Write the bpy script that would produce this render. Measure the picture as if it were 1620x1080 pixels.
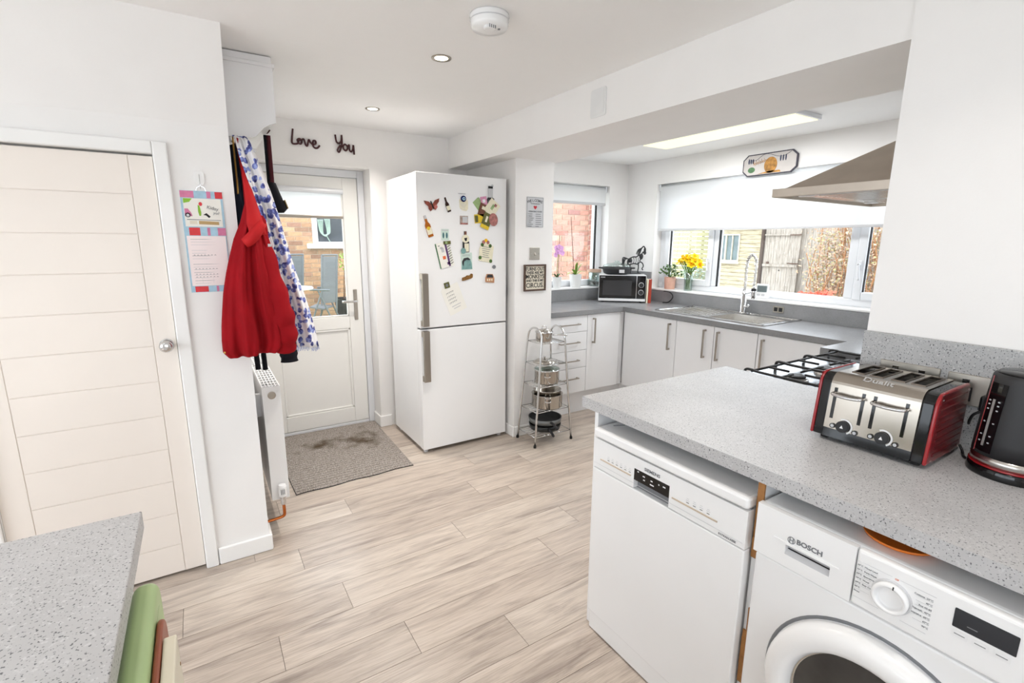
import bpy, math, random
from mathutils import Matrix, Vector

for o in list(bpy.data.objects):
    bpy.data.objects.remove(o, do_unlink=True)
scene = bpy.context.scene
COL = scene.collection
rad = math.radians

# ------------------------------------------------------------------ camera
cam_data = bpy.data.cameras.new('camera')
cam_data.sensor_width = 36.0
cam_data.lens = 774.19 * 36.0 / 1620.0
cam_data.clip_start = 0.02
cam_data.clip_end = 200
camera = bpy.data.objects.new('camera', cam_data)
COL.objects.link(camera)
yaw, pitch, roll = rad(32.512), rad(11.4516), rad(0.366)
fwd = Vector((math.sin(yaw) * math.cos(pitch), math.cos(yaw) * math.cos(pitch), -math.sin(pitch)))
right = Vector((math.cos(yaw), -math.sin(yaw), 0))
up = right.cross(fwd)
r2 = right * math.cos(roll) + up * math.sin(roll)
u2 = up * math.cos(roll) - right * math.sin(roll)
camera.matrix_world = Matrix(((r2.x, u2.x, -fwd.x, 0), (r2.y, u2.y, -fwd.y, 0), (r2.z, u2.z, -fwd.z, 1.5), (0, 0, 0, 1)))
scene.camera = camera

# ------------------------------------------------------------------ world, sun, exposure
world = bpy.data.worlds.new('sky')
scene.world = world
world.use_nodes = True
wn = world.node_tree.nodes
wl = world.node_tree.links
wn.clear()
wo = wn.new('ShaderNodeOutputWorld')
wb = wn.new('ShaderNodeBackground')
wb.inputs['Color'].default_value = (0.85, 0.925, 1.0, 1)
wb.inputs['Strength'].default_value = 4.2
wl.new(wb.outputs[0], wo.inputs[0])
sun_data = bpy.data.lights.new('sun', 'SUN')
sun_data.energy = 1.6
sun_data.angle = rad(15)
sun_data.color = (1.0, 0.97, 0.93)
sun = bpy.data.objects.new('sun', sun_data)
COL.objects.link(sun)
sun.rotation_euler = (rad(48), 0, rad(-42))

vs = scene.view_settings
vs.view_transform = 'Standard'
vs.look = 'None'
vs.gamma = 1.0
vs.use_curve_mapping = False
vs.exposure = 0.16

def portal(name, loc, rot, sx, sy):
    d = bpy.data.lights.new(name, 'AREA')
    d.shape = 'RECTANGLE'
    d.size = sx
    d.size_y = sy
    try:
        d.cycles.is_portal = True
    except Exception:
        d.energy = 0
    o = bpy.data.objects.new(name, d)
    COL.objects.link(o)
    o.location = loc
    o.rotation_euler = rot
    return o
# daylight portals; the rear and side openings are unseen, added for light
portal('portal_rear_added', (-0.3, -2.55, 1.1), (rad(90), 0, rad(180)), 2.0, 2.0)
portal('portal_side_added', (-2.35, 0.5, 1.3), (rad(90), 0, rad(90)), 3.6, 1.8)
portal('portal_sink', (4.05, 2.22, 1.53), (rad(90), 0, rad(-90)), 2.3, 0.92)
portal('portal_brick', (3.06, 4.04, 1.55), (rad(90), 0, 0), 1.0, 0.96)

# ------------------------------------------------------------------ helpers
def lin(c):
    r = []
    for x in c:
        x = x / 255.0
        r.append(x / 12.92 if x <= 0.04045 else ((x + 0.055) / 1.055) ** 2.4)
    return (r[0], r[1], r[2], 1.0)

MATS = {}
def mat(name, rgb, rough=0.5, metal=0.0, var=0.03, vscale=6.0, bump=0.0, bscale=60.0, spec=0.5, coat=0.0, emit=None, estr=0.0, alpha=1.0, trans=0.0):
    m = bpy.data.materials.new(name)
    m.use_nodes = True
    nt = m.node_tree
    b = nt.nodes['Principled BSDF']
    base = lin(rgb)
    b.inputs['Base Color'].default_value = base
    b.inputs['Roughness'].default_value = rough
    b.inputs['Metallic'].default_value = metal
    b.inputs['Specular IOR Level'].default_value = spec
    b.inputs['Coat Weight'].default_value = coat
    b.inputs['Transmission Weight'].default_value = trans
    if emit:
        b.inputs['Emission Color'].default_value = lin(emit)
        b.inputs['Emission Strength'].default_value = estr
    if var > 0 or bump > 0:
        tc = nt.nodes.new('ShaderNodeTexCoord')
        nz = nt.nodes.new('ShaderNodeTexNoise')
        nz.inputs['Scale'].default_value = vscale
        nz.inputs['Detail'].default_value = 4
        nt.links.new(tc.outputs['Object'], nz.inputs['Vector'])
        if var > 0:
            rp = nt.nodes.new('ShaderNodeValToRGB')
            rp.color_ramp.elements[0].position = 0.3
            rp.color_ramp.elements[1].position = 0.7
            rp.color_ramp.elements[0].color = tuple(x * (1 - var) for x in base[:3]) + (1,)
            rp.color_ramp.elements[1].color = tuple(min(1, x * (1 + var)) for x in base[:3]) + (1,)
            nt.links.new(nz.outputs['Fac'], rp.inputs['Fac'])
            nt.links.new(rp.outputs['Color'], b.inputs['Base Color'])
        if bump > 0:
            n2 = nt.nodes.new('ShaderNodeTexNoise')
            n2.inputs['Scale'].default_value = bscale
            n2.inputs['Detail'].default_value = 3
            nt.links.new(tc.outputs['Object'], n2.inputs['Vector'])
            bp = nt.nodes.new('ShaderNodeBump')
            bp.inputs['Strength'].default_value = bump
            bp.inputs['Distance'].default_value = 0.01
            nt.links.new(n2.outputs['Fac'], bp.inputs['Height'])
            nt.links.new(bp.outputs['Normal'], b.inputs['Normal'])
    MATS[name] = m
    return m

def N(nt, kind, **inp):
    n = nt.nodes.new(kind)
    for k, v in inp.items():
        n.inputs[k.replace('_', ' ')].default_value = v
    return n

def ramp(nt, src, stops):
    rp = nt.nodes.new('ShaderNodeValToRGB')
    el = rp.color_ramp.elements
    while len(el) < len(stops):
        el.new(0.5)
    for e, (p, c) in zip(el, stops):
        e.position = p
        e.color = lin(c)
    nt.links.new(src, rp.inputs['Fac'])
    return rp.outputs['Color']

def mixc(nt, fac, a, b, blend='MIX'):
    mx = nt.nodes.new('ShaderNodeMix')
    mx.data_type = 'RGBA'
    mx.blend_type = blend
    for sock, val in ((mx.inputs[0], fac), (mx.inputs[6], a), (mx.inputs[7], b)):
        if hasattr(val, 'links') or isinstance(val, bpy.types.NodeSocket):
            nt.links.new(val, sock)
        else:
            sock.default_value = val
    return mx.outputs[2]

class MB:
    """collects faces for one mesh object"""
    def __init__(self, M=None):
        self.v = []
        self.f = []
        self.M = M
    def add(self, vs, fs):
        n = len(self.v)
        if self.M is not None:
            vs = [tuple(self.M @ Vector(p)) for p in vs]
        self.v += [tuple(p) for p in vs]
        self.f += [tuple(i + n for i in f) for f in fs]
        return self
    def box(self, x0, x1, y0, y1, z0, z1):
        x0, x1 = min(x0, x1), max(x0, x1)
        y0, y1 = min(y0, y1), max(y0, y1)
        z0, z1 = min(z0, z1), max(z0, z1)
        return self.add([(x0, y0, z0), (x1, y0, z0), (x1, y1, z0), (x0, y1, z0), (x0, y0, z1), (x1, y0, z1), (x1, y1, z1), (x0, y1, z1)],
                        [(3, 2, 1, 0), (4, 5, 6, 7), (0, 1, 5, 4), (1, 2, 6, 5), (2, 3, 7, 6), (3, 0, 4, 7)])
    def prism(self, poly, o, U, V, Nn, t):
        """polygon poly in (u,v), front face at o, body thickness t along -Nn (Nn = outward normal)"""
        o, U, V, Nn = Vector(o), Vector(U), Vector(V), Vector(Nn)
        area = sum(poly[i][0] * poly[(i + 1) % len(poly)][1] - poly[(i + 1) % len(poly)][0] * poly[i][1] for i in range(len(poly)))
        if (area > 0) != (U.cross(V).dot(Nn) > 0):
            poly = list(reversed(poly))
        a = [o + U * p[0] + V * p[1] for p in poly]
        b = [p - Nn * t for p in a]
        n = len(poly)
        fs = [tuple(range(n)), tuple(range(2 * n - 1, n - 1, -1))]
        fs += [(i, n + i, n + (i + 1) % n, (i + 1) % n) for i in range(n)]
        return self.add(a + b, fs)
    def lathe(self, prof, c=(0, 0, 0), n=24, axis='Z', cap0=True, cap1=True, arc=None):
        vs, fs = [], []
        for (r, z) in prof:
            for i in range(n):
                a = 2 * math.pi * i / n
                p = (r * math.cos(a), r * math.sin(a), z)
                if axis == 'X':
                    p = (p[2], p[0], p[1])
                elif axis == 'Y':
                    p = (p[1], p[2], p[0])
                vs.append((p[0] + c[0], p[1] + c[1], p[2] + c[2]))
        m = len(prof)
        for j in range(m - 1):
            for i in range(n):
                k = (i + 1) % n
                fs.append((j * n + i, j * n + k, (j + 1) * n + k, (j + 1) * n + i))
        if cap0:
            fs.append(tuple(range(n - 1, -1, -1)))
        if cap1:
            fs.append(tuple((m - 1) * n + i for i in range(n)))
        return self.add(vs, fs)
    def cyl(self, c, r, h, n=20, axis='Z'):
        return self.lathe([(r, 0), (r, h)], c, n, axis)
    def tube(self, pts, r, n=8, closed=False, rs=None, flat=None):
        pts = [Vector(p) for p in pts]
        m = len(pts)
        vs, fs = [], []
        t0 = None
        ref = None
        for i in range(m):
            if closed:
                t = pts[(i + 1) % m] - pts[i - 1]
            else:
                t = pts[min(i + 1, m - 1)] - pts[max(i - 1, 0)]
            if t.length < 1e-9:
                t = Vector((0, 0, 1))
            t.normalize()
            if ref is None:
                ref = Vector((0, 0, 1)) if abs(t.z) < 0.9 else Vector((1, 0, 0))
            a = ref - t * ref.dot(t)
            if a.length < 1e-6:
                a = t.orthogonal()
            a.normalize()
            ref = a
            b = t.cross(a)
            rr = rs[i] if rs else r
            for k in range(n):
                ang = 2 * math.pi * k / n
                vs.append(pts[i] + a * (rr * math.cos(ang)) + b * (rr * math.sin(ang)))
        for i in range(m if closed else m - 1):
            j = (i + 1) % m
            for k in range(n):
                l = (k + 1) % n
                fs.append((i * n + k, i * n + l, j * n + l, j * n + k))
        if not closed:
            fs.append(tuple(range(n - 1, -1, -1)))
            fs.append(tuple((m - 1) * n + k for k in range(n)))
        return self.add(vs, fs)
    def ell(self, c, rx, ry, rz, nu=12, nv=8):
        vs, fs = [(c[0], c[1], c[2] - rz)], []
        for j in range(1, nv):
            b = math.pi * j / nv
            for i in range(nu):
                a = 2 * math.pi * i / nu
                vs.append((c[0] + rx * math.sin(b) * math.cos(a), c[1] + ry * math.sin(b) * math.sin(a), c[2] - rz * math.cos(b)))
        vs.append((c[0], c[1], c[2] + rz))
        last = len(vs) - 1
        for i in range(nu):
            k = (i + 1) % nu
            fs.append((0, 1 + k, 1 + i))
            for j in range(nv - 2):
                fs.append((1 + j * nu + i, 1 + j * nu + k, 1 + (j + 1) * nu + k, 1 + (j + 1) * nu + i))
            fs.append((last, 1 + (nv - 2) * nu + i, 1 + (nv - 2) * nu + k))
        return self.add(vs, fs)
    def grid(self, rows, closed=False):
        """rows of points, each the same length -> quad sheet"""
        m, n = len(rows), len(rows[0])
        vs = [p for r in rows for p in r]
        fs = []
        for j in range(m - 1):
            for i in range(n if closed else n - 1):
                k = (i + 1) % n
                fs.append((j * n + i, j * n + k, (j + 1) * n + k, (j + 1) * n + i))
        return self.add(vs, fs)
    def build(self, name, m, parent=None, bevel=0.0, smooth=False, seg=2, world=True, solid=0.0, sub=0):
        me = bpy.data.meshes.new(name)
        vs = self.v
        if parent is not None and world:
            off = ROOTS.get(parent.name, Vector((0, 0, 0)))
            vs = [(p[0] - off.x, p[1] - off.y, p[2] - off.z) for p in vs]
        me.from_pydata(vs, [], self.f)
        me.update()
        if smooth:
            for p in me.polygons:
                p.use_smooth = True
        me.materials.append(MATS[m] if isinstance(m, str) else m)
        o = bpy.data.objects.new(name, me)
        COL.objects.link(o)
        if parent is not None:
            o.parent = parent
            ROOTS[o.name] = ROOTS.get(parent.name, Vector((0, 0, 0))) if world else Vector((0, 0, 0))
        if solid:
            s = o.modifiers.new('thickness', 'SOLIDIFY')
            s.thickness = solid
            s.offset = 0
        if bevel:
            b = o.modifiers.new('bevel', 'BEVEL')
            b.width = bevel
            b.segments = seg
            b.limit_method = 'ANGLE'
            b.angle_limit = rad(40)
            b.harden_normals = False
        if sub:
            s = o.modifiers.new('subdivision', 'SUBSURF')
            s.levels = sub
            s.render_levels = sub
        return o

ROOTS = {}      # world origin of every root, for parts given in world coordinates
def thing(name, label, cat, loc=(0, 0, 0), rotz=0.0, group=None, kind=None):
    o = bpy.data.objects.new(name, None)
    o.empty_display_size = 0.05
    COL.objects.link(o)
    o.location = loc
    o.rotation_euler = (0, 0, rotz)
    ROOTS[o.name] = Vector(loc)
    return tag(o, label, cat, group, kind)

def tag(o, label, cat, group=None, kind=None):
    o['label'] = label
    o['category'] = cat
    if group:
        o['group'] = group
    if kind:
        o['kind'] = kind
    return o

def struct(o, label, cat):
    return tag(o, label, cat, None, 'structure')

def copy_tree(o, parent=None):
    c = o.copy()
    COL.objects.link(c)
    if parent is not None:
        c.parent = parent
    for ch in list(o.children):
        copy_tree(ch, c)
    return c

def rrect(w, h, r, n=5, cx=0.0, cy=0.0):
    p = []
    for (sx, sy, a0) in ((1, 1, 0), (-1, 1, 90), (-1, -1, 180), (1, -1, 270)):
        for k in range(n + 1):
            a = rad(a0 + 90.0 * k / n)
            p.append((cx + sx * (w / 2 - r) + r * math.cos(a), cy + sy * (h / 2 - r) + r * math.sin(a)))
    return p

def circ(r, n=20, cx=0.0, cy=0.0, ry=None):
    return [(cx + r * math.cos(2 * math.pi * i / n), cy + (ry or r) * math.sin(2 * math.pi * i / n)) for i in range(n)]

def spline(pts, k=6, closed=False):
    P = [Vector(p) for p in pts]
    m = len(P)
    out = []
    for i in range(m if closed else m - 1):
        g = (lambda j: P[j % m]) if closed else (lambda j: P[max(0, min(m - 1, j))])
        p0, p1, p2, p3 = g(i - 1), g(i), g(i + 1), g(i + 2)
        for s in range(k):
            t = s / k
            out.append(0.5 * ((2 * p1) + (p2 - p0) * t + (2 * p0 - 5 * p1 + 4 * p2 - p3) * t * t + (3 * p1 - p0 - 3 * p2 + p3) * t ** 3))
    if not closed:
        out.append(P[-1])
    return out

FACE = {'-Y': ((1, 0, 0), (0, 0, 1), (0, -1, 0)), '-X': ((0, -1, 0), (0, 0, 1), (-1, 0, 0)), '+Y': ((-1, 0, 0), (0, 0, 1), (0, 1, 0)),
        '+X': ((0, 1, 0), (0, 0, 1), (1, 0, 0)), '+Z': ((1, 0, 0), (0, 1, 0), (0, 0, 1))}

def text(s, size, pos, face, m, parent, name='lettering', align='CENTER', sx=1.0, rot=0.0, ext=0.0006, bold=0.0, world=True):
    cu = bpy.data.curves.new(name, 'FONT')
    cu.body = s
    cu.size = size
    cu.align_x = align
    cu.align_y = 'CENTER'
    cu.extrude = ext
    cu.offset = bold
    cu.resolution_u = 3
    t = bpy.data.objects.new(name, cu)
    COL.objects.link(t)
    dg = bpy.context.evaluated_depsgraph_get()
    me = bpy.data.meshes.new_from_object(t.evaluated_get(dg))
    COL.objects.unlink(t)
    bpy.data.objects.remove(t)
    U, V, W = [Vector(a) for a in (FACE[face] if isinstance(face, str) else face)]
    c, sn = math.cos(rot), math.sin(rot)
    off = Vector(pos)
    if parent is not None and world:
        off = off - ROOTS.get(parent.name, Vector((0, 0, 0)))
    for v in me.vertices:
        x, y, z = v.co.x * sx, v.co.y, v.co.z
        x, y = x * c - y * sn, x * sn + y * c
        v.co = off + U * x + V * y + W * z
    me.materials.clear()
    me.materials.append(MATS[m])
    o = bpy.data.objects.new(name, me)
    COL.objects.link(o)
    if parent is not None:
        o.parent = parent
        ROOTS[o.name] = ROOTS.get(parent.name, Vector((0, 0, 0)))
    return o

def flat(poly, pos, face, m, parent, name, t=0.001, bevel=0.0, world=True, rot=0.0):
    """thin solid piece with outline poly, its front at pos, on the given face direction"""
    U, V, W = FACE[face] if isinstance(face, str) else face
    if rot:
        c, s = math.cos(rot), math.sin(rot)
        poly = [(x * c - y * s, x * s + y * c) for x, y in poly]
    return MB().prism(poly, pos, U, V, W, t).build(name, m, parent, bevel=bevel, world=world)

# ------------------------------------------------------------------ materials
mat('paint_white', (243, 241, 239), 0.6, var=0.01, bump=0.03, bscale=180)
mat('paint_ceiling', (250, 249, 248), 0.75, var=0.01, bump=0.03, bscale=140)
mat('gloss_white', (244, 243, 241), 0.3, var=0.008)
mat('door_white', (243, 234, 225), 0.38, var=0.01, bump=0.02, bscale=30)
mat('upvc', (228, 230, 233), 0.28, var=0.008)
mat('appliance', (243, 243, 243), 0.22, var=0.006)
mat('appliance_grey', (205, 205, 207), 0.3, var=0.01)
mat('cabinet_white', (243, 243, 244), 0.25, var=0.006)
mat('brushed_steel', (206, 203, 198), 0.22, 1.0, var=0.05, vscale=14)
mat('hood_steel', (196, 186, 174), 0.45, 1.0, var=0.06, vscale=9)
mat('chrome', (215, 215, 215), 0.09, 1.0, var=0.02)
mat('satin_nickel', (168, 160, 150), 0.32, 1.0, var=0.03)
mat('black_plastic', (22, 22, 24), 0.4, var=0.1)
mat('black_gloss', (10, 10, 12), 0.08, var=0.05)
mat('matt_black', (32, 32, 34), 0.55, var=0.08)
mat('dark_rubber', (30, 30, 30), 0.8, var=0.1)
mat('print_black', (28, 28, 30), 0.6, var=0.0)
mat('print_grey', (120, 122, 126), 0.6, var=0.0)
mat('print_light', (196, 197, 199), 0.6, var=0.0)
mat('print_white', (240, 240, 240), 0.5, var=0.0)
mat('print_red', (196, 34, 50), 0.6, var=0.0)
mat('red_paint', (150, 22, 30), 0.2, var=0.05, coat=0.3)
mat('copper', (190, 110, 60), 0.25, 1.0, var=0.06)
mat('wood_raw', (170, 118, 66), 0.7, var=0.18, vscale=25, bump=0.3, bscale=90)
mat('orange_plastic', (226, 120, 30), 0.35, var=0.05)
mat('green_plastic', (176, 200, 142), 0.4, var=0.05)
mat('brown_plastic', (150, 76, 48), 0.4, var=0.06)
mat('cream_board', (228, 220, 200), 0.6, var=0.05)
mat('navy_card', (30, 40, 70), 0.5, var=0.1)
mat('paper', (240, 238, 230), 0.8, var=0.02)
mat('card_green', (150, 176, 120), 0.6, var=0.1, vscale=60)
mat('card_pink', (214, 150, 180), 0.6, var=0.15, vscale=60)
mat('card_brown', (110, 64, 44), 0.6, var=0.3, vscale=70)
mat('card_yellow', (222, 190, 40), 0.5, var=0.1, vscale=50)
mat('card_olive', (92, 92, 40), 0.5, var=0.3, vscale=60)
mat('card_dark', (40, 40, 42), 0.5, var=0.2, vscale=70)
mat('card_rose', (170, 110, 104), 0.5, var=0.4, vscale=60)
mat('card_photo', (170, 150, 140), 0.5, var=0.4, vscale=50)
mat('card_cream', (232, 226, 200), 0.6, var=0.06, vscale=60)
mat('card_teal', (120, 160, 156), 0.6, var=0.2, vscale=50)
mat('card_mint', (206, 224, 214), 0.6, var=0.04)
mat('evil_blue', (16, 34, 90), 0.15, var=0.05)
mat('pale_blue', (170, 205, 230), 0.3, var=0.03)
mat('amber_glass', (170, 96, 26), 0.2, var=0.1, vscale=30)
mat('wine_glass', (48, 28, 26), 0.25, var=0.1)
mat('butterfly', (130, 60, 46), 0.5, var=0.4, vscale=70)
mat('purple_print', (92, 56, 110), 0.6, var=0.05)
mat('orange_print', (226, 110, 60), 0.6, var=0.05)
mat('bronze', (140, 100, 50), 0.4, 0.3, var=0.35, vscale=80)
mat('red_cloth', (150, 14, 24), 0.8, var=0.12, vscale=9, bump=0.9, bscale=11, spec=0.15)
mat('red_lining', (190, 26, 30), 0.7, var=0.06, vscale=10, spec=0.3)
mat('black_cloth', (24, 24, 30), 0.85, var=0.12, vscale=20, bump=0.2, bscale=80, spec=0.2)
mat('navy_cloth', (34, 40, 54), 0.85, var=0.1, vscale=20, spec=0.2)
mat('maroon_cloth', (84, 24, 34), 0.85, var=0.1)
mat('tan_cloth', (190, 160, 110), 0.8, var=0.1)
mat('gold', (190, 150, 80), 0.3, 1.0, var=0.1)
mat('dark_wood', (84, 62, 50), 0.55, var=0.2, vscale=30)
mat('sign_cream', (226, 218, 200), 0.7, var=0.05, vscale=20)
mat('sign_grey', (206, 207, 210), 0.55, var=0.03)
mat('letter_wood', (66, 26, 30), 0.6, var=0.2, vscale=40)
mat('pot_white', (238, 238, 236), 0.35, var=0.02)
mat('pot_pink', (222, 176, 156), 0.6, var=0.08, vscale=30)
mat('leaf', (70, 104, 44), 0.45, var=0.3, vscale=40)
mat('leaf_light', (130, 160, 70), 0.45, var=0.3, vscale=40)
mat('stem_green', (96, 140, 60), 0.5, var=0.15)
mat('stem_brown', (86, 66, 50), 0.7, var=0.2)
mat('petal_yellow', (255, 216, 30), 0.5, var=0.1, vscale=30)
mat('petal_orange', (252, 190, 24), 0.5, var=0.1, vscale=30)
mat('petal_pink', (232, 176, 230), 0.5, var=0.15, vscale=30)
mat('soil', (60, 46, 36), 0.9, var=0.3)
mat('book_red', (170, 60, 40), 0.5, var=0.1)
mat('book_cream', (236, 226, 200), 0.6, var=0.05)
mat('lcd', (112, 124, 126), 0.2, var=0.03)
mat('microwave_glass', (52, 52, 54), 0.1, var=0.05)
mat('grey_fabric', (112, 116, 120), 0.8, var=0.08, vscale=80)
mat('grey_metal', (112, 118, 122), 0.5, 0.4, var=0.08)
mat('white_table', (240, 240, 240), 0.4, var=0.02)
mat('dark_window', (70, 76, 82), 0.15, var=0.1)
mat('shed_glass', (96, 112, 114), 0.15, var=0.15)
mat('shed_frame', (190, 185, 166), 0.6, var=0.08, vscale=20)
mat('hose', (150, 172, 160), 0.5, var=0.05)
mat('grass', (130, 146, 86), 0.95, var=0.35, vscale=8, bump=0.5, bscale=40)
mat('patio', (214, 211, 206), 0.9, var=0.12, vscale=5)
mat('mortar', (214, 202, 184), 0.9, var=0.08, vscale=30)
mat('twig', (150, 104, 62), 0.8, var=0.3, vscale=12)
mat('hedge_leaf', (184, 156, 130), 0.8, var=0.35, vscale=5)
mat('hedge_leaf_green', (150, 146, 96), 0.8, var=0.3, vscale=5)
mat('red_leaf', (214, 90, 66), 0.7, var=0.2, vscale=20)
mat('lamp_warm', (255, 244, 220), 0.5, var=0.0, emit=(255, 240, 205), estr=14.0)
mat('lamp_panel', (120, 116, 96), 0.5, var=0.0, emit=(255, 248, 210), estr=1.05)
mat('slate_socket', (176, 170, 160), 0.35, 0.9, var=0.04)
mat('hob_enamel', (150, 152, 154), 0.2, 0.85, var=0.05)
mat('cast_iron', (26, 24, 24), 0.5, var=0.1)
mat('tray_blue', (120, 180, 210), 0.6, var=0.05)
mat('cal_red', (214, 60, 66), 0.7, var=0.1, vscale=50)
mat('cal_pink', (216, 128, 164), 0.7, var=0.1, vscale=50)
mat('cal_blue', (170, 204, 222), 0.7, var=0.08, vscale=50)
mat('cal_green', (140, 190, 60), 0.7, var=0.08)
mat('calpage', (250, 236, 234), 0.8, var=0.01)
mat('washer_dark', (70, 68, 66), 0.12, var=0.35, vscale=7)
mat('dish_red', (92, 26, 30), 0.25, var=0.05)

def special():
    # --- laminate planks: long grain along X, tint per plank
    m = bpy.data.materials.new('plank')
    m.use_nodes = True
    nt = m.node_tree
    b = nt.nodes['Principled BSDF']
    tc = N(nt, 'ShaderNodeTexCoord')
    oi = N(nt, 'ShaderNodeObjectInfo')
    cb = N(nt, 'ShaderNodeCombineXYZ')
    mul = N(nt, 'ShaderNodeMath')
    mul.operation = 'MULTIPLY'
    mul.inputs[1].default_value = 37.0
    nt.links.new(oi.outputs['Random'], mul.inputs[0])
    nt.links.new(mul.outputs[0], cb.inputs[0])
    nt.links.new(mul.outputs[0], cb.inputs[2])
    va = N(nt, 'ShaderNodeVectorMath')
    nt.links.new(tc.outputs['Object'], va.inputs[0])
    nt.links.new(cb.outputs[0], va.inputs[1])
    mp = N(nt, 'ShaderNodeMapping')
    mp.inputs['Scale'].default_value = (1.5, 12.0, 1.0)
    nt.links.new(va.outputs[0], mp.inputs[0])
    n1 = N(nt, 'ShaderNodeTexNoise', Scale=1.6, Detail=6.0, Roughness=0.62, Distortion=0.7)
    nt.links.new(mp.outputs[0], n1.inputs['Vector'])
    c1 = ramp(nt, n1.outputs['Fac'], [(0.25, (152, 140, 131)), (0.39, (184, 172, 161)), (0.54, (206, 194, 181)), (0.75, (215, 204, 193))])
    mp2 = N(nt, 'ShaderNodeMapping')
    mp2.inputs['Scale'].default_value = (3.0, 90.0, 1.0)
    nt.links.new(va.outputs[0], mp2.inputs[0])
    n2 = N(nt, 'ShaderNodeTexNoise', Scale=3.0, Detail=3.0)
    nt.links.new(mp2.outputs[0], n2.inputs['Vector'])
    c2 = ramp(nt, n2.outputs['Fac'], [(0.35, (205, 200, 196)), (0.6, (255, 255, 255))])
    col = mixc(nt, 0.55, c1, c2, 'MULTIPLY')
    c3 = ramp(nt, oi.outputs['Random'], [(0.0, (226, 222, 220)), (0.5, (244, 240, 238)), (1.0, (255, 255, 255))])
    col = mixc(nt, 0.8, col, c3, 'MULTIPLY')
    nt.links.new(col, b.inputs['Base Color'])
    b.inputs['Roughness'].default_value = 0.3
    bp = N(nt, 'ShaderNodeBump', Strength=0.06, Distance=0.01)
    nt.links.new(n2.outputs['Fac'], bp.inputs['Height'])
    nt.links.new(bp.outputs[0], b.inputs['Normal'])
    MATS['plank'] = m
    # --- speckled light laminate
    def speck(name, base, dark, light, rough, sc):
        m = bpy.data.materials.new(name)
        m.use_nodes = True
        nt = m.node_tree
        b = nt.nodes['Principled BSDF']
        tc = N(nt, 'ShaderNodeTexCoord')
        n1 = N(nt, 'ShaderNodeTexNoise', Scale=sc, Detail=2.0)
        n2 = N(nt, 'ShaderNodeTexNoise', Scale=sc * 0.55, Detail=2.0)
        n3 = N(nt, 'ShaderNodeTexNoise', Scale=6.0, Detail=3.0)
        for n in (n1, n2, n3):
            nt.links.new(tc.outputs['Object'], n.inputs['Vector'])
        c0 = ramp(nt, n3.outputs['Fac'], [(0.3, tuple(int(x * 0.97) for x in base)), (0.7, tuple(min(255, int(x * 1.03)) for x in base))])
        f1 = ramp(nt, n1.outputs['Fac'], [(0.335, (255, 255, 255)), (0.39, (0, 0, 0))])
        f2 = ramp(nt, n2.outputs['Fac'], [(0.60, (0, 0, 0)), (0.67, (255, 255, 255))])
        col = mixc(nt, f2, c0, lin(light))
        col = mixc(nt, f1, col, lin(dark))
        nt.links.new(col, b.inputs['Base Color'])
        b.inputs['Roughness'].default_value = rough
        MATS[name] = m
    speck('worktop_speckled', (188, 187, 187), (96, 96, 99), (200, 199, 199), 0.36, 250.0)
    speck('upstand_speckled', (178, 178, 178), (70, 70, 74), (194, 194, 193), 0.4, 260.0)
    speck('worktop_grey', (138, 138, 139), (118, 118, 122), (146, 147, 149), 0.26, 300.0)
    # --- blinds: woven white, lets light through
    m = bpy.data.materials.new('blind_fabric')
    m.use_nodes = True
    nt = m.node_tree
    nt.nodes.clear()
    out = N(nt, 'ShaderNodeOutputMaterial')
    d = N(nt, 'ShaderNodeBsdfDiffuse', Color=lin((244, 244, 244)))
    t = N(nt, 'ShaderNodeBsdfTranslucent', Color=lin((240, 242, 244)))
    mx = N(nt, 'ShaderNodeMixShader', Fac=0.5)
    tc = N(nt, 'ShaderNodeTexCoord')
    wv = N(nt, 'ShaderNodeTexNoise', Scale=300.0)
    nt.links.new(tc.outputs['Object'], wv.inputs['Vector'])
    bp = N(nt, 'ShaderNodeBump', Strength=0.1, Distance=0.002)
    nt.links.new(wv.outputs['Fac'], bp.inputs['Height'])
    nt.links.new(bp.outputs[0], d.inputs['Normal'])
    nt.links.new(d.outputs[0], mx.inputs[1])
    nt.links.new(t.outputs[0], mx.inputs[2])
    nt.links.new(mx.outputs[0], out.inputs[0])
    MATS['blind_fabric'] = m
    # --- clear panes and glassware
    def glass(name, tint, gl):
        m = bpy.data.materials.new(name)
        m.use_nodes = True
        nt = m.node_tree
        nt.nodes.clear()
        out = N(nt, 'ShaderNodeOutputMaterial')
        a = N(nt, 'ShaderNodeBsdfTransparent', Color=lin(tint))
        g = N(nt, 'ShaderNodeBsdfGlossy', Color=lin((255, 255, 255)), Roughness=0.02)
        mx = N(nt, 'ShaderNodeMixShader', Fac=gl)
        nt.links.new(a.outputs[0], mx.inputs[1])
        nt.links.new(g.outputs[0], mx.inputs[2])
        nt.links.new(mx.outputs[0], out.inputs[0])
        MATS[name] = m
    glass('pane', (250, 250, 250), 0.03)
    glass('glassware', (232, 240, 238), 0.14)
    glass('dark_lens', (90, 88, 86), 0.14)
    # --- scarf print
    m = bpy.data.materials.new('scarf_print')
    m.use_nodes = True
    nt = m.node_tree
    b = nt.nodes['Principled BSDF']
    b.inputs['Roughness'].default_value = 0.85
    tc = N(nt, 'ShaderNodeTexCoord')
    vo = N(nt, 'ShaderNodeTexVoronoi', Scale=44.0, Randomness=0.9)
    mp = N(nt, 'ShaderNodeMapping')
    mp.inputs['Scale'].default_value = (1.0, 0.2, 0.8)
    nt.links.new(tc.outputs['Object'], mp.inputs[0])
    nt.links.new(mp.outputs[0], vo.inputs['Vector'])
    nz = N(nt, 'ShaderNodeTexNoise', Scale=60.0, Detail=2.0)
    nt.links.new(mp.outputs[0], nz.inputs['Vector'])
    ad = N(nt, 'ShaderNodeMath')
    ad.operation = 'MULTIPLY_ADD'
    ad.inputs[1].default_value = 0.5
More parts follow.
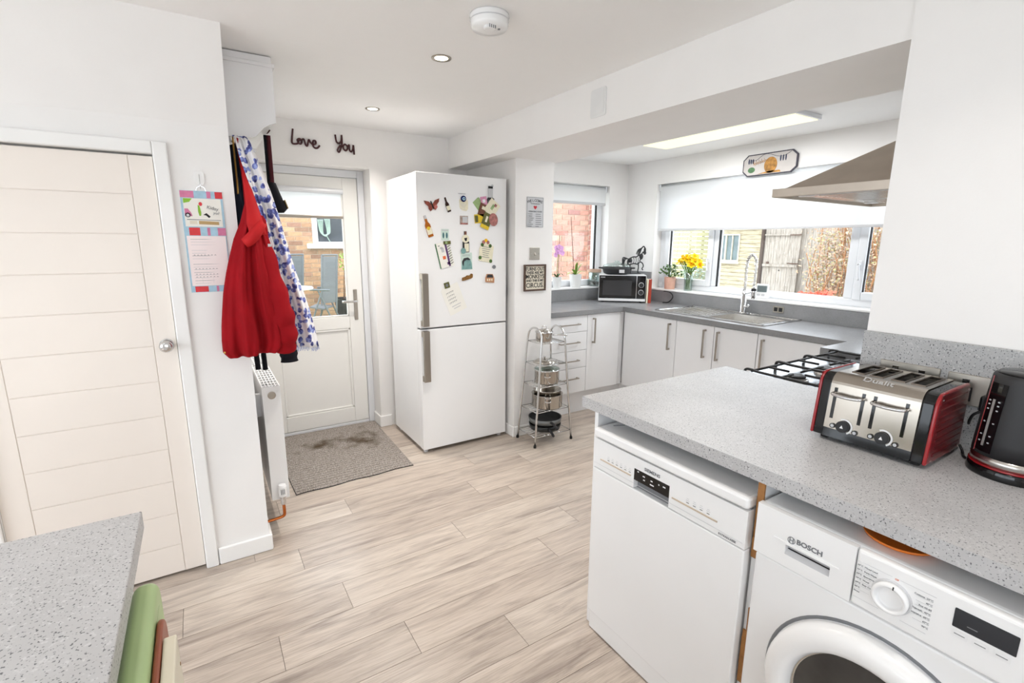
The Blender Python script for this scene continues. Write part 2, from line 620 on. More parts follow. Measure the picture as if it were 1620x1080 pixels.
    nt.links.new(nz.outputs['Fac'], ad.inputs[0])
    nt.links.new(vo.outputs['Distance'], ad.inputs[2])
    f = ramp(nt, ad.outputs[0], [(0.70, (255, 255, 255)), (0.75, (0, 0, 0))])
    cc = ramp(nt, nz.outputs['Fac'], [(0.40, (62, 66, 128)), (0.5, (112, 122, 190)), (0.62, (160, 174, 222))])
    col = mixc(nt, f, lin((236, 234, 236)), cc)
    nt.links.new(col, b.inputs['Base Color'])
    MATS['scarf_print'] = m
    # --- doormat: ribbed grey-brown pile with two worn dark stains
    m = bpy.data.materials.new('mat_pile')
    m.use_nodes = True
    nt = m.node_tree
    b = nt.nodes['Principled BSDF']
    b.inputs['Roughness'].default_value = 0.95
    b.inputs['Specular IOR Level'].default_value = 0.1
    tc = N(nt, 'ShaderNodeTexCoord')
    n1 = N(nt, 'ShaderNodeTexNoise', Scale=140.0, Detail=3.0)
    n2 = N(nt, 'ShaderNodeTexNoise', Scale=9.0, Detail=4.0)
    for n in (n1, n2):
        nt.links.new(tc.outputs['Object'], n.inputs['Vector'])
    c0 = ramp(nt, n1.outputs['Fac'], [(0.3, (112, 104, 97)), (0.55, (158, 150, 143)), (0.75, (196, 190, 184))])
    sx = N(nt, 'ShaderNodeSeparateXYZ')
    nt.links.new(tc.outputs['Object'], sx.inputs[0])
    def blob(cx, cy, rx, ry):
        mp = N(nt, 'ShaderNodeMapping')
        mp.inputs['Location'].default_value = (-cx / rx, -cy / ry, 0)
        mp.inputs['Scale'].default_value = (1 / rx, 1 / ry, 0)
        nt.links.new(tc.outputs['Object'], mp.inputs[0])
        ln = N(nt, 'ShaderNodeVectorMath')
        ln.operation = 'LENGTH'
        nt.links.new(mp.outputs[0], ln.inputs[0])
        ad = N(nt, 'ShaderNodeMath')
        ad.operation = 'MULTIPLY_ADD'
        ad.inputs[1].default_value = 1.3
        nt.links.new(n2.outputs['Fac'], ad.inputs[0])
        nt.links.new(ln.outputs['Value'], ad.inputs[2])
        return ramp(nt, ad.outputs[0], [(0.55, (200, 200, 200)), (1.2, (120, 120, 120)), ])
    f1 = blob(-0.08, 0.18, 0.52, 0.36)
    f2 = blob(0.20, 0.12, 0.46, 0.60)
    s1 = nt.nodes.new('ShaderNodeMix')
    col = c0
    for fb in (f1, f2):
        g = N(nt, 'ShaderNodeMath')
        g.operation = 'SUBTRACT'
        g.inputs[1].default_value = 0.19
        g.use_clamp = True
        nt.links.new(fb, g.inputs[0])
        g2 = N(nt, 'ShaderNodeMath')
        g2.operation = 'MULTIPLY'
        g2.inputs[1].default_value = 2.7
        g2.use_clamp = True
        nt.links.new(g.outputs[0], g2.inputs[0])
        col = mixc(nt, g2.outputs[0], col, lin((84, 72, 58)))
    nt.links.new(col, b.inputs['Base Color'])
    MATS['mat_pile'] = m
    # --- bricks, tint per brick
    def brickmat(name, cols):
        m = bpy.data.materials.new(name)
        m.use_nodes = True
        nt = m.node_tree
        b = nt.nodes['Principled BSDF']
        b.inputs['Roughness'].default_value = 0.9
        oi = N(nt, 'ShaderNodeObjectInfo')
        tc = N(nt, 'ShaderNodeTexCoord')
        nz = N(nt, 'ShaderNodeTexNoise', Scale=30.0, Detail=4.0)
        nt.links.new(tc.outputs['Object'], nz.inputs['Vector'])
        c = ramp(nt, oi.outputs['Random'], [(i / (len(cols) - 1), k) for i, k in enumerate(cols)])
        c2 = ramp(nt, nz.outputs['Fac'], [(0.3, (205, 200, 195)), (0.7, (255, 255, 255))])
        nt.links.new(mixc(nt, 0.7, c, c2, 'MULTIPLY'), b.inputs['Base Color'])
        bp = N(nt, 'ShaderNodeBump', Strength=0.3, Distance=0.01)
        nt.links.new(nz.outputs['Fac'], bp.inputs['Height'])
        nt.links.new(bp.outputs[0], b.inputs['Normal'])
        MATS[name] = m
    brickmat('brick_yellow', [(170, 132, 106), (190, 152, 118), (146, 112, 92), (198, 164, 130), (160, 122, 104)])
    brickmat('brick_pink', [(186, 136, 120), (198, 154, 136), (168, 122, 110), (206, 168, 146), (160, 116, 110)])
    # --- weathered boards
    def boardmat(name, cols, sx, sy, sz):
        m = bpy.data.materials.new(name)
        m.use_nodes = True
        nt = m.node_tree
        b = nt.nodes['Principled BSDF']
        b.inputs['Roughness'].default_value = 0.85
        tc = N(nt, 'ShaderNodeTexCoord')
        oi = N(nt, 'ShaderNodeObjectInfo')
        mp = N(nt, 'ShaderNodeMapping')
        mp.inputs['Scale'].default_value = (sx, sy, sz)
        nt.links.new(tc.outputs['Object'], mp.inputs[0])
        nt.links.new(oi.outputs['Random'], mp.inputs['Location'])
        nz = N(nt, 'ShaderNodeTexNoise', Scale=4.0, Detail=6.0, Distortion=0.5)
        nt.links.new(mp.outputs[0], nz.inputs['Vector'])
        c = ramp(nt, nz.outputs['Fac'], [(0.25 + 0.16 * i, k) for i, k in enumerate(cols)])
        nt.links.new(c, b.inputs['Base Color'])
        MATS[name] = m
    boardmat('shed_board', [(104, 92, 70), (160, 150, 124), (178, 169, 144), (190, 182, 160)], 1, 1.2, 12)
    boardmat('gate_board', [(108, 100, 88), (146, 139, 129), (164, 157, 147), (176, 171, 162)], 1, 14, 1.4)
special()

# ================================================================== THE SETTING
def wall_boxes(mb, axis, c0, c1, a0, a1, z0, z1, holes):
    """slab with rectangular openings; axis 'Y': slab between y=c0..c1, a = x ; axis 'X': slab between x=c0..c1, a = y"""
    As = sorted({a0, a1} | {h[0] for h in holes} | {h[1] for h in holes})
    Zs = sorted({z0, z1} | {h[2] for h in holes} | {h[3] for h in holes})
    for i in range(len(As) - 1):
        for j in range(len(Zs) - 1):
            am, zm = (As[i] + As[i + 1]) / 2, (Zs[j] + Zs[j + 1]) / 2
            if any(h[0] < am < h[1] and h[2] < zm < h[3] for h in holes):
                continue
            if axis == 'Y':
                mb.box(As[i], As[i + 1], c0, c1, Zs[j], Zs[j + 1])
            else:
                mb.box(c0, c1, As[i], As[i + 1], Zs[j], Zs[j + 1])
    return mb

CEIL = 2.31
# floor: every laminate plank is a piece of its own on the slab
floor = struct(MB().box(-2.5, 4.1, -2.7, 4.06, -0.12, -0.006).build('floor', mat('subfloor', (96, 86, 76), 0.9)), 'light oak effect laminate floor of long staggered planks', 'floor')
PW, PL, Y0 = 0.1837, 1.222, 1.304
JOINT = {-1: 0.32, 0: 0.917, 1: 0.558, 2: 0.12, 3: 0.405, 4: -0.193, 5: 0.28, 6: 0.09, 7: 0.595, 8: 0.25, 9: 0.8, 10: 0.1, 11: 0.5, 12: 0.9, 13: 0.3, 14: 0.7}
plank_mesh = {}
rng = random.Random(4)
for k in range(-21, 15):
    ya, yb = Y0 + k * PW, Y0 + (k + 1) * PW
    yb = min(yb, 4.0)
    if yb - ya < 0.02:
        continue
    j0 = JOINT.get(k, rng.uniform(0, PL))
    x = j0 - 3 * PL
    while x < 3.8:
        xa, xb = max(x, -2.4), min(x + PL, 3.8)
        x += PL
        if xb - xa < 0.03:
            continue
        key = (round(xb - xa, 4), round(yb - ya, 4))
        if key not in plank_mesh:
            w, h = (xb - xa) / 2 - 0.0008, (yb - ya) / 2 - 0.0008
            po = MB().box(-w, w, -h, h, -0.006, 0).build('plank', 'plank')
            plank_mesh[key] = po.data
            COL.objects.unlink(po)
            bpy.data.objects.remove(po)
        po = bpy.data.objects.new('plank', plank_mesh[key])
        COL.objects.link(po)
        po.parent = floor
        po.location = ((xa + xb) / 2, (ya + yb) / 2, 0)

struct(MB().box(-2.5, 1.85, -2.7, 4.06, CEIL, CEIL + 0.12).build('ceiling', 'paint_ceiling'), 'flat white plaster ceiling with recessed downlights', 'ceiling')
struct(MB().box(2.3, 4.1, 0.5, 4.06, 2.28, 2.43).build('ceiling_kitchen', 'paint_ceiling'), 'white ceiling over the sink area carrying the light panel', 'ceiling')
# left wall with the grooved door, leaning bulkhead under the stairs above it
struct(wall_boxes(MB(), 'Y', 2.48, 2.58, -2.5, 0.165, 0, 1.965, [(-0.735, -0.105, 0, 1.832)]).build('wall_left', 'paint_white'), 'white wall beside the grooved white door', 'wall')
struct(MB().prism([(2.48, 1.965), (2.335, CEIL), (2.58, CEIL), (2.58, 1.965)], (0.165, 0, 0), (0, 1, 0), (0, 0, 1), (1, 0, 0), 2.66).build('wall_left_upper', 'paint_white'), 'white boxed-in stair bulkhead above the grooved door', 'wall')
struct(MB().box(0.065, 0.165, 2.58, 3.9, 0, CEIL).build('wall_side', 'paint_white'), 'white side wall behind the radiator and coats', 'wall')
struct(MB().box(-0.9, 0.05, 2.66, 2.72, 0, 1.9).build('wall_cupboard', 'paint_white'), 'white back wall of the cupboard under the stairs', 'wall')
DX0, DX1, DZ = 0.30, 1.152, 2.03
struct(wall_boxes(MB(), 'Y', 3.8, 4.06, 0.065, 4.1, 0, 2.42, [(DX0, DX1, 0, DZ), (2.55, 3.578, 1.06, 2.055)]).build('wall_back', 'paint_white'), 'white back wall with the half-glazed door and brick-facing window', 'wall')
struct(wall_boxes(MB(), 'X', 3.83, 4.1, 0.5, 3.8, 0, 2.42, [(1.05, 3.41, 1.06, 2.055)]).build('wall_right', 'paint_white'), 'white wall above the sink with the wide window', 'wall')
struct(MB().box(2.3, 3.83, 0.52, 0.65, 0, 2.3).build('wall_hob', 'paint_white'), 'white wall behind the cooker and extractor hood', 'wall')
struct(MB().box(1.79, 2.33, -2.7, 0.692, 0, CEIL + 0.05).build('wall_stub', 'paint_white'), 'white wall rising above the speckled upstand and toaster', 'wall')
struct(MB().box(1.965, 2.305, 3.05, 3.8, 0, 2.08).build('wall_pillar', 'paint_white'), 'white pillar beside the fridge carrying two signs', 'wall')
struct(MB().box(1.80, 2.335, 0.692, 3.8, 2.08, CEIL + 0.1).build('wall_beam', 'paint_white'), 'deep white beam across the opening to the sink area', 'beam')
# behind the camera: the rest of the room, with openings added to let daylight in
struct(wall_boxes(MB(), 'Y', -2.7, -2.6, -2.5, 1.79, 0, CEIL, [(-1.3, 0.7, 0.1, 2.1)]).build('wall_rear', 'paint_white'), 'white rear wall with unseen glazed opening added for daylight', 'wall')
struct(wall_boxes(MB(), 'X', -2.5, -2.4, -2.6, 2.48, 0, CEIL, [(-1.3, 2.3, 0.4, 2.2)]).build('wall_far', 'paint_white'), 'white outer wall with an unseen window added for daylight', 'wall')

def base(name, label, *boxes):
    mb = MB()
    for (x0, x1, y0, y1, h) in boxes:
        mb.box(x0, x1, y0, y1, 0, h)
    return struct(mb.build(name, 'gloss_white', bevel=0.007), label, 'baseboard')
base('baseboard_left', 'white skirting board under the wall with the calendar', (-0.052, 0.178, 2.465, 2.48, 0.085), (0.165, 0.178, 2.48, 3.8, 0.085))
base('baseboard_back', 'white skirting board between the back door and fridge', (1.139, 1.24, 3.787, 3.8, 0.095), (1.139, 1.152, 3.8, 3.955, 0.095))
base('baseboard_pillar', 'white skirting board around the foot of the pillar', (1.952, 1.965, 3.037, 3.8, 0.085), (1.965, 2.305, 3.037, 3.05, 0.085))
base('baseboard_stub', 'white skirting along the wall behind the camera end', (1.777, 1.79, -2.6, -0.5, 0.085))

# --- door 1: grooved internal door, boards between stiles
d1 = thing('door_1', 'white internal door with horizontal grooves and round chrome knob', 'door', (-0.42, 2.5, 0), kind='structure')
MB().box(-0.7335, -0.1075, 2.4925, 2.53, 0.012, 1.824).build('core', 'door_white', d1)
for x0, x1 in ((-0.7335, -0.650), (-0.186, -0.1075)):
    MB().box(x0, x1, 2.489, 2.4975, 0.012, 1.824).build('stile', 'door_white', d1, bevel=0.002)
zs = [1.824] + [1.676 - 0.1527 * k for k in range(11)] + [0.012]
for a, b in zip(zs[:-1], zs[1:]):
    MB().box(-0.648, -0.188, 2.489, 2.4975, b + 0.0015, a - 0.0015).build('panel', 'door_white', d1, bevel=0.0015)
h = MB().lathe([(0.026, 0), (0.026, 0.004), (0.022, 0.008)], (0, 0, 0), 24, 'Y')
h.v = [(x - 0.143, 2.489 - y, z + 1.067) for x, y, z in h.v]
kn = h.build('rose', 'chrome', d1, smooth=False)
h = MB().lathe([(0.008, 0), (0.009, 0.02), (0.021, 0.03), (0.025, 0.042), (0.021, 0.052), (0.012, 0.056)], (0, 0, 0), 24, 'Y')
h.v = [(x - 0.143, 2.483 - y, z + 1.067) for x, y, z in h.v]
h.build('knob', 'chrome', d1, smooth=True)
t1 = thing('trim_1', 'white moulded architrave around the grooved door', 'trim', (-0.08, 2.48, 0), kind='structure')
for nm, (x0, x1, z0, z1) in {'jamb': (-0.105, -0.055, 0, 1.88), 'jamb_b': (-0.79, -0.735, 0, 1.88), 'head': (-0.735, -0.105, 1.832, 1.88)}.items():
    m_ = MB().box(x0, x1, 2.464, 2.4795, z0, z1)
    m_.build(nm.split('_')[0], 'gloss_white', t1, bevel=0.005)
for x in (-0.105, -0.7345):
    MB().box(x - 0.001, x + 0.001, 2.48, 2.57, 0, 1.83).build('stop', 'gloss_white', t1)

# --- door 2: half glazed back door
d2 = thing('door_2', 'white half-glazed back door with roller blind and lever handle', 'door', (0.73, 3.98, 0), kind='structure')
def bx(root, name, m, x0, x1, y0, y1, z0, z1, bevel=0.003):
    return MB().box(x0, x1, y0, y1, z0, z1).build(name, m, root, bevel=bevel)
YF = 3.965
mat('door_cream', (240, 239, 235), 0.35, var=0.01)
for x0, x1 in ((DX0 + 0.001, DX0 + 0.05), (DX1 - 0.05, DX1 - 0.001)):
    bx(d2, 'frame_jamb', 'upvc', x0, x1, YF, 4.03, 0.0, DZ - 0.001, 0.004)
bx(d2, 'frame_head', 'upvc', DX0 + 0.05, DX1 - 0.05, YF, 4.03, DZ - 0.055, DZ - 0.001, 0.004)
bx(d2, 'threshold', 'upvc', DX0 + 0.05, DX1 - 0.05, YF + 0.01, 4.03, 0.0, 0.025, 0.004)
LX0, LX1, LZ0, LZ1 = DX0 + 0.052, DX1 - 0.052, 0.028, DZ - 0.058
GX0, GX1 = LX0 + 0.112, LX1 - 0.112
YL = 3.975
bx(d2, 'stile', 'door_cream', LX0, GX0, YL, 4.02, LZ0, LZ1, 0.004)
bx(d2, 'stile', 'door_cream', GX1, LX1, YL, 4.02, LZ0, LZ1, 0.004)
bx(d2, 'rail', 'door_cream', GX0, GX1, YL, 4.02, LZ0, 0.15, 0.004)
bx(d2, 'rail', 'door_cream', GX0, GX1, YL, 4.02, 0.815, 0.912, 0.004)
bx(d2, 'rail', 'door_cream', GX0, GX1, YL, 4.02, 1.87, LZ1, 0.004)
bx(d2, 'panel', 'door_cream', GX0, GX1, YL + 0.016, 4.01, 0.15, 0.815, 0.0)
for x0, x1, z0, z1 in ((GX0, GX0 + 0.018, 0.15, 0.815), (GX1 - 0.018, GX1, 0.15, 0.815), (GX0, GX1, 0.15, 0.168), (GX0, GX1, 0.797, 0.815),
                       (GX0, GX0 + 0.014, 0.912, 1.87), (GX1 - 0.014, GX1, 0.912, 1.87), (GX0, GX1, 0.912, 0.926), (GX0, GX1, 1.856, 1.87)):
    bx(d2, 'bead', 'door_cream', x0, x1, YL + 0.004, YL + 0.0165, z0, z1, 0.005)
bx(d2, 'glass_pane', 'pane', GX0 + 0.002, GX1 - 0.002, 3.994, 3.998, 0.914, 1.868, 0)
bl = bx(d2, 'blind_fabric', 'blind_fabric', GX0 + 0.004, GX1 - 0.004, 3.9805, 3.9815, 1.69, 1.855, 0)
bx(d2, 'blind_bar', 'satin_nickel', GX0 + 0.004, GX1 - 0.004, 3.972, 3.984, 1.668, 1.69, 0.003)
MB().lathe([(0.021, 0), (0.021, GX1 - GX0 - 0.002)], (GX0 + 0.001, YL - 0.012, 1.868), 16, 'X').build('blind_roller', 'upvc', d2, smooth=False)
bx(d2, 'handle_plate', 'satin_nickel', 1.026, 1.056, YL - 0.009, YL, 0.88, 1.125, 0.004)
lv = MB().tube(spline([(1.041, YL - 0.008, 1.035), (1.041, YL - 0.045, 1.035), (1.03, YL - 0.056, 1.035), (0.98, YL - 0.056, 1.033), (0.925, YL - 0.052, 1.036)], 5), 0.009, 10)
lv.build('handle_lever', 'chrome', d2, smooth=True)
MB().cyl((0, 0, 0), 0.006, 0.004, 12, 'Y').build('keyhole', 'print_black', d2) .location = Vector((1.041, YL - 0.0125, 0.925)) - ROOTS[d2.name]
for z in (0.35, 1.0, 1.7):
    MB().cyl((LX0 - 0.003, YL - 0.006, z), 0.008, 0.09, 12).build('hinge', 'upvc', d2)

# --- window 2 over the sink
def bar(root, name, m, a0, a1, z0, z1, c0, c1, axis, bevel=0.004):
    if axis == 'X':
        return MB().box(c0, c1, a0, a1, z0, z1).build(name, m, root, bevel=bevel)
    return MB().box(a0, a1, c0, c1, z0, z1).build(name, m, root, bevel=bevel)
w2 = thing('window_2', 'wide white three-light window above the sink', 'window', (3.96, 2.23, 1.06), kind='structure')
WB, WT = 1.066, 2.054
for (a0, a1, z0, z1) in ((1.051, 1.11, WB, WT), (3.35, 3.409, WB, WT), (1.11, 3.35, WB, WB + 0.055), (1.11, 3.35, WT - 0.055, WT), (2.754, 2.802, WB + 0.055, WT - 0.055), (1.644, 1.703, WB + 0.055, WT - 0.055)):
    bar(w2, 'frame_bar', 'upvc', a0, a1, z0, z1, 3.925, 3.99, 'X', 0.006)
for (a0, a1) in ((1.112, 1.642), (2.804, 3.348)):
    z0, z1 = WB + 0.05, WT - 0.05
    cas = bar(w2, 'casement', 'upvc', a0, a0 + 0.055, z0, z1, 3.913, 3.975, 'X', 0.007)
    bar(cas, 'casement_bar', 'upvc', a1 - 0.055, a1, z0, z1, 3.913, 3.975, 'X', 0.007)
    bar(cas, 'casement_bar', 'upvc', a0 + 0.055, a1 - 0.055, z0, z0 + 0.055, 3.913, 3.975, 'X', 0.007)
    bar(cas, 'casement_bar', 'upvc', a0 + 0.055, a1 - 0.055, z1 - 0.055, z1, 3.913, 3.975, 'X', 0.007)
    bar(cas, 'gasket', 'dark_rubber', a1 - 0.0605, a1 - 0.055, z0 + 0.055, z1 - 0.055, 3.93, 3.95, 'X', 0)
    bar(cas, 'glass_pane', 'pane', a0 + 0.054, a1 - 0.054, z0 + 0.054, z1 - 0.054, 3.94, 3.944, 'X', 0)
    hy = a0 + 0.03 if a0 > 2 else a1 - 0.03
    MB().box(3.904, 3.913, hy - 0.012, hy + 0.012, 1.33, 1.39).build('handle_base', 'upvc', cas, bevel=0.003)
    MB().tube(spline([(3.906, hy, 1.365), (3.885, hy, 1.365), (3.88, hy - 0.004, 1.34), (3.882, hy - 0.012, 1.255)], 5), 0.0075, 8).build('handle', 'upvc', cas, smooth=True)
    MB().lathe([(0.006, 0), (0.006, 0.003)], (3.876, hy, 1.362), 10, 'X').build('handle_lock', 'print_black', cas)
bar(w2, 'gasket', 'dark_rubber', 2.745, 2.754, WB + 0.055, WT - 0.055, 3.93, 3.95, 'X', 0)
bar(w2, 'glass_pane', 'pane', 1.702, 2.755, WB + 0.054, WT - 0.054, 3.94, 3.944, 'X', 0)
t2 = struct(MB().box(3.806, 3.93, 1.051, 3.409, 1.046, 1.064).build('trim_2', 'gloss_white', bevel=0.005), 'white window board under the wide sink window', 'sill')

# --- window 1 facing the brick wall
w1 = thing('window_1', 'white window facing the pink brick wall', 'window', (3.06, 3.93, 1.06), kind='structure')
for (a0, a1, z0, z1) in ((2.551, 2.615, WB, WT), (3.512, 3.577, WB, WT), (2.615, 3.512, WB, WB + 0.06), (2.615, 3.512, WT - 0.06, WT)):
    bar(w1, 'frame_bar', 'upvc', a0, a1, z0, z1, 3.90, 3.97, 'Y', 0.006)
bar(w1, 'gasket', 'dark_rubber', 3.503, 3.512, WB + 0.06, WT - 0.06, 3.91, 3.93, 'Y', 0)
bar(w1, 'glass_pane', 'pane', 2.613, 3.514, WB + 0.058, WT - 0.058, 3.925, 3.929, 'Y', 0)
struct(MB().box(2.551, 3.577, 3.776, 3.90, 1.046, 1.064).build('trim_3', 'gloss_white', bevel=0.005), 'white window board under the brick-facing window', 'sill')

# --- unseen windows added behind the camera to light the room
w3 = thing('window_added_rear', 'unseen white window frame added in the rear wall for daylight', 'window', (-0.3, -2.64, 0.1), kind='structure')
for (a0, a1, z0, z1) in ((-1.299, -1.23, 0.1, 2.099), (0.63, 0.699, 0.1, 2.099), (-0.34, -0.26, 0.16, 2.04), (-1.23, 0.63, 0.1, 0.16), (-1.23, 0.63, 2.04, 2.099)):
    bar(w3, 'frame_bar', 'upvc', a0, a1, z0, z1, -2.68, -2.62, 'Y')
bar(w3, 'glass_pane', 'pane', -1.23, 0.63, 0.16, 2.04, -2.652, -2.648, 'Y', 0)
w4 = thing('window_added_side', 'unseen white window frame added in the outer wall for daylight', 'window', (-2.45, 0.5, 0.4), kind='structure')
for (a0, a1, z0, z1) in ((-1.299, -1.24, 0.401, 2.199), (2.24, 2.299, 0.401, 2.199), (0.47, 0.53, 0.46, 2.14), (-1.24, 2.24, 0.401, 0.46), (-1.24, 2.24, 2.14, 2.199)):
    bar(w4, 'frame_bar', 'upvc', a0, a1, z0, z1, -2.48, -2.42, 'X')
bar(w4, 'glass_pane', 'pane', -1.24, 2.24, 0.46, 2.14, -2.452, -2.448, 'X', 0)

# --- roller blinds: things of their own hanging in the reveals
rb = thing('roller_blind', 'wide white roller blind half lowered over the sink window', 'blind', (3.86, 2.23, 1.6))
MB().lathe([(0.022, 0), (0.022, 2.30)], (3.87, 1.08, 2.025), 16, 'Y').build('roller', 'blind_fabric', rb, smooth=True)
MB().box(3.8425, 3.8435, 1.08, 3.38, 1.635, 2.03).build('fabric', 'blind_fabric', rb)
MB().box(3.836, 3.85, 1.08, 3.38, 1.615, 1.637).build('bottom_bar', 'appliance_grey', rb, bevel=0.004)
for y in (1.055, 3.382):
    MB().box(3.845, 3.9, y, y + 0.022, 1.995, 2.053).build('bracket', 'upvc', rb, bevel=0.003)
rb = thing('roller_blind', 'short white roller blind at the top of the brick-facing window', 'blind', (3.06, 3.84, 1.87))
MB().lathe([(0.022, 0), (0.022, 0.96)], (2.585, 3.85, 2.022), 16, 'X').build('roller', 'blind_fabric', rb, smooth=True)
MB().box(2.585, 3.545, 3.8235, 3.8245, 1.89, 2.02).build('fabric', 'blind_fabric', rb)
MB().box(2.585, 3.545, 3.817, 3.831, 1.868, 1.892).build('bottom_bar', 'appliance_grey', rb, bevel=0.004)
for x in (2.56, 3.547):
    MB().box(x, x + 0.02, 3.825, 3.88, 1.995, 2.053).build('bracket', 'upvc', rb, bevel=0.003)

# --- ceiling lamps
def downlight(x, y, label, en, z=CEIL):
    t = thing('downlight', label, 'light', (x, y, z), group='recessed ceiling downlights')
    MB().lathe([(0.030, -0.002), (0.044, -0.004), (0.045, 0.0), (0.030, 0.0)], (x, y, z), 24, cap0=False, cap1=False).build('rim', 'satin_nickel', t, smooth=True)
    MB().lathe([(0.030, -0.0015), (0.020, -0.003)], (x, y, z), 24).build('bulb', 'lamp_warm', t)
    d = bpy.data.lights.new('downlight_lamp', 'AREA')
    d.shape = 'DISK'
    d.size = 0.06
    d.energy = en
    d.color = (1.0, 0.94, 0.88)
    d.spread = rad(130)
    o = bpy.data.objects.new('downlight_lamp', d)
    COL.objects.link(o)
    o.parent = t
    o.location = (0, 0, -0.006)
DL = 8.5
downlight(1.02, 3.234, 'small recessed downlight in the ceiling nearest the back door', DL)
downlight(1.02, 2.206, 'small recessed downlight in the ceiling nearest the smoke alarm', DL)
for x, y, where in ((1.02, 0.2, 'over the washing machine'), (1.02, -1.4, 'over the rear end of the room'), (-0.9, 1.2, 'in front of the grooved door'), (-0.9, -0.2, 'over the near base cabinet'), (-0.9, -1.6, 'in the far dining corner')):
    downlight(x, y, 'unseen downlight added for fill ' + where, 2.5)  # extra lamps out of view, added to brighten the near room
lp = thing('ceiling_light', 'long rectangular lit ceiling panel over the sink area', 'light', (3.19, 2.30, 2.28))
MB().box(3.04, 3.335, 1.70, 2.905, 2.253, 2.28).build('frame', 'upvc', lp, bevel=0.003)
MB().box(3.055, 3.32, 1.715, 2.89, 2.250, 2.2535).build('diffuser', 'lamp_panel', lp)
d = bpy.data.lights.new('panel_lamp', 'AREA')
d.shape = 'RECTANGLE'
d.size, d.size_y = 0.26, 1.17
d.energy = 17
d.color = (0.96, 0.98, 1.0)
o = bpy.data.objects.new('panel_lamp', d)
COL.objects.link(o)
o.parent = lp
o.location = (0, 0, -0.033)

# ================================================================== KITCHEN RUN
def grid_plate(mb, xs0, xs1, ys0, ys1, z0, z1, holes, solids=None):
    Xs = sorted({xs0, xs1} | {v for h in holes for v in h[:2]} | ({v for s in solids for v in s[:2]} if solids else set()))
    Ys = sorted({ys0, ys1} | {v for h in holes for v in h[2:]} | ({v for s in solids for v in s[2:]} if solids else set()))
    for i in range(len(Xs) - 1):
        for j in range(len(Ys) - 1):
            xm, ym = (Xs[i] + Xs[i + 1]) / 2, (Ys[j] + Ys[j + 1]) / 2
            if any(h[0] < xm < h[1] and h[2] < ym < h[3] for h in holes):
                continue
            if solids and not any(s[0] < xm < s[1] and s[2] < ym < s[3] for s in solids):
                continue
            mb.box(Xs[i], Xs[i + 1], Ys[j], Ys[j + 1], z0, z1)
    return mb

def handle_h(root, x0, x1, y, z, m='satin_nickel'):      # bar along X on a front facing -Y
    mb = MB()
    mb.box(x0, x1, y - 0.034, y - 0.024, z - 0.005, z + 0.005)
    for x in (x0, x1 - 0.012):
        mb.box(x, x + 0.012, y - 0.026, y, z - 0.005, z + 0.005)
    return mb.build('handle', m, root, bevel=0.0015)
def handle_vx(root, x, y, z0, z1, m='satin_nickel'):     # vertical bar on a front facing -X
    mb = MB()
    mb.box(x - 0.034, x - 0.024, y - 0.006, y + 0.006, z0, z1)
    for z in (z0, z1 - 0.014):
        mb.box(x - 0.026, x, y - 0.006, y + 0.006, z, z + 0.014)
    return mb.build('handle', m, root, bevel=0.0015)
def handle_vy(root, x, y, z0, z1, m='satin_nickel'):     # vertical bar on a front facing -Y
    mb = MB()
    mb.box(x - 0.006, x + 0.006, y - 0.034, y - 0.024, z0, z1)
    for z in (z0, z1 - 0.014):
        mb.box(x - 0.006, x + 0.006, y - 0.026, y, z, z + 0.014)
    return mb.build('handle', m, root, bevel=0.0015)

FZ0, FZ1 = 0.207, 0.889
du = thing('drawer_unit', 'white unit of four drawers beside the pillar', 'drawers', (2.57, 3.5, 0.2))
MB().box(2.312, 2.813, 3.212, 3.775, 0.2, 0.894).build('carcass', 'cabinet_white', du)
for z0, z1, hz in ((0.750, FZ1, 0.818), (0.586, 0.746, 0.660), (0.430, 0.582, 0.500), (FZ0, 0.426, 0.340)):
    dr = MB().box(2.33, 2.811, 3.193, 3.2115, z0, z1).build('drawer', 'cabinet_white', du, bevel=0.0015)
    handle_h(dr, 2.50, 2.715, 3.193, hz)
cb = thing('base_cabinet', 'white corner cupboard with handle beside the drawers', 'cabinet', (3.02, 3.5, 0.2))
MB().box(2.815, 3.25, 3.212, 3.775, 0.2, 0.894).build('carcass', 'cabinet_white', cb)
dr = MB().box(2.815, 3.20, 3.193, 3.2115, FZ0, FZ1).build('door', 'cabinet_white', cb, bevel=0.0015)
handle_vy(dr, 2.878, 3.193, 0.636, 0.858)
MB().box(3.203, 3.248, 3.193, 3.2115, FZ0, FZ1).build('filler', 'cabinet_white', cb, bevel=0.001)
def sink_unit(label, doors, ya, yb):
    c = thing('base_cabinet', label, 'cabinet', (3.5, (ya + yb) / 2, 0.2))
    top = 0.74 if len(doors) == 2 else 0.894
    MB().box(3.252, 3.80, ya, yb, 0.2, top).build('carcass', 'cabinet_white', c)
    if top < 0.8:
        for y0, y1 in ((ya, ya + 0.018), (yb - 0.018, yb)):
            MB().box(3.252, 3.80, y0, y1, top, 0.894).build('gable', 'cabinet_white', c)
    for y0, y1, hy in doors:
        d = MB().box(3.232, 3.2515, y0 + 0.0015, y1 - 0.0015, FZ0, FZ1).build('door', 'cabinet_white', c, bevel=0.0015)
        handle_vx(d, 3.232, hy, 0.636, 0.858)
sink_unit('white cupboard with one wide door in the corner under the draining board', [(2.589, 3.165, 2.647)], 2.589, 3.19)
sink_unit('white two-door cupboard under the sink bowl', [(2.241, 2.587, 2.312), (1.897, 2.239, 2.195)], 1.897, 2.587)
sink_unit('white single-door cupboard between the sink and the cooker', [(1.36, 1.895, 1.850)], 1.336, 1.895)
c = thing('base_cabinet', 'white corner cupboard behind the cooker end of the worktop', 'cabinet', (3.35, 1.0, 0))
MB().box(2.905, 3.80, 0.66, 1.315, 0.0, 0.894).build('carcass', 'cabinet_white', c)
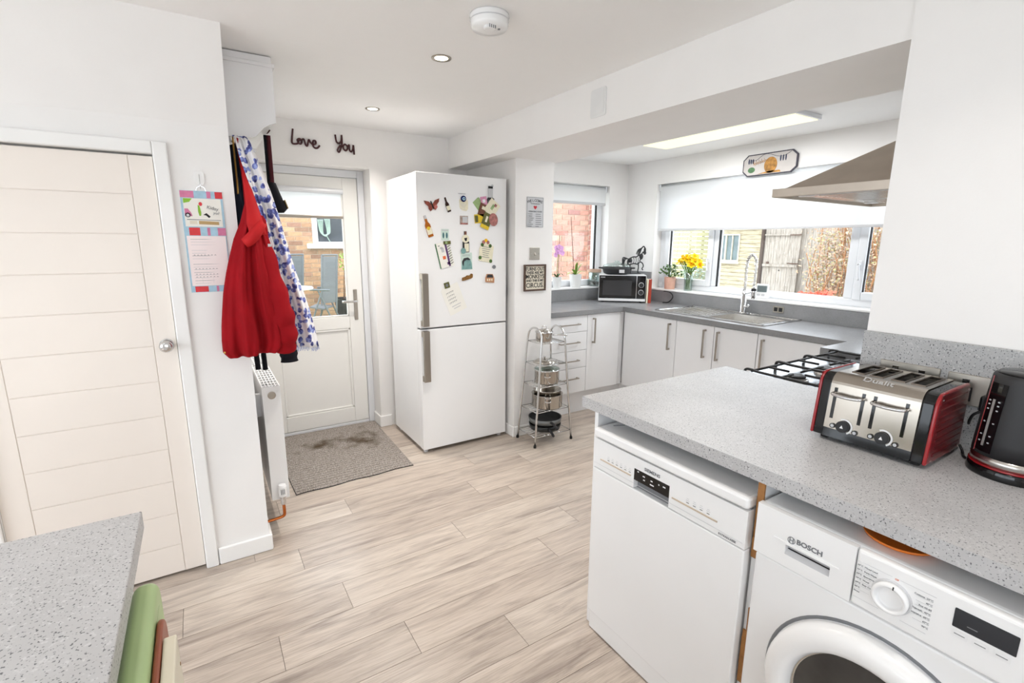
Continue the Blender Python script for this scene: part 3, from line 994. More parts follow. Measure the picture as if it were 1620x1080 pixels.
MB().box(2.907, 3.22, 1.3155, 1.333, FZ0, FZ1).build('door', 'cabinet_white', c, bevel=0.0015)
p = MB().box(2.312, 3.298, 3.25, 3.265, 0, 0.198).box(3.283, 3.298, 1.34, 3.25, 0, 0.198).build('plinth', 'cabinet_white')
tag(p, 'white plinth board running under the drawers and sink cupboards', 'plinth')

SX0, SX1, SY0, SY1 = 3.34, 3.69, 1.965, 2.385          # sink bowl
wt = grid_plate(MB(), 2.307, 3.826, 0.654, 3.796, 0.895, 0.935, [(SX0 - 0.01, SX1 + 0.01, SY0 - 0.01, SY1 + 0.01)],
                [(2.307, 3.826, 3.172, 3.796), (3.212, 3.826, 0.654, 3.172), (2.90, 3.212, 0.654, 1.334)]).build('worktop', 'worktop_grey')
tag(wt, 'dark grey L-shaped worktop running under both kitchen windows', 'worktop')
us = MB()
us.box(2.307, 3.58, 3.778, 3.7965, 0.9355, 1.044).box(3.58, 3.808, 3.778, 3.7965, 0.9355, 1.218)
us.box(3.808, 3.8265, 3.415, 3.778, 0.9355, 1.218).box(3.808, 3.8265, 0.655, 3.415, 0.9355, 1.044)
tag(us.build('upstand', 'worktop_grey', bevel=0.001), 'dark grey upstand behind the sink and microwave, stepped up in the corner', 'upstand')

sk = thing('sink', 'stainless steel sink with square bowl and ribbed drainer', 'sink', (3.54, 2.4, 0.935))
grid_plate(MB(), 3.285, 3.795, 1.90, 2.87, 0.9352, 0.9385, [(SX0, SX1, SY0, SY1)]).build('rim', 'brushed_steel', sk)
b_ = MB()
x0, x1, y0, y1, zt, zb = SX0, SX1, SY0, SY1, 0.9385, 0.765
i_ = 0.02
b_.add([(x0, y0, zt), (x1, y0, zt), (x1, y1, zt), (x0, y1, zt), (x0 + i_, y0 + i_, zb), (x1 - i_, y0 + i_, zb), (x1 - i_, y1 - i_, zb), (x0 + i_, y1 - i_, zb)],
       [(0, 1, 5, 4), (1, 2, 6, 5), (2, 3, 7, 6), (3, 0, 4, 7), (4, 5, 6, 7)])
b_.build('bowl', 'brushed_steel', sk, solid=0.002)
for k in range(7):
    x = 3.36 + 0.055 * k
    MB().box(x, x + 0.012, 2.45, 2.83, 0.9385, 0.9425).build('drainer_rib', 'brushed_steel', sk, bevel=0.002)
MB().box(3.285, 3.795, 2.845, 2.87, 0.9385, 0.945).box(3.285, 3.305, 1.9, 2.87, 0.9385, 0.945).box(3.775, 3.795, 1.9, 2.87, 0.9385, 0.945).box(3.285, 3.795, 1.9, 1.915, 0.9385, 0.945).build('raised_edge', 'chrome', sk, bevel=0.003)
MB().cyl((3.515, 2.175, 0.766), 0.04, 0.003, 20).build('waste', 'chrome', sk)

tp = thing('kitchen_tap', 'tall chrome spring-arch kitchen tap behind the sink bowl', 'tap', (3.74, 2.335, 0.94))
tx, ty = 3.735, 2.345
MB().lathe([(0.027, 0), (0.027, 0.006), (0.022, 0.012), (0.022, 0.14), (0.017, 0.146), (0.017, 0.18)], (tx, ty, 0.946), 20).build('body', 'chrome', tp, smooth=True)
arch = spline([(tx, ty, 1.11), (tx, ty, 1.25), (tx, ty, 1.35), (tx - 0.004, ty - 0.015, 1.395), (tx - 0.012, ty - 0.046, 1.415), (tx - 0.02, ty - 0.078, 1.395), (tx - 0.024, ty - 0.092, 1.34), (tx - 0.024, ty - 0.092, 1.16)], 8)
MB().tube(arch, 0.009, 10).build('hose', 'brushed_steel', tp, smooth=True)
sp = []
tot = len(arch) - 1
for i in range(tot * 6):
    f_ = i / 6.0
    j = int(f_)
    p_ = arch[j].lerp(arch[min(j + 1, tot)], f_ - j)
    t_ = (arch[min(j + 1, tot)] - arch[j]).normalized()
    a_ = Vector((0.5, -0.86, 0)) if abs(t_.z) > 0.5 else Vector((0.5, -0.86, 0))
    a_ = (a_ - t_ * a_.dot(t_)).normalized()
    c_ = t_.cross(a_)
    ang = i * 2.2
    sp.append(p_ + (a_ * math.cos(ang) + c_ * math.sin(ang)) * 0.0125)
MB().tube(sp, 0.0022, 4).build('spring', 'chrome', tp)
MB().lathe([(0.012, 0), (0.017, 0.01), (0.017, 0.07), (0.013, 0.09), (0.011, 0.1)], (tx - 0.024, ty - 0.092, 1.07), 16).build('spray_head', 'chrome', tp, smooth=True)
MB().lathe([(0.0135, 0), (0.0195, 0.004), (0.0195, 0.02), (0.0135, 0.024)], (tx - 0.024, ty - 0.092, 1.13), 16).build('spray_collar', 'black_plastic', tp)
MB().tube([(tx, ty, 1.10), (tx - 0.024, ty - 0.092, 1.13)], 0.006, 8).build('support_arm', 'chrome', tp)
MB().tube(spline([(tx - 0.01, ty - 0.015, 1.0), (tx - 0.03, ty - 0.05, 1.0), (tx - 0.045, ty - 0.075, 1.02)], 4), 0.009, 10).build('lever', 'chrome', tp, smooth=True)

# --- microwave set across the corner
mw = thing('microwave', 'white microwave with black door and two dials', 'microwave', (3.526, 3.520, 0.9355), rad(-42.3))
W2, D2, H0, H1 = 0.223, 0.135, 0.012, 0.262
def lb(root, name, m, x0, x1, y0, y1, z0, z1, bevel=0.0, smooth=False):
    return MB().box(x0, x1, y0, y1, z0, z1).build(name, m, root, bevel=bevel, world=False)
lb(mw, 'body', 'appliance', -W2, W2, -D2 + 0.012, D2, H0, H1, 0.004)
lb(mw, 'door', 'black_gloss', -W2 + 0.004, 0.132, -D2, -D2 + 0.0118, H0 + 0.026, H1 - 0.004, 0.003)
lb(mw, 'door_window', 'microwave_glass', -W2 + 0.04, 0.09, -D2 - 0.001, -D2, H0 + 0.055, H1 - 0.05, 0.0)
lb(mw, 'door_edge', 'chrome', 0.132, 0.137, -D2 - 0.001, -D2 + 0.0118, H0 + 0.026, H1 - 0.004, 0.0)
cp = lb(mw, 'control_panel', 'black_gloss', 0.137, W2 - 0.004, -D2, -D2 + 0.0118, H0 + 0.026, H1 - 0.004, 0.002)
lb(mw, 'base_strip', 'appliance', -W2, W2, -D2, -D2 + 0.0118, H0, H0 + 0.025, 0.003)
for z in (0.10, 0.17):
    dm = MB().lathe([(0.026, 0), (0.026, 0.004)], (0.178, -D2 - 0.004, z), 20, 'Y')
    dm.build('dial_ring', 'appliance_grey', mw, world=False)
    MB().lathe([(0.021, 0), (0.021, 0.014), (0.017, 0.018)], (0, 0, 0), 20, 'Y', cap0=True).build('dial', 'matt_black', mw, world=False).location = (0.178, -D2 - 0.02, z)
for k in range(5):
    lb(mw, 'badge_letter', 'print_light', -0.205 + 0.0085 * k, -0.1985 + 0.0085 * k, -D2 - 0.0008, -D2, H1 - 0.025, H1 - 0.017)
for x in (-0.18, 0.18):
    for y in (-0.1, 0.1):
        MB().cyl((x, y, 0), 0.012, 0.0125, 12).build('foot', 'dark_rubber', mw, world=False)
# black oval casserole with glass lid on the microwave
Mm = Matrix.Translation((3.526, 3.520, 0.9355)) @ Matrix.Rotation(rad(-42.3), 4, 'Z')
pc = Mm @ Vector((-0.055, -0.022, 0.263))
sc = thing('slow_cooker', 'black oval cooking pot with glass lid on top of the microwave', 'pot', pc, rad(-42.3))
def oval(prof, k=0.75, n=28):
    mb = MB().lathe(prof, (0, 0, 0), n)
    mb.v = [(x, y * k, z) for x, y, z in mb.v]
    return mb
oval([(0.095, 0), (0.125, 0.012), (0.138, 0.05), (0.142, 0.072), (0.136, 0.072), (0.13, 0.05), (0.1, 0.02)]).build('pot_body', 'matt_black', sc, smooth=True, world=False)
oval([(0.138, 0.073), (0.13, 0.088), (0.09, 0.104), (0.03, 0.112)]).build('glass_lid', 'glassware', sc, smooth=True, world=False)
oval([(0.0385, 0.112), (0.018, 0.118), (0.026, 0.126), (0.026, 0.13)], 1.0, 16).build('lid_knob', 'glassware', sc, smooth=True, world=False)
for s in (-1, 1):
    MB().tube(spline([(s * 0.135, -0.035, 0.06), (s * 0.165, -0.025, 0.062), (s * 0.17, 0, 0.062), (s * 0.165, 0.025, 0.062), (s * 0.135, 0.035, 0.06)], 4), 0.007, 8).build('pot_handle', 'matt_black', sc, smooth=True, world=False)
MB().box(0.02, 0.07, -0.112, -0.104, 0.02, 0.05).build('switch_plate', 'appliance_grey', sc, world=False)
# prancing horse cut from black wire
hp = Mm @ Vector((0.125, 0.108, 0.264))
hs = thing('horse_sculpture', 'black wire prancing horse ornament behind the oval pot', 'ornament', hp, rad(-30))
hm = MB()
def hp_(pts, r=0.005, k=5):
    hm.tube(spline([(x, 0.012 * math.sin(9 * x + 7 * z), z) for x, z in pts], k), r, 6)
hp_([(-0.062, 0.145), (-0.02, 0.165), (0.02, 0.168), (0.045, 0.20), (0.06, 0.245), (0.078, 0.268), (0.09, 0.262)], 0.006)
hp_([(0.09, 0.262), (0.095, 0.235), (0.105, 0.205), (0.095, 0.193), (0.082, 0.215), (0.07, 0.195), (0.062, 0.155), (0.05, 0.125)], 0.006)
hp_([(-0.065, 0.145), (-0.075, 0.11), (-0.055, 0.09), (-0.01, 0.1), (0.03, 0.095), (0.055, 0.12)], 0.006)
hp_([(-0.06, 0.12), (-0.078, 0.08), (-0.062, 0.055), (-0.07, 0.006), (-0.055, 0.004)], 0.006)
hp_([(-0.04, 0.1), (-0.05, 0.07), (-0.035, 0.045), (-0.045, 0.006), (-0.03, 0.004)], 0.0055)
hp_([(0.035, 0.11), (0.04, 0.06), (0.035, 0.03), (0.04, 0.006), (0.055, 0.004)], 0.006)
hp_([(0.05, 0.12), (0.078, 0.105), (0.09, 0.075), (0.078, 0.05), (0.088, 0.035)], 0.0055)
for k in range(5):
    hp_([(0.055 + 0.006 * k, 0.25 + 0.004 * k), (0.028 + 0.006 * k, 0.235), (0.01 + 0.008 * k, 0.195 - 0.006 * k)], 0.0032, 4)
for k in range(6):
    hp_([(-0.064, 0.146), (-0.095 - 0.006 * k, 0.14 + 0.004 * k), (-0.11 - 0.004 * k, 0.1), (-0.10 - 0.009 * k, 0.055 + 0.008 * k)], 0.0032, 4)
for k in range(4):
    hp_([(-0.04 + 0.025 * k, 0.16), (-0.03 + 0.022 * k, 0.13), (-0.035 + 0.022 * k, 0.102)], 0.0028, 4)
hm.ell((0.093, 0, 0.232), 0.012, 0.008, 0.028).ell((0.06, 0, 0.17), 0.02, 0.01, 0.03).ell((-0.05, 0, 0.13), 0.022, 0.01, 0.022)
hm.build('wire_figure', 'matt_black', hs, smooth=True, world=False)
MB().box(-0.075, 0.06, -0.02, 0.02, 0, 0.006).build('stand', 'matt_black', hs, world=False)
# books and flex beside the microwave
for nm, m_, x0, x1, y0, h_, lab in (('recipe_book', 'book_cream', 0.231, 0.246, -0.128, 0.225, 'thin cream book standing against the side of the microwave'),
                                    ('recipe_book', 'book_red', 0.249, 0.276, -0.125, 0.225, 'red-covered book standing upright behind the thin cream one')):
    bp_ = Mm @ Vector(((x0 + x1) / 2, y0 + 0.075, 0.0))
    bk = thing(nm, lab, 'book', bp_, rad(-42.3), group='cookery books')
    w_ = (x1 - x0) / 2
    MB().box(-w_ + 0.002, w_ - 0.002, -0.072, 0.07, 0.003, h_ - 0.003).build('pages', 'paper', bk, world=False)
    MB().box(-w_, -w_ + 0.002, -0.074, 0.075, 0, h_).box(w_ - 0.002, w_, -0.074, 0.075, 0, h_).box(-w_, w_, -0.0765, -0.072, 0, h_).build('cover', m_, bk, world=False)
    if m_ == 'book_red':
        MB().box(-w_ - 0.0008, -w_, -0.05, 0.05, 0.13, 0.19).build('cover_print', 'book_cream', bk, world=False)
tag(MB().tube(spline([(3.77, 3.20, 0.94), (3.765, 3.13, 0.95), (3.785, 3.10, 1.0), (3.79, 3.14, 1.04), (3.795, 3.22, 1.045)], 6), 0.005, 6).build('power_cord', 'black_plastic', smooth=True), 'black appliance flex looping up behind the books', 'cord')

# --- things on the window boards
def leaf_blade(mb, base_, tip, w, curl=0.0, n=5, side=None):
    b_, t_ = Vector(base_), Vector(tip)
    d_ = t_ - b_
    s_ = side or d_.cross(Vector((0, 0, 1)))
    if s_.length < 1e-5:
        s_ = Vector((1, 0, 0))
    s_ = s_.normalized()
    rows = []
    for i in range(n + 1):
        f_ = i / n
        c_ = b_ + d_ * f_ + Vector((0, 0, curl * math.sin(math.pi * f_)))
        ww = w * math.sin(math.pi * min(0.98, f_ * 0.9 + 0.08)) / 2
        rows.append([tuple(c_ - s_ * ww), tuple(c_ + Vector((0, 0, -0.15 * ww))), tuple(c_ + s_ * ww)])
    mb.grid(rows)

def pot(root, m, x, y, z, r0, r1, h, soil=True):
    MB().lathe([(r0, 0), (r1, h), (r1 * 0.93, h), (r0 * 0.92, h * 0.3)], (x, y, z), 24).build('pot', m, root, smooth=False)
    if soil:
        MB().cyl((x, y, z + h * 0.82), r1 * 0.9, 0.004, 20).build('soil', 'soil', root)

SZ = 1.0645
rg = random.Random(11)
pl = thing('potted_orchid', 'pink orchid in a white pot on the brick-facing window board', 'plant', (2.965, 3.84, SZ))
pot(pl, 'pot_white', 2.965, 3.84, SZ, 0.036, 0.05, 0.105)
MB().tube(spline([(2.965, 3.84, SZ + 0.09), (2.968, 3.84, 1.28), (2.972, 3.835, 1.40), (2.955, 3.82, 1.45), (2.93, 3.81, 1.44)], 6), 0.003, 6).build('stem', 'stem_green', pl)
MB().tube([(2.985, 3.845, SZ + 0.09), (2.995, 3.85, 1.57)], 0.0025, 5).build('cane', 'stem_brown', pl)
lv_ = MB()
for a, l in ((200, 0.10), (340, 0.08), (280, 0.06)):
    leaf_blade(lv_, (2.965, 3.84, SZ + 0.10), (2.965 + l * math.cos(rad(a)), 3.84 + 0.3 * l * math.sin(rad(a)), SZ + 0.115), 0.035, 0.03)
lv_.build('leaves', 'leaf', pl, solid=0.0015)
for (fx, fz) in ((2.925, 1.45), (2.955, 1.46), (2.985, 1.445), (2.94, 1.415), (2.97, 1.41), (3.005, 1.40), (2.93, 1.385)):
    fm = MB()
    fy = 3.812 + rg.uniform(-0.008, 0.008)
    for k in range(5):
        a = k * 2 * math.pi / 5 + rg.uniform(0, 0.5)
        leaf_blade(fm, (fx, fy, fz), (fx + 0.028 * math.cos(a), fy - 0.004, fz + 0.028 * math.sin(a)), 0.03, 0, 4, side=Vector((-math.sin(a), 0, math.cos(a))))
    fm.build('flower', 'petal_pink', pl, solid=0.001)
pl = thing('potted_plant', 'leafy plant with a tall cane in a round white pot', 'plant', (3.20, 3.84, SZ))
pot(pl, 'pot_white', 3.20, 3.84, SZ, 0.052, 0.062, 0.125)
MB().tube([(3.185, 3.845, SZ + 0.1), (3.13, 3.85, 1.75)], 0.003, 5).build('cane', 'stem_brown', pl)
lv_ = MB()
for a, l, u in ((185, 0.13, 0.0), (350, 0.11, 0.02), (90, 0.06, 0.12), (60, 0.05, 0.15), (150, 0.09, 0.05), (20, 0.07, 0.10)):
    leaf_blade(lv_, (3.20, 3.84, SZ + 0.115), (3.20 + l * math.cos(rad(a)), 3.84 - 0.02, SZ + 0.125 + u), 0.034, 0.025)
lv_.build('leaves', 'leaf_light', pl, solid=0.0015)
pl = thing('potted_plant', 'trailing green plant in a clear glass jar on the window board', 'plant', (3.45, 3.835, SZ))
MB().lathe([(0.05, 0), (0.06, 0.01), (0.066, 0.14), (0.064, 0.14), (0.057, 0.012)], (3.45, 3.835, SZ), 24).build('jar', 'glassware', pl, smooth=True)
MB().cyl((3.45, 3.835, SZ + 0.012), 0.054, 0.03, 20).build('soil', 'soil', pl)
lv_ = MB()
for k in range(26):
    a, l = rg.uniform(0, 6.28), rg.uniform(0.03, 0.055)
    z0 = SZ + rg.uniform(0.04, 0.12)
    leaf_blade(lv_, (3.45, 3.835, z0), (3.45 + l * math.cos(a), 3.835 + l * math.sin(a) * 0.9, z0 + rg.uniform(-0.01, 0.05)), 0.022, 0.004, 4)
lv_.build('leaves', 'leaf', pl, solid=0.0012)
MB().lathe([(0.0665, 0.14), (0.068, 0.144), (0.0665, 0.17), (0.0645, 0.17), (0.0645, 0.14)], (3.45, 3.835, SZ), 24, cap0=False, cap1=False).build('jar_rim', mat('jar_rim', (190, 160, 140), 0.6), pl)

pl = thing('potted_plant', 'bushy green plant in a pink pot beside the daffodils', 'plant', (3.868, 3.215, SZ))
pot(pl, 'pot_pink', 3.868, 3.215, SZ, 0.048, 0.054, 0.115)
lv_ = MB()
st = MB()
for k in range(70):
    a, e = rg.uniform(0, 6.28), rg.uniform(0.15, 1.4)
    L_ = rg.uniform(0.07, 0.13)
    p0 = Vector((3.868, 3.215, SZ + 0.11))
    d_ = Vector((math.cos(a) * math.cos(e) * 0.62, math.sin(a) * math.cos(e) * 1.05, math.sin(e) * 0.95))
    p1 = p0 + d_ * L_
    if k % 4 == 0:
        st.tube([p0, p1], 0.0018, 5)
    for q in range(2):
        p2 = p1 + Vector((rg.uniform(-0.014, 0.014), rg.uniform(-0.03, 0.03), rg.uniform(-0.012, 0.022)))
        leaf_blade(lv_, p1, p2, 0.026, 0.004, 3)
lv_.build('leaves', 'leaf', pl)
st.build('stems', 'stem_green', pl)
vz = thing('flower_vase', 'clear glass vase of yellow daffodils on the sink window board', 'vase', (3.866, 3.0, SZ))
MB().lathe([(0.034, 0), (0.036, 0.004), (0.038, 0.1), (0.05, 0.175), (0.048, 0.175), (0.036, 0.1), (0.033, 0.01)], (3.866, 3.0, SZ), 24).build('vase_body', 'glassware', vz, smooth=True)
st = MB()
for k in range(17):
    a, rr = k * 2.4, 0.022 * math.sqrt(k / 17)
    a2, r3 = a, 0.115 * math.sqrt((k + 0.5) / 17)
    top = Vector((3.866 + r3 * math.cos(a2) * 0.48, 3.0 + r3 * math.sin(a2), SZ + 0.315 - 0.06 * (r3 / 0.105) ** 2 + rg.uniform(-0.02, 0.02)))
    st.tube(spline([(3.866 + rr * math.cos(a), 3.0 + rr * math.sin(a), SZ + 0.012), (3.866 + rr * 1.2 * math.cos(a), 3.0 + rr * 1.2 * math.sin(a), SZ + 0.15), tuple(top)], 4), 0.0038, 5)
    out = (top - Vector((3.866, 3.0, SZ + 0.16))).normalized()
    out = (out + Vector((-0.35, -0.2, 0))).normalized()
    ax = out.orthogonal().normalized()
    bx_ = out.cross(ax)
    fm = MB()
    for q in range(6):
        an = q * math.pi / 3
        dd = ax * math.cos(an) + bx_ * math.sin(an)
        sd = bx_ * math.cos(an) - ax * math.sin(an)
        leaf_blade(fm, top, top + dd * 0.046 + out * 0.008, 0.034, 0, 4, side=sd)
    fl = fm.build('flower', 'petal_yellow', vz, solid=0.001)
    tr = MB()
    rows = []
    for (rr_, hh) in ((0.009, 0.0), (0.011, 0.014), (0.017, 0.024)):
        rows.append([tuple(top + out * hh + (ax * math.cos(i * 0.6283) + bx_ * math.sin(i * 0.6283)) * rr_) for i in range(10)])
    tr.grid(rows, closed=True)
    tr.build('trumpet', 'petal_orange' if k % 3 == 0 else 'petal_yellow', fl, solid=0.001)
st.build('stems', 'stem_green', vz, smooth=True)

ws = thing('weather_station', 'small silver desk clock with grey screen on the sink window board', 'clock', (3.868, 2.27, SZ), rad(-90 + 12))
MB().prism([(-0.03, 0), (0.03, 0), (0.022, 0.03), (-0.008, 0.118), (-0.02, 0.118)], (0.048, 0, 0), (0, 1, 0), (0, 0, 1), (1, 0, 0), 0.096).build('case', 'appliance', ws, bevel=0.006, world=False)
sl = math.atan2(0.118, 0.01)
fr_ = ((1, 0, 0), (0, 0.0844, 0.9964), (0, -0.9964, 0.0844))
MB().prism(rrect(0.074, 0.05, 0.004), (0, -0.0236 - 0.001, 0.078), *fr_, 0.002).build('screen', 'lcd', ws, world=False)
MB().prism(rrect(0.026, 0.016, 0.006), (0.012, -0.0275, 0.03), *fr_, 0.003).build('button', 'appliance_grey', ws, world=False)
MB().prism(rrect(0.026, 0.016, 0.006), (-0.022, -0.0275, 0.03), *fr_, 0.003).build('button', 'appliance_grey', ws, world=False)

so = thing('wall_socket', 'small brushed steel socket in the grey upstand near the tap', 'socket', (3.806, 2.09, 1.0))
MB().box(3.803, 3.808, 2.05, 2.135, 0.972, 1.022).build('plate', 'slate_socket', so, bevel=0.002)
for y in (2.073, 2.112):
    MB().box(3.8015, 3.803, y - 0.013, y + 0.013, 0.982, 1.012).build('insert', 'print_black', so)

pq = thing('wall_plaque', 'long octagonal painted plaque hanging above the sink window', 'plaque', (3.81, 2.3, 2.03))
oct_ = [(-0.218, 0.045), (-0.218, -0.045), (-0.178, -0.082), (0.178, -0.082), (0.218, -0.045), (0.218, 0.045), (0.178, 0.082), (-0.178, 0.082)]
pc_ = (3.812, 2.298, 2.11)
MB().prism(oct_, pc_, *FACE['-X'], 0.012).build('board', mat('plaque_edge', (52, 48, 62), 0.5), pq, bevel=0.002)
MB().prism([(x * 0.955, y * 0.9) for x, y in oct_], (3.8105, pc_[1], pc_[2]), *FACE['-X'], 0.0015).build('painted_face', mat('plaque_face', (196, 190, 186), 0.6, var=0.05, vscale=12), pq)
def pp(poly, m, name='painted_mark'):
    MB().prism(poly, (3.8097, pc_[1], pc_[2]), *FACE['-X'], 0.0008).build(name, m, pq)
pp(circ(0.052, 24, 0.015, -0.012, 0.06), mat('plaque_gold', (170, 120, 50), 0.6, var=0.5, vscale=40))
pp(circ(0.03, 14, -0.14, -0.035, 0.022), mat('plaque_green', (80, 120, 80), 0.6, var=0.3, vscale=40))
pp([(-0.09, -0.07), (0.0, -0.055), (0.09, -0.055), (0.1, -0.07)], 'plaque_gold')
for k in range(3):
    pp(circ(0.007, 8, -0.165 + 0.017 * k, 0.03, 0.02), 'navy_card')
    pp(circ(0.006, 8, 0.09 + 0.02 * k, 0.03, 0.024), 'navy_card')
cm = MB()
cm.tube([(3.8095, pc_[1] - u, pc_[2] + v) for u, v in [(p_[0], p_[1]) for p_ in spline([(-0.17, 0.05, 0), (-0.11, 0.035, 0), (-0.05, 0.07, 0), (0.0, 0.07, 0), (0.07, 0.045, 0), (0.12, 0.045, 0), (0.17, 0.07, 0)], 5)]], 0.0015, 5)
cm.build('painted_line', 'navy_card', pq)
cm = MB()
for k in range(5):
    u0 = -0.125 + 0.021 * k
    cm.tube([(3.8095, pc_[1] - u, pc_[2] + v) for u, v, w in spline([(u0, 0.03 + 0.004 * k, 0), (u0 + 0.004, 0.0 + 0.004 * k, 0), (u0 + 0.013, 0.018 + 0.004 * k, 0), (u0 + 0.017, -0.004 + 0.005 * k, 0)], 4)], 0.0016, 5)
cm.build('painted_script', 'plaque_gold', pq)

# ================================================================== COOKER AND HOOD
ck = thing('range_cooker', 'stainless gas range cooker with black cast pan supports', 'cooker', (2.475, 1.0, 0))
CX0, CX1, CY0, CY1, CZ = 2.06, 2.89, 0.66, 1.315, 0.898
MB().box(CX0, CX1, CY0, CY1 - 0.03, 0.08, CZ - 0.03).build('body', 'black_plastic', ck, bevel=0.003)
MB().box(CX0, CX1, CY0, CY1, CZ - 0.03, CZ).build('hob_top', 'hob_enamel', ck, bevel=0.006)
MB().box(CX0, CX1, CY1 - 0.03, CY1 - 0.005, 0.75, CZ - 0.03).build('control_panel', 'brushed_steel', ck, bevel=0.003)
for k in range(7):
    MB().lathe([(0.02, 0), (0.018, 0.025)], (CX0 + 0.1 + k * 0.105, CY1 - 0.005, 0.81), 14, 'Y').build('knob', 'black_plastic', ck)
for x0, x1 in ((CX0 + 0.005, (CX0 + CX1) / 2 - 0.003), ((CX0 + CX1) / 2 + 0.003, CX1 - 0.005)):
    dd = MB().box(x0, x1, CY1 - 0.03, CY1 - 0.008, 0.12, 0.745).build('oven_door', 'brushed_steel', ck, bevel=0.003)
    MB().tube([(x0 + 0.04, CY1 + 0.03, 0.70), (x1 - 0.04, CY1 + 0.03, 0.70)], 0.009, 10).build('door_handle', 'chrome', dd)
for x in (CX0 + 0.05, CX1 - 0.05):
    for y in (CY0 + 0.06, CY1 - 0.1):
        MB().cyl((x, y, 0), 0.02, 0.081, 12).build('foot', 'dark_rubber', ck)
for k in range(3):
    gx0 = CX0 + 0.025 + 0.262 * k
    gx1 = gx0 + 0.256
    for y in (0.82, 1.10):
        bc = ((gx0 + gx1) / 2, y, CZ)
        bu = MB().lathe([(0.05, 0), (0.048, 0.012), (0.04, 0.014), (0.04, 0.02)], bc, 20).build('burner', 'brushed_steel', ck)
        MB().lathe([(0.036, 0.02), (0.036, 0.027), (0.028, 0.03)], bc, 20).build('burner_cap', 'cast_iron', bu)
    g = MB()
    zt = CZ + 0.036
    for x in (gx0, gx1):
        g.tube(spline([(x, CY1 - 0.045, CZ + 0.002), (x, CY1 - 0.05, zt), (x, CY1 - 0.08, zt + 0.004), (x, CY1 - 0.12, zt), (x, 1.0, zt), (x, 0.74, zt), (x, 0.71, CZ + 0.002)], 4), 0.006, 6)
    for y in (0.74, 0.96, 1.235):
        g.tube([(gx0, y, zt - 0.002), (gx1, y, zt - 0.002)], 0.006, 6)
    for y in (0.82, 1.10):
        xm = (gx0 + gx1) / 2
        for dx, dy in ((1, 0), (-1, 0), (0, 1), (0, -1)):
            g.tube([(xm + dx * 0.128, y + dy * 0.13, zt), (xm + dx * 0.035, y + dy * 0.035, zt)], 0.0055, 6)
    g.build('pan_support', 'cast_iron', ck, smooth=True)

hd = thing('extractor_hood', 'stainless steel chimney extractor hood above the cooker', 'hood', (2.51, 0.9, 1.69))
HX0, HX1, HY0, HY1, HZ0, HZ1 = 2.06, 2.96, 0.652, 1.215, 1.690, 1.724
rim = MB()
rim.box(HX0, HX0 + 0.012, HY0, HY1, HZ0, HZ1).box(HX1 - 0.012, HX1, HY0, HY1, HZ0, HZ1).box(HX0 + 0.012, HX1 - 0.012, HY1 - 0.012, HY1, HZ0, HZ1).box(HX0 + 0.012, HX1 - 0.012, HY0, HY0 + 0.012, HZ0, HZ1)
rim.build('rim', 'hood_steel', hd, bevel=0.002)
cx0, cx1, cy1, cz = 2.40, 2.62, 0.86, 1.93
c_ = MB()
i0 = 0.008
a_ = [(HX0 + i0, HY0, HZ1), (HX1 - i0, HY0, HZ1), (HX1 - i0, HY1 - 0.05, HZ1), (HX0 + i0, HY1 - 0.05, HZ1)]
b2 = [(cx0, HY0, cz), (cx1, HY0, cz), (cx1, cy1, cz), (cx0, cy1, cz)]
c_.add(a_ + b2, [(3, 2, 1, 0), (4, 5, 6, 7), (0, 1, 5, 4), (1, 2, 6, 5), (2, 3, 7, 6), (3, 0, 4, 7)])
c_.add([(HX0 + i0, HY1 - 0.05, HZ1), (HX1 - i0, HY1 - 0.05, HZ1), (HX1, HY1, HZ1), (HX0, HY1, HZ1)], [(0, 1, 2, 3)])
c_.build('canopy', 'hood_steel', hd)
MB().box(cx0, cx1, HY0, cy1, cz, 2.279).build('chimney', 'hood_steel', hd, bevel=0.002)
MB().box(HX0 + 0.012, HX1 - 0.012, HY0 + 0.012, HY1 - 0.012, HZ0 + 0.012, HZ0 + 0.016).build('underside', 'brushed_steel', hd)
for k in range(2):
    x0 = HX0 + 0.08 + 0.38 * k
    fl = MB().box(x0, x0 + 0.36, HY0 + 0.08, HY1 - 0.12, HZ0 + 0.006, HZ0 + 0.0125).build('filter', 'appliance_grey', hd, bevel=0.002)
    for q in range(9):
        MB().box(x0 + 0.02 + q * 0.037, x0 + 0.035 + q * 0.037, HY0 + 0.1, HY1 - 0.14, HZ0 + 0.003, HZ0 + 0.0065).build('filter_bar', 'brushed_steel', fl)
for x in (2.2, 2.8):
    MB().lathe([(0.03, 0), (0.03, 0.006)], (x, HY1 - 0.07, HZ0 + 0.007), 18).build('hood_lamp', 'appliance', hd)
for k in range(4):
    MB().box(2.4 + 0.04 * k, 2.42 + 0.04 * k, HY1 - 0.0005, HY1 + 0.003, HZ0 + 0.01, HZ0 + 0.022).build('button', 'black_plastic', hd)

# ================================================================== PENINSULA
FX = 1.165
wk = grid_plate(MB(), 1.173, 2.052, -0.9, 1.345, 0.895, 0.935, [], [(1.173, 1.788, -0.9, 1.345), (1.788, 2.052, 0.694, 1.345)]).build('worktop', 'worktop_speckled')
tag(wk, 'light grey speckled worktop over the dishwasher carrying the toaster and kettle', 'worktop')
us = MB().box(1.772, 1.7895, -0.9, 0.692, 0.9355, 1.232).build('upstand', 'upstand_speckled', bevel=0.001)
tag(us, 'light speckled upstand on the wall behind the toaster', 'upstand')
pn = MB().box(1.19, 2.05, 1.272, 1.29, 0, 0.8945).build('end_panel', 'cabinet_white', bevel=0.001)
tag(pn, 'white end panel at the free end of the speckled worktop', 'panel')
pn = thing('divider_panel', 'white divider between dishwasher and washing machine with chipped raw edge', 'panel', (1.6, 0.645, 0))
MB().box(1.20, 1.788, 0.6375, 0.6555, 0, 0.8945).build('board', 'cabinet_white', pn)
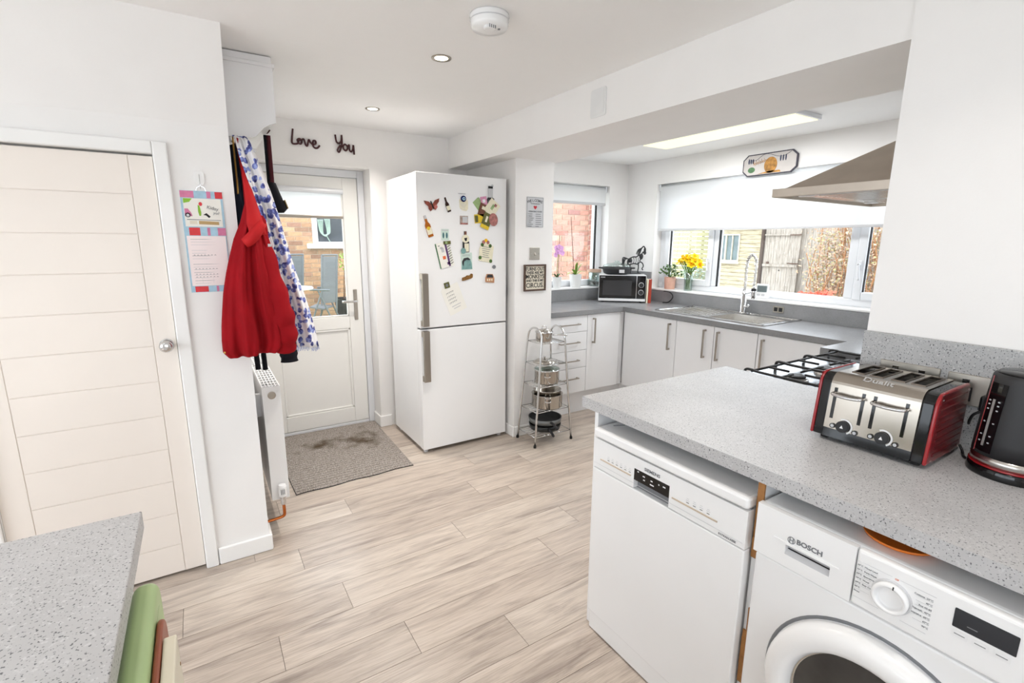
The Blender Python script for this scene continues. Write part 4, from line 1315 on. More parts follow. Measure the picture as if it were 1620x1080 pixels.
rg = random.Random(3)
ed = MB()
z = 0.0
while z < 0.89:
    dz = min(rg.uniform(0.02, 0.09), 0.8945 - z)
    w_ = rg.choice([0.0, 0.004, 0.007, 0.003, 0.009]) if z < 0.62 else 0.0175
    if 0.26 < z < 0.42:
        w_ = 0.0165
    if w_ > 0:
        ed.box(1.1965 - rg.uniform(0, 0.003), 1.2, 0.6377, 0.6377 + w_, z, z + dz)
    z += dz
ed.build('chipped_edge', 'wood_raw', pn)

# --- dishwasher
dw = thing('dishwasher', 'white freestanding dishwasher with black display under the speckled worktop', 'dishwasher', (1.46, 0.96, 0))
DY0, DY1 = 0.658, 1.262
MB().box(FX + 0.03, 1.76, DY0 + 0.003, DY1 - 0.003, 0.01, 0.803).build('body', 'appliance', dw, bevel=0.003)
MB().box(FX - 0.004, 1.76, DY0, DY1, 0.808, 0.842).build('lid', 'appliance', dw, bevel=0.008)
cp = grid = MB()
# control panel with the grip recess cut into it
wall_boxes(cp, 'X', FX, FX + 0.03, DY0, DY1, 0.692, 0.803, [(0.914, 1.061, 0.692, 0.7635)])
cp.build('control_panel', 'appliance', dw)
rc = MB()
rc.add([(FX + 0.003, 1.061, 0.722), (FX + 0.003, 0.914, 0.722), (FX + 0.03, 0.914, 0.722), (FX + 0.03, 1.061, 0.722), (FX + 0.03, 0.914, 0.692), (FX + 0.03, 1.061, 0.692)], [(0, 1, 2, 3), (3, 2, 4, 5)])
rc.build('grip_recess', 'appliance_grey', dw)
ds = MB().box(FX - 0.0005, FX + 0.004, 0.9145, 1.0605, 0.723, 0.763).build('display', 'black_gloss', dw)
for y, z, w_ in ((1.043, 0.757, 0.006), (1.018, 0.750, 0.009), (0.985, 0.748, 0.008), (1.016, 0.738, 0.007), (0.983, 0.735, 0.016), (0.955, 0.749, 0.004), (0.934, 0.750, 0.010)):
    MB().box(FX - 0.001, FX - 0.0005, y - w_ / 2, y + w_ / 2, z - 0.0018, z + 0.0018).build('symbol', 'print_white', ds)
for (ya, yb, nb) in ((1.073, 1.223, 6), (0.743, 0.902, 4)):
    bb = MB().box(FX - 0.003, FX, ya, yb, 0.7285, 0.7335).build('button_bar', mat('bar_beige', (204, 190, 172), 0.3, 0.5), dw, bevel=0.001)
    for k in range(nb):
        y = (1.183 - 0.0205 * k) if nb == 6 else (0.845 - 0.0235 * k)
        MB().box(FX - 0.0006, FX, y - 0.0045, y + 0.0045, 0.7395, 0.7412).build('indicator', 'print_black', bb)
        MB().box(FX - 0.0005, FX, y - 0.006, y + 0.006, 0.7465, 0.7478).build('print_mark', 'print_light', bb)
        MB().box(FX - 0.0005, FX, y - 0.004, y + 0.004, 0.7525, 0.7536).build('print_mark', 'print_light', bb)
text('SIEMENS', 0.0155, (FX - 0.0005, 0.985, 0.777), '-X', 'print_grey', dw, sx=1.12, bold=0.0002)
text('EXTRAKLASSE', 0.0085, (FX - 0.0035, 0.709, 0.7015), '-X', 'print_grey', dw, sx=1.0)
MB().box(FX - 0.001, FX, 0.664, 1.256, 0.7085, 0.7095).build('trim_line', 'appliance_grey', dw)
MB().box(FX + 0.02, FX + 0.03, DY0 + 0.004, DY1 - 0.004, 0.684, 0.81).build('seal_and_gap_shade', 'print_grey', dw)  # grey strip standing in for shade in the gaps, no seal here
MB().box(FX, FX + 0.03, DY0, DY1, 0.085, 0.688).build('door', 'appliance', dw, bevel=0.004)
MB().box(FX + 0.008, FX + 0.05, DY0 + 0.004, DY1 - 0.004, 0.004, 0.08).build('plinth', 'appliance', dw, bevel=0.003)
MB().tube([(1.27, 1.215, 0.8425), (1.23, 1.232, 0.8425)], 0.0018, 5).build('lid_mark', 'print_grey', dw)
for x in (1.24, 1.72):
    for y in (DY0 + 0.05, DY1 - 0.05):
        MB().cyl((x, y, 0), 0.02, 0.011, 10).build('foot', 'dark_rubber', dw)

# --- washing machine
wm = thing('washing_machine', 'white front-loading washing machine with round dark glass door', 'washing machine', (1.46, 0.34, 0))
WY0, WY1 = 0.040, 0.634
MB().box(FX + 0.012, 1.74, WY0, WY1, 0.01, 0.70).build('body', 'appliance', wm, bevel=0.006)
MB().box(FX + 0.012, 1.74, WY0, WY1, 0.815, 0.848).build('top', 'appliance', wm, bevel=0.012, seg=3)
MB().box(FX + 0.02, 1.74, WY0 + 0.002, WY1 - 0.002, 0.70, 0.815).build('upper_body', 'appliance', wm)
MB().box(FX, FX + 0.02, WY0, 0.404, 0.709, 0.845).build('control_panel', 'appliance', wm, bevel=0.007, seg=3)
dr = wall_boxes(MB(), 'X', FX, FX + 0.02, 0.4055, WY1, 0.709, 0.845, [(0.452, 0.555, 0.742, 0.768)]).build('detergent_drawer', 'appliance', wm)
rc = MB()
rc.add([(FX, 0.555, 0.742), (FX, 0.452, 0.742), (FX + 0.018, 0.452, 0.762), (FX + 0.018, 0.555, 0.762), (FX + 0.018, 0.452, 0.768), (FX + 0.018, 0.555, 0.768)], [(0, 1, 2, 3), (3, 2, 4, 5)])
rc.build('drawer_scoop', 'appliance_grey', dr)
MB().box(FX + 0.0085, FX + 0.0115, 0.456, 0.552, 0.7545, 0.7565).build('scoop_gap', 'print_black', dr)
MB().prism([(0.5855, 0.775), (0.433, 0.775), (0.452, 0.7695), (0.555, 0.7695)], (FX - 0.0018, 0, 0), (0, 1, 0), (0, 0, 1), (-1, 0, 0), 0.002).build('drawer_lip', 'appliance', dr)
lg = MB()
lg.tube([(FX - 0.0006, 0.5425 + 0.0085 * math.cos(a * 0.2618), 0.786 + 0.0085 * math.sin(a * 0.2618)) for a in range(24)], 0.0009, 5, closed=True)
lg.tube([(FX - 0.0006, 0.5465, 0.7925), (FX - 0.0006, 0.5465, 0.7795)], 0.0011, 5).tube([(FX - 0.0006, 0.5385, 0.7925), (FX - 0.0006, 0.5385, 0.7795)], 0.0011, 5).tube([(FX - 0.0006, 0.5465, 0.786), (FX - 0.0006, 0.5385, 0.786)], 0.0011, 5)
lg.build('emblem', 'print_grey', dr)
text('BOSCH', 0.0175, (FX - 0.0005, 0.5005, 0.7885), '-X', 'print_grey', dr, sx=1.05, bold=0.0005)
kn = MB().lathe([(0.033, 0), (0.033, -0.014), (0.029, -0.018), (0.025, -0.016), (0.0245, -0.008), (0.018, -0.007)], (FX, 0.332, 0.773), 36, 'X').build('programme_dial', 'appliance', wm, smooth=True)
MB().box(FX - 0.0186, FX - 0.0165, 0.3255, 0.3275, 0.7985, 0.8055).build('dial_pointer', 'print_black', kn)
MB().lathe([(0.0365, 0), (0.0365, -0.002), (0.034, -0.003)], (FX, 0.332, 0.773), 36, 'X').build('dial_collar', 'appliance_grey', kn)
for k, s in enumerate(('40°C  Mixed Load', '30°C  Dark Wash', '30°C  Sportswear', '30°C  Wool', '40°C  Easy Care', '40°C', 'Rinse')):
    text(s, 0.0052, (FX - 0.0005, 0.400, 0.8085 - 0.0105 * k), '-X', 'print_grey', wm, name='programme_text', align='LEFT', ext=0.0003)
for k, s in enumerate(('Cottons  20°C', '40°C', 'Eco 40-60', 'Prewash  40°C', 'Intensive  60°C', '60°C', '90°C')):
    text(s, 0.0052, (FX - 0.0005, 0.2655, 0.8065 - 0.0105 * k), '-X', 'print_grey', wm, name='programme_text', align='RIGHT', ext=0.0003)
text('Off', 0.005, (FX - 0.0005, 0.328, 0.8155), '-X', 'orange_print', wm, name='programme_text', ext=0.0003)
for za, zb, ya, yb in ((0.8175, 0.8175, 0.400, 0.336), (0.8175, 0.8175, 0.322, 0.262), (0.7305, 0.7305, 0.400, 0.350), (0.7305, 0.7305, 0.312, 0.268)):
    MB().tube([(FX - 0.0003, ya, za), (FX - 0.0003, yb, zb)], 0.0004, 4).build('programme_line', 'print_light', wm)
for k in range(6):
    z = 0.8035 - 0.0105 * k
    MB().tube([(FX - 0.0003, 0.400, z), (FX - 0.0003, 0.371 if 0 < k < 6 else 0.36, z)], 0.0003, 4).build('programme_line', 'print_light', wm)
    MB().tube([(FX - 0.0003, 0.293, z), (FX - 0.0003, 0.266, z)], 0.0003, 4).build('programme_line', 'print_light', wm)
MB().prism(rrect(0.090, 0.040, 0.002), (FX - 0.001, 0.188, 0.798), *FACE['-X'], 0.0015).build('display', mat('display_grey', (52, 54, 58), 0.12, var=0.02), wm)
MB().box(FX - 0.0014, FX - 0.001, 0.197, 0.212, 0.7895, 0.791).build('display_mark', 'print_grey', wm)
for k in range(3):
    pq_ = MB().prism(rrect(0.024, 0.014, 0.002), (FX - 0.0006, 0.220 - 0.030 * k, 0.765), *FACE['-X'], 0.0006).build('touch_key', mat('key_white', (236, 236, 236), 0.3) if 'key_white' not in MATS else 'key_white', wm)
    MB().box(FX - 0.001, FX - 0.0006, 0.212 - 0.030 * k, 0.228 - 0.030 * k, 0.7645, 0.766).build('key_print', 'print_grey', pq_)
WCY, WCZ = 0.337, 0.425
MB().lathe([(0.238, 0.0125), (0.236, 0.009), (0.230, 0.010), (0.229, 0.013)], (FX, WCY, WCZ), 64, 'X', cap0=False, cap1=False).build('door_surround', mat('door_gap', (120, 122, 126), 0.35), wm, smooth=True)
dd = MB().lathe([(0.227, 0.012), (0.226, -0.012), (0.215, -0.028), (0.185, -0.034), (0.172, -0.028), (0.163, -0.012), (0.163, 0.0)], (FX, WCY, WCZ), 64, 'X', cap0=False, cap1=False).build('door_ring', 'appliance', wm, smooth=True)
MB().lathe([(0.166, 0.002), (0.163, -0.006), (0.158, -0.004), (0.157, 0.004)], (FX, WCY, WCZ), 64, 'X', cap0=False, cap1=False).build('inner_rim', 'brushed_steel', dd, smooth=True)
MB().lathe([(0.158, 0.001), (0.13, -0.001), (0.09, 0.003), (0.06, 0.004)], (FX, WCY, WCZ), 48, 'X', cap0=False).build('door_glass', 'washer_dark', dd, smooth=True)
MB().prism([(0.0, 0.02), (0.028, 0.03), (0.028, -0.05), (0.0, -0.04)], (FX - 0.030, WCY - 0.196, WCZ + 0.115), *FACE['-X'], 0.012).build('door_grip', 'appliance_grey', dd, bevel=0.004)
for x in (1.24, 1.68):
    for y in (WY0 + 0.06, WY1 - 0.06):
        MB().cyl((x, y, 0), 0.025, 0.011, 10).build('foot', 'dark_rubber', wm)

ob = MB().lathe([(0.045, 0), (0.066, 0.008), (0.069, 0.014), (0.066, 0.014), (0.05, 0.008)], (1.268, 0.365, 0.8485), 32).build('plastic_bowl', 'orange_plastic', smooth=True)
tag(ob, 'shallow orange plastic dish lying on top of the washing machine', 'dish')

# --- toaster
ts = thing('toaster', 'four-slot steel toaster with red ends and black trim', 'toaster', (1.64, 0.553, 0.935))
TX0, TX1, TY0, TY1, TZ0, TZ1 = 1.512, 1.746, 0.411, 0.694, 0.948, 1.132
def tprof(e, z0=TZ0):
    p_ = [(TX1 + e, z0)]
    for k in range(6):
        a = rad(0 + 90 * k / 5)
        p_.append((TX1 - 0.014 + (0.014 + e) * math.cos(a), TZ1 - 0.014 + (0.014 + e) * math.sin(a)))
    for k in range(8):
        a = rad(90 + 80 * k / 7)
        p_.append((TX0 + 0.052 + (0.034 + e) * math.cos(a), TZ1 - 0.034 + (0.034 + e) * math.sin(a)))
    p_.append((TX0 - e, z0))
    return p_
def tpr(name, m, e, y0, y1, bevel=0.0, z0=TZ0, poly=None):
    return MB().prism(poly or tprof(e, z0), (0, y1, 0), (1, 0, 0), (0, 0, 1), (0, 1, 0), y1 - y0).build(name, m, ts, bevel=bevel)
inner = [(x, min(z, 1.118)) for x, z in tprof(-0.003)]
tpr('inner_body', 'cast_iron', 0, TY0 + 0.02, TY1 - 0.02, poly=inner)
for y0, y1 in ((TY0 + 0.008, TY0 + 0.034), (TY1 - 0.034, TY1 - 0.008)):
    tpr('end_frame', 'black_gloss', 0.0, y0, y1, 0.003)
for s, y0, y1 in ((-1, TY0, TY0 + 0.0085), (1, TY1 - 0.0085, TY1)):
    ep = tpr('end_panel', 'red_paint', 0.0015, y0, y1, 0.003)
    yy = TY0 if s < 0 else TY1
    MB().prism(tprof(-0.007, TZ0 + 0.006), (0, yy - 0.0005 if s < 0 else yy + 0.0005, 0), (1, 0, 0), (0, 0, 1), (0, s, 0), 0.001).build('end_face', mat('end_maroon', (112, 30, 34), 0.22, var=0.06) if 'end_maroon' not in MATS else 'end_maroon', ep)
    for k in range(9):
        z = TZ0 + 0.018 + 0.0195 * k
        MB().box(TX0 + 0.03, TX1 - 0.015, yy - 0.0022 if s < 0 else yy, yy if s < 0 else yy + 0.0022, z, z + 0.0075).build('ridge', 'dish_red', ep)
    for x, z in ((TX0 + 0.028, TZ0 + 0.006), (TX0 + 0.046, TZ1 - 0.018), (TX1 - 0.01, TZ1 - 0.016), (TX1 - 0.01, TZ0 + 0.006)):
        MB().cyl((x, yy - 0.002 if s < 0 else yy, z), 0.003, 0.002, 8, 'Y').build('screw', 'chrome', ep)
front = tprof(0.001)
# steel front wraps over the shoulder; the top is a plate with four slots
sh = []
for k in range(8):
    a = rad(90 + 80 * k / 7)
    sh.append((TX0 + 0.052 + 0.0365 * math.cos(a), TZ1 - 0.034 + 0.0365 * math.sin(a)))
zlow = TZ0 + 0.026
sh.append((TX0 - 0.0022 + (zlow - TZ0) * 0.14, zlow))
strip = [tuple(p_) for p_ in sh] + [(p_[0] + 0.004, p_[1] - 0.002) for p_ in reversed(sh)]
mat('toaster_steel', (172, 164, 154), 0.18, 1.0, var=0.04, vscale=20)
tpr('front_panel', 'toaster_steel', 0, TY0 + 0.0345, TY1 - 0.0345, 0.0, poly=strip)
slots = []
for k in range(4):
    yc = TY1 - 0.075 - 0.0455 * k - (0.006 if k > 1 else 0)
    slots.append((TX0 + 0.078, TX1 - 0.028, yc - 0.0135, yc + 0.0135))
grid_plate(MB(), TX0 + 0.051, TX1 - 0.008, TY0 + 0.0345, TY1 - 0.0345, TZ1 - 0.003, TZ1 + 0.0024, slots).build('top_plate', 'toaster_steel', ts)
for (x0, x1, y0, y1) in slots:
    fr = grid_plate(MB(), x0 - 0.003, x1 + 0.003, y0 - 0.003, y1 + 0.003, TZ1 + 0.0024, TZ1 + 0.0045, [(x0, x1, y0, y1)]).build('slot_rim', mat('slot_metal', (120, 108, 98), 0.35, 1.0) if 'slot_metal' not in MATS else 'slot_metal', ts)
    gm = MB()
    for q in range(7):
        xq = x0 + 0.012 + (x1 - x0 - 0.024) * q / 6
        gm.tube([(xq, y0 + 0.005, TZ1 - 0.02), (xq, y0 + 0.006, TZ1 - 0.004)], 0.0008, 4)
    gm.tube([(x0 + 0.005, y0 + 0.006, TZ1 - 0.004), (x1 - 0.005, y0 + 0.006, TZ1 - 0.004)], 0.0009, 4).build('slot_wire', 'chrome', fr)
def fx_at(z):            # outer steel surface of the sloping front
    return TX0 + 0.0006 + (z - 0.974) * 0.112
def fpiece(name, m, y0, y1, z0, z1, t0, t1, parent=ts, bevel=0):
    return MB().add([(fx_at(z0) - t1, y0, z0), (fx_at(z0) - t1, y1, z0), (fx_at(z1) - t1, y1, z1), (fx_at(z1) - t1, y0, z1), (fx_at(z0) + t0, y0, z0), (fx_at(z0) + t0, y1, z0), (fx_at(z1) + t0, y1, z1), (fx_at(z1) + t0, y0, z1)],
                    [(3, 2, 1, 0), (4, 5, 6, 7), (0, 1, 5, 4), (1, 2, 6, 5), (2, 3, 7, 6), (3, 0, 4, 7)]).build(name, m, parent, bevel=bevel)
for ya, yb in ((0.644, 0.573), (0.545, 0.472)):
    for y in (ya, yb):
        fpiece('lever_slot', 'black_gloss', y - 0.0038, y + 0.0038, 1.004, 1.094, 0.002, 0.0012)
    lvr = MB().tube(spline([(fx_at(1.080) + 0.002, ya, 1.080), (fx_at(1.080) - 0.018, ya, 1.079), (fx_at(1.080) - 0.024, ya - 0.012, 1.078), (fx_at(1.080) - 0.026, (ya + yb) / 2, 1.077), (fx_at(1.080) - 0.024, yb + 0.012, 1.078), (fx_at(1.080) - 0.018, yb, 1.079), (fx_at(1.080) + 0.002, yb, 1.080)], 5), 0.0045, 10)
    lvr.build('lever', 'chrome', ts, smooth=True)
nrm = ((0, -1, 0), Vector((0.112, 0, 1)).normalized(), Vector((-1, 0, 0.112)).normalized())
for yc in (0.607, 0.5105):
    zc = 0.989
    o_ = (fx_at(zc) - 0.0008, yc, zc)
    MB().prism([(0.0225 * math.cos(rad(a)), 0.0225 * math.sin(rad(a))) for a in range(-60, 125, 15)] + [(0.018 * math.cos(rad(a)), 0.018 * math.sin(rad(a))) for a in range(120, -75, -15)], o_, *nrm, 0.001).build('dial_scale', 'print_white', ts)
    dl = MB().prism(circ(0.0165, 24), (o_[0] - 0.013, yc, zc + 0.0015), *nrm, 0.014).build('dial', 'matt_black', ts, bevel=0.002)
    MB().prism([(-0.0045, -0.004), (0.0045, -0.004), (0, 0.005)], (o_[0] - 0.0136, yc, zc + 0.0015), *nrm, 0.0008).build('dial_pointer', 'print_white', dl)
    for dy, zz in ((0.0285, 0.984), (-0.0295, 0.980)):
        b_ = MB().prism(circ(0.0072, 18), (fx_at(zz) - 0.003, yc + dy, zz), *nrm, 0.003).build('button', 'black_gloss', ts)
        MB().prism(circ(0.0045, 14), (fx_at(zz) - 0.0035, yc + dy, zz), *nrm, 0.0008).build('button_symbol', 'print_light', b_)
nr2 = ((0, -1, 0), Vector((1, 0, 0.62)).normalized(), Vector((-0.62, 0, 1)).normalized())
text('Dualit', 0.024, (TX0 + 0.0345, 0.552, TZ1 - 0.0025), nr2, 'chrome', ts, name='badge_lettering', sx=1.25, ext=0.0014, bold=0.0004)
tpr('lower_skirt', 'black_gloss', 0, TY0 + 0.0345, TY1 - 0.0345, poly=[(TX0 - 0.001, TZ0), (TX0 + 0.003, TZ0 + 0.025), (TX0 + 0.03, TZ0 + 0.025), (TX0 + 0.03, TZ0)])
for x in (TX0 + 0.03, TX1 - 0.03):
    for y in (TY0 + 0.03, TY1 - 0.03):
        MB().cyl((x, y, 0.9352), 0.011, 0.0135, 12).build('foot', 'dark_rubber', ts)

# --- kettle
KX, KY, KZ = 1.678, 0.288, 0.9352
kt = thing('kettle', 'tall black electric kettle with red trim and steel band', 'kettle', (KX, KY, KZ))
MB().lathe([(0.086, 0), (0.087, 0.004), (0.085, 0.02), (0.083, 0.024)], (KX, KY, KZ), 48).build('power_base', 'black_gloss', kt, smooth=True)
MB().lathe([(0.0838, 0.0242), (0.0845, 0.0262), (0.0832, 0.0285)], (KX, KY, KZ), 48).build('red_ring', 'red_paint', kt, smooth=True)
MB().lathe([(0.0822, 0.0286), (0.0812, 0.052)], (KX, KY, KZ), 48).build('steel_band', 'brushed_steel', kt, smooth=True)
mat('kettle_black', (36, 36, 38), 0.5, var=0.05)
MB().lathe([(0.0818, 0.052), (0.080, 0.09), (0.0755, 0.16), (0.0705, 0.225), (0.0685, 0.248), (0.066, 0.255), (0.062, 0.257)], (KX, KY, KZ), 48).build('jug', 'kettle_black', kt, smooth=True)
lid = MB().lathe([(0.062, 0.2572), (0.058, 0.262), (0.03, 0.265), (0.01, 0.2655)], (KX, KY, KZ), 40).build('lid', 'black_gloss', kt, smooth=True)
# water gauge strip, facing the hob side of the camera
ga = rad(143)
ud = Vector((math.cos(ga), math.sin(ga), 0))
def kp(z, dy, r_add):
    rr = 0.0818 + (0.0705 - 0.0818) * (z - 0.052) / 0.173 + r_add
    a = ga + dy / rr
    return (KX + rr * math.cos(a), KY + rr * math.sin(a), KZ + z)
def kstrip(name, m, z0, z1, w, ra, parent=kt):
    rows = []
    for i in range(9):
        z = z0 + (z1 - z0) * i / 8
        rows.append([kp(z, w * (q / 4 - 0.5), ra) for q in range(5)])
    MB().grid(rows).build(name, m, parent, solid=0.001)
kstrip('gauge_surround', 'black_gloss', 0.06, 0.235, 0.044, 0.0012)
kstrip('gauge_window', mat('gauge', (150, 146, 142), 0.2, var=0.1), 0.075, 0.195, 0.006, 0.0026)
for side in (-1,):
    kt_red = MB().tube([kp(0.055 + 0.195 * i / 8, side * 0.0225, 0.0016) for i in range(9)], 0.0012, 5).build('red_seam', 'red_paint', kt)
for z in (0.085, 0.102, 0.135, 0.168, 0.18, 0.19):
    for dy in (-0.012, 0.012):
        p_ = Vector(kp(z, dy, 0.0022))
        MB().prism(rrect(0.005, 0.003, 0.0008), p_, (-ud.y, ud.x, 0), (0, 0, 1), ud, 0.001).build('gauge_mark', 'print_light', kt)
hd_a = ga + rad(180 - 10)
hv = Vector((math.cos(hd_a), math.sin(hd_a), 0))
# handle on the far side, spout at the other
pts = [Vector((KX, KY, KZ)) + Vector((0.6, -0.8, 0)) * r_ + Vector((0, 0, z_)) for r_, z_ in ((0.062, 0.245), (0.1, 0.25), (0.122, 0.23), (0.122, 0.15), (0.108, 0.085), (0.078, 0.07))]
MB().tube(spline(pts, 6), 0.013, 12).build('handle', 'black_plastic', kt, smooth=True)
# --- brushed sockets on the upstand, plugs and flexes
def dbl_socket(label, y0, y1, z0, z1):
    s_ = thing('wall_socket', label, 'socket', (1.77, (y0 + y1) / 2, z0))
    MB().box(1.766, 1.7718, y0, y1, z0, z1).build('plate', 'slate_socket', s_, bevel=0.002)
    n_ = 2
    for k in range(n_):
        yc = y0 + (y1 - y0) * (0.28 + 0.44 * k)
        MB().box(1.7635, 1.766, yc - 0.008, yc + 0.008, z1 - 0.026, z1 - 0.012).build('switch', 'chrome', s_, bevel=0.001)
        MB().box(1.7645, 1.766, yc - 0.016, yc + 0.016, z0 + 0.012, z1 - 0.034).build('outlet', 'black_plastic', s_, bevel=0.001)
    for y in (y0 + 0.008, y1 - 0.008):
        MB().cyl((1.765, y, (z0 + z1) / 2), 0.003, 0.0012, 8, 'X').build('screw', 'chrome', s_)
dbl_socket('brushed steel double socket behind the toaster top', 0.486, 0.634, 1.066, 1.152)
dbl_socket('brushed steel double socket between the toaster and kettle', 0.322, 0.468, 1.064, 1.150)
pg = MB().box(1.728, 1.7632, 0.341, 0.385, 1.062, 1.106).build('mains_plug', 'black_plastic', bevel=0.006)
tag(pg, 'black mains plug in the socket beside the kettle', 'plug')
tag(MB().tube(spline([(1.742, 0.375, 1.066), (1.738, 0.392, 1.05), (1.748, 0.400, 1.03), (1.762, 0.404, 1.015)], 6), 0.0035, 6).build('power_cord', 'black_plastic', smooth=True), 'black flex hanging from the plug behind the toaster', 'cord')
tag(MB().tube(spline([(1.735, 0.408, 0.958), (1.728, 0.398, 0.945), (1.715, 0.392, 0.9395), (1.70, 0.386, 0.9395), (1.690, 0.377, 0.9395)], 6), 0.0033, 6).build('power_cord', 'black_plastic', smooth=True), 'black flex lying on the worktop between toaster and kettle', 'cord')

# ================================================================== NEAR LEFT WORKTOP
tag(MB().box(-0.78, -0.153, -1.0, 1.222, 0.895, 0.935).build('worktop', 'worktop_speckled', bevel=0.002), 'light grey speckled worktop corner in front of the grooved door', 'worktop')
cb = thing('base_cabinet', 'white base cabinet under the speckled worktop corner by the grooved door', 'cabinet', (-0.47, 0.1, 0))
MB().box(-0.77, -0.185, -0.98, 1.2, 0.0, 0.8945).build('carcass', 'cabinet_white', cb)
def tray(name, label, m, x0, x1, y0, y1, z0, z1, r, cat='tray'):
    t_ = thing(name, label, cat, ((x0 + x1) / 2, (y0 + y1) / 2, z0))
    W_, H_ = y1 - y0, z1 - z0
    cy_, cz_ = (y0 + y1) / 2, (z0 + z1) / 2
    e_ = (x1 - x0) * 0.42
    MB().prism(rrect(W_, H_, r, 8), (x1, cy_, cz_), (0, 1, 0), (0, 0, 1), (1, 0, 0), x1 - x0).build('moulding', m, t_, bevel=e_, seg=5, smooth=True).modifiers['bevel'].harden_normals = True
    MB().prism(rrect(W_ - 0.07, H_ - 0.07, r * 0.7, 6), (x1 + 0.0004, cy_, cz_), (0, 1, 0), (0, 0, 1), (1, 0, 0), 0.002).build('base_panel', m, t_)
    return t_
hl = thing('tray_rack', 'white open rack fixed to the cabinet side holding the trays', 'rack', (-0.14, 0.7, 0.42))
MB().box(-0.183, -0.085, 0.40, 1.09, 0.42, 0.43).build('shelf', 'cabinet_white', hl)
MB().box(-0.091, -0.085, 0.40, 1.09, 0.43, 0.52).build('front_rail', 'cabinet_white', hl)
for y in (0.40, 1.084):
    MB().box(-0.183, -0.091, y, y + 0.006, 0.43, 0.52).build('end', 'cabinet_white', hl)
tray('serving_tray', 'green plastic tray standing on edge beside the speckled worktop', 'green_plastic', -0.163, -0.124, 0.50, 1.078, 0.431, 0.872, 0.05)
tray('serving_tray', 'brown plastic tray standing on edge beside the green one', 'brown_plastic', -0.1225, -0.1125, 0.46, 0.985, 0.431, 0.850, 0.045)
bd = thing('chopping_board', 'cream boxed board standing at the outside of the tray rack', 'board', (-0.1, 0.66, 0.431))
MB().box(-0.1115, -0.0925, 0.42, 0.905, 0.431, 0.848).build('slab', 'cream_board', bd, bevel=0.003)
for y, z in ((0.89, 0.80), (0.875, 0.73)):
    MB().cyl((-0.0925, y, z), 0.003, 0.001, 8, 'X').build('stud', 'bronze', bd)
tag(MB().box(-0.176, -0.166, 0.50, 1.0, 0.431, 0.846).build('folder', 'navy_card', bevel=0.001), 'dark blue folder squeezed between worktop cabinet and green tray', 'folder')

# ================================================================== FRIDGE
fg = thing('fridge_freezer', 'tall white fridge freezer with long steel handles and magnets', 'fridge', (1.58, 3.42, 0))
RX0, RX1, RY = 1.238, 1.926, 3.108
MB().box(RX0 + 0.004, RX1 - 0.004, RY + 0.066, 3.71, 0.03, 1.942).build('body', 'appliance', fg, bevel=0.004)
MB().box(RX0 + 0.012, RX1 - 0.012, RY + 0.058, RY + 0.066, 0.04, 1.93).build('seal_and_gap_shade', 'print_grey', fg)  # door seal between the fridge doors and body
for z0, z1, h0, h1 in ((0.918, 1.944, 0.935, 1.292), (0.030, 0.908, 0.545, 0.902)):
    dd = MB().box(RX0, RX1, RY, RY + 0.058, z0, z1).build('door', 'appliance', fg, bevel=0.006)
    hm = MB().box(RX0 + 0.006, RX0 + 0.052, RY - 0.046, RY - 0.032, h0, h1)
    hm.box(RX0 + 0.006, RX0 + 0.052, RY - 0.034, RY, h1 - 0.04, h1).box(RX0 + 0.006, RX0 + 0.052, RY - 0.034, RY, h0, h0 + 0.04)
    hm.build('handle', 'satin_nickel', dd, bevel=0.003)
MB().box(RX1 - 0.004, RX1 + 0.012, RY + 0.02, RY + 0.075, 1.10, 1.19).build('hinge_bracket', mat('bracket_grey', (84, 86, 90), 0.4), fg, bevel=0.002)
for x in (RX0 + 0.035, RX1 - 0.035):
    for y in (RY + 0.05, 3.66):
        MB().cyl((x, y, 0), 0.016, 0.031, 12).build('foot', 'appliance_grey', fg)

GRP = 'magnets and cards on the fridge door'
def magnet(name, label, cat, x, z, t=0.004):
    return thing(name, label, cat, (x, RY - t, z), group=GRP)
def mp(root, poly, m, name, front, t, x=0.0, z=0.0, rot=0.0, bevel=0.0):
    """piece on the fridge door: outline in metres about (x,z), front face `front` metres proud of the door, t thick"""
    c_, s_ = math.cos(rot), math.sin(rot)
    P_ = [(x + a * c_ - b * s_, z + a * s_ + b * c_) for a, b in poly]
    return MB().prism(P_, (0, RY - 0.0002 - front, 0), *FACE['-Y'], t).build(name, m, root, bevel=bevel)
R_ = lambda w, h_: [(-w / 2, -h_ / 2), (w / 2, -h_ / 2), (w / 2, h_ / 2), (-w / 2, h_ / 2)]
def bars(root, x, z, n_, w, dz, m='print_grey', rot=0.0, front=0.002, h_=0.002, seed=1):
    q = random.Random(seed)
    mb = MB()
    c_, s_ = math.cos(rot), math.sin(rot)
    for k in range(n_):
        ww = w * q.uniform(0.6, 1.0)
        off = -k * dz
        P_ = [(x + a * c_ - (b + off) * s_, z + a * s_ + (b + off) * c_) for a, b in R_(ww, h_)]
        mb.prism(P_, (0, RY - 0.0002 - front, 0), *FACE['-Y'], 0.0003)
    mb.build('print', m, root)

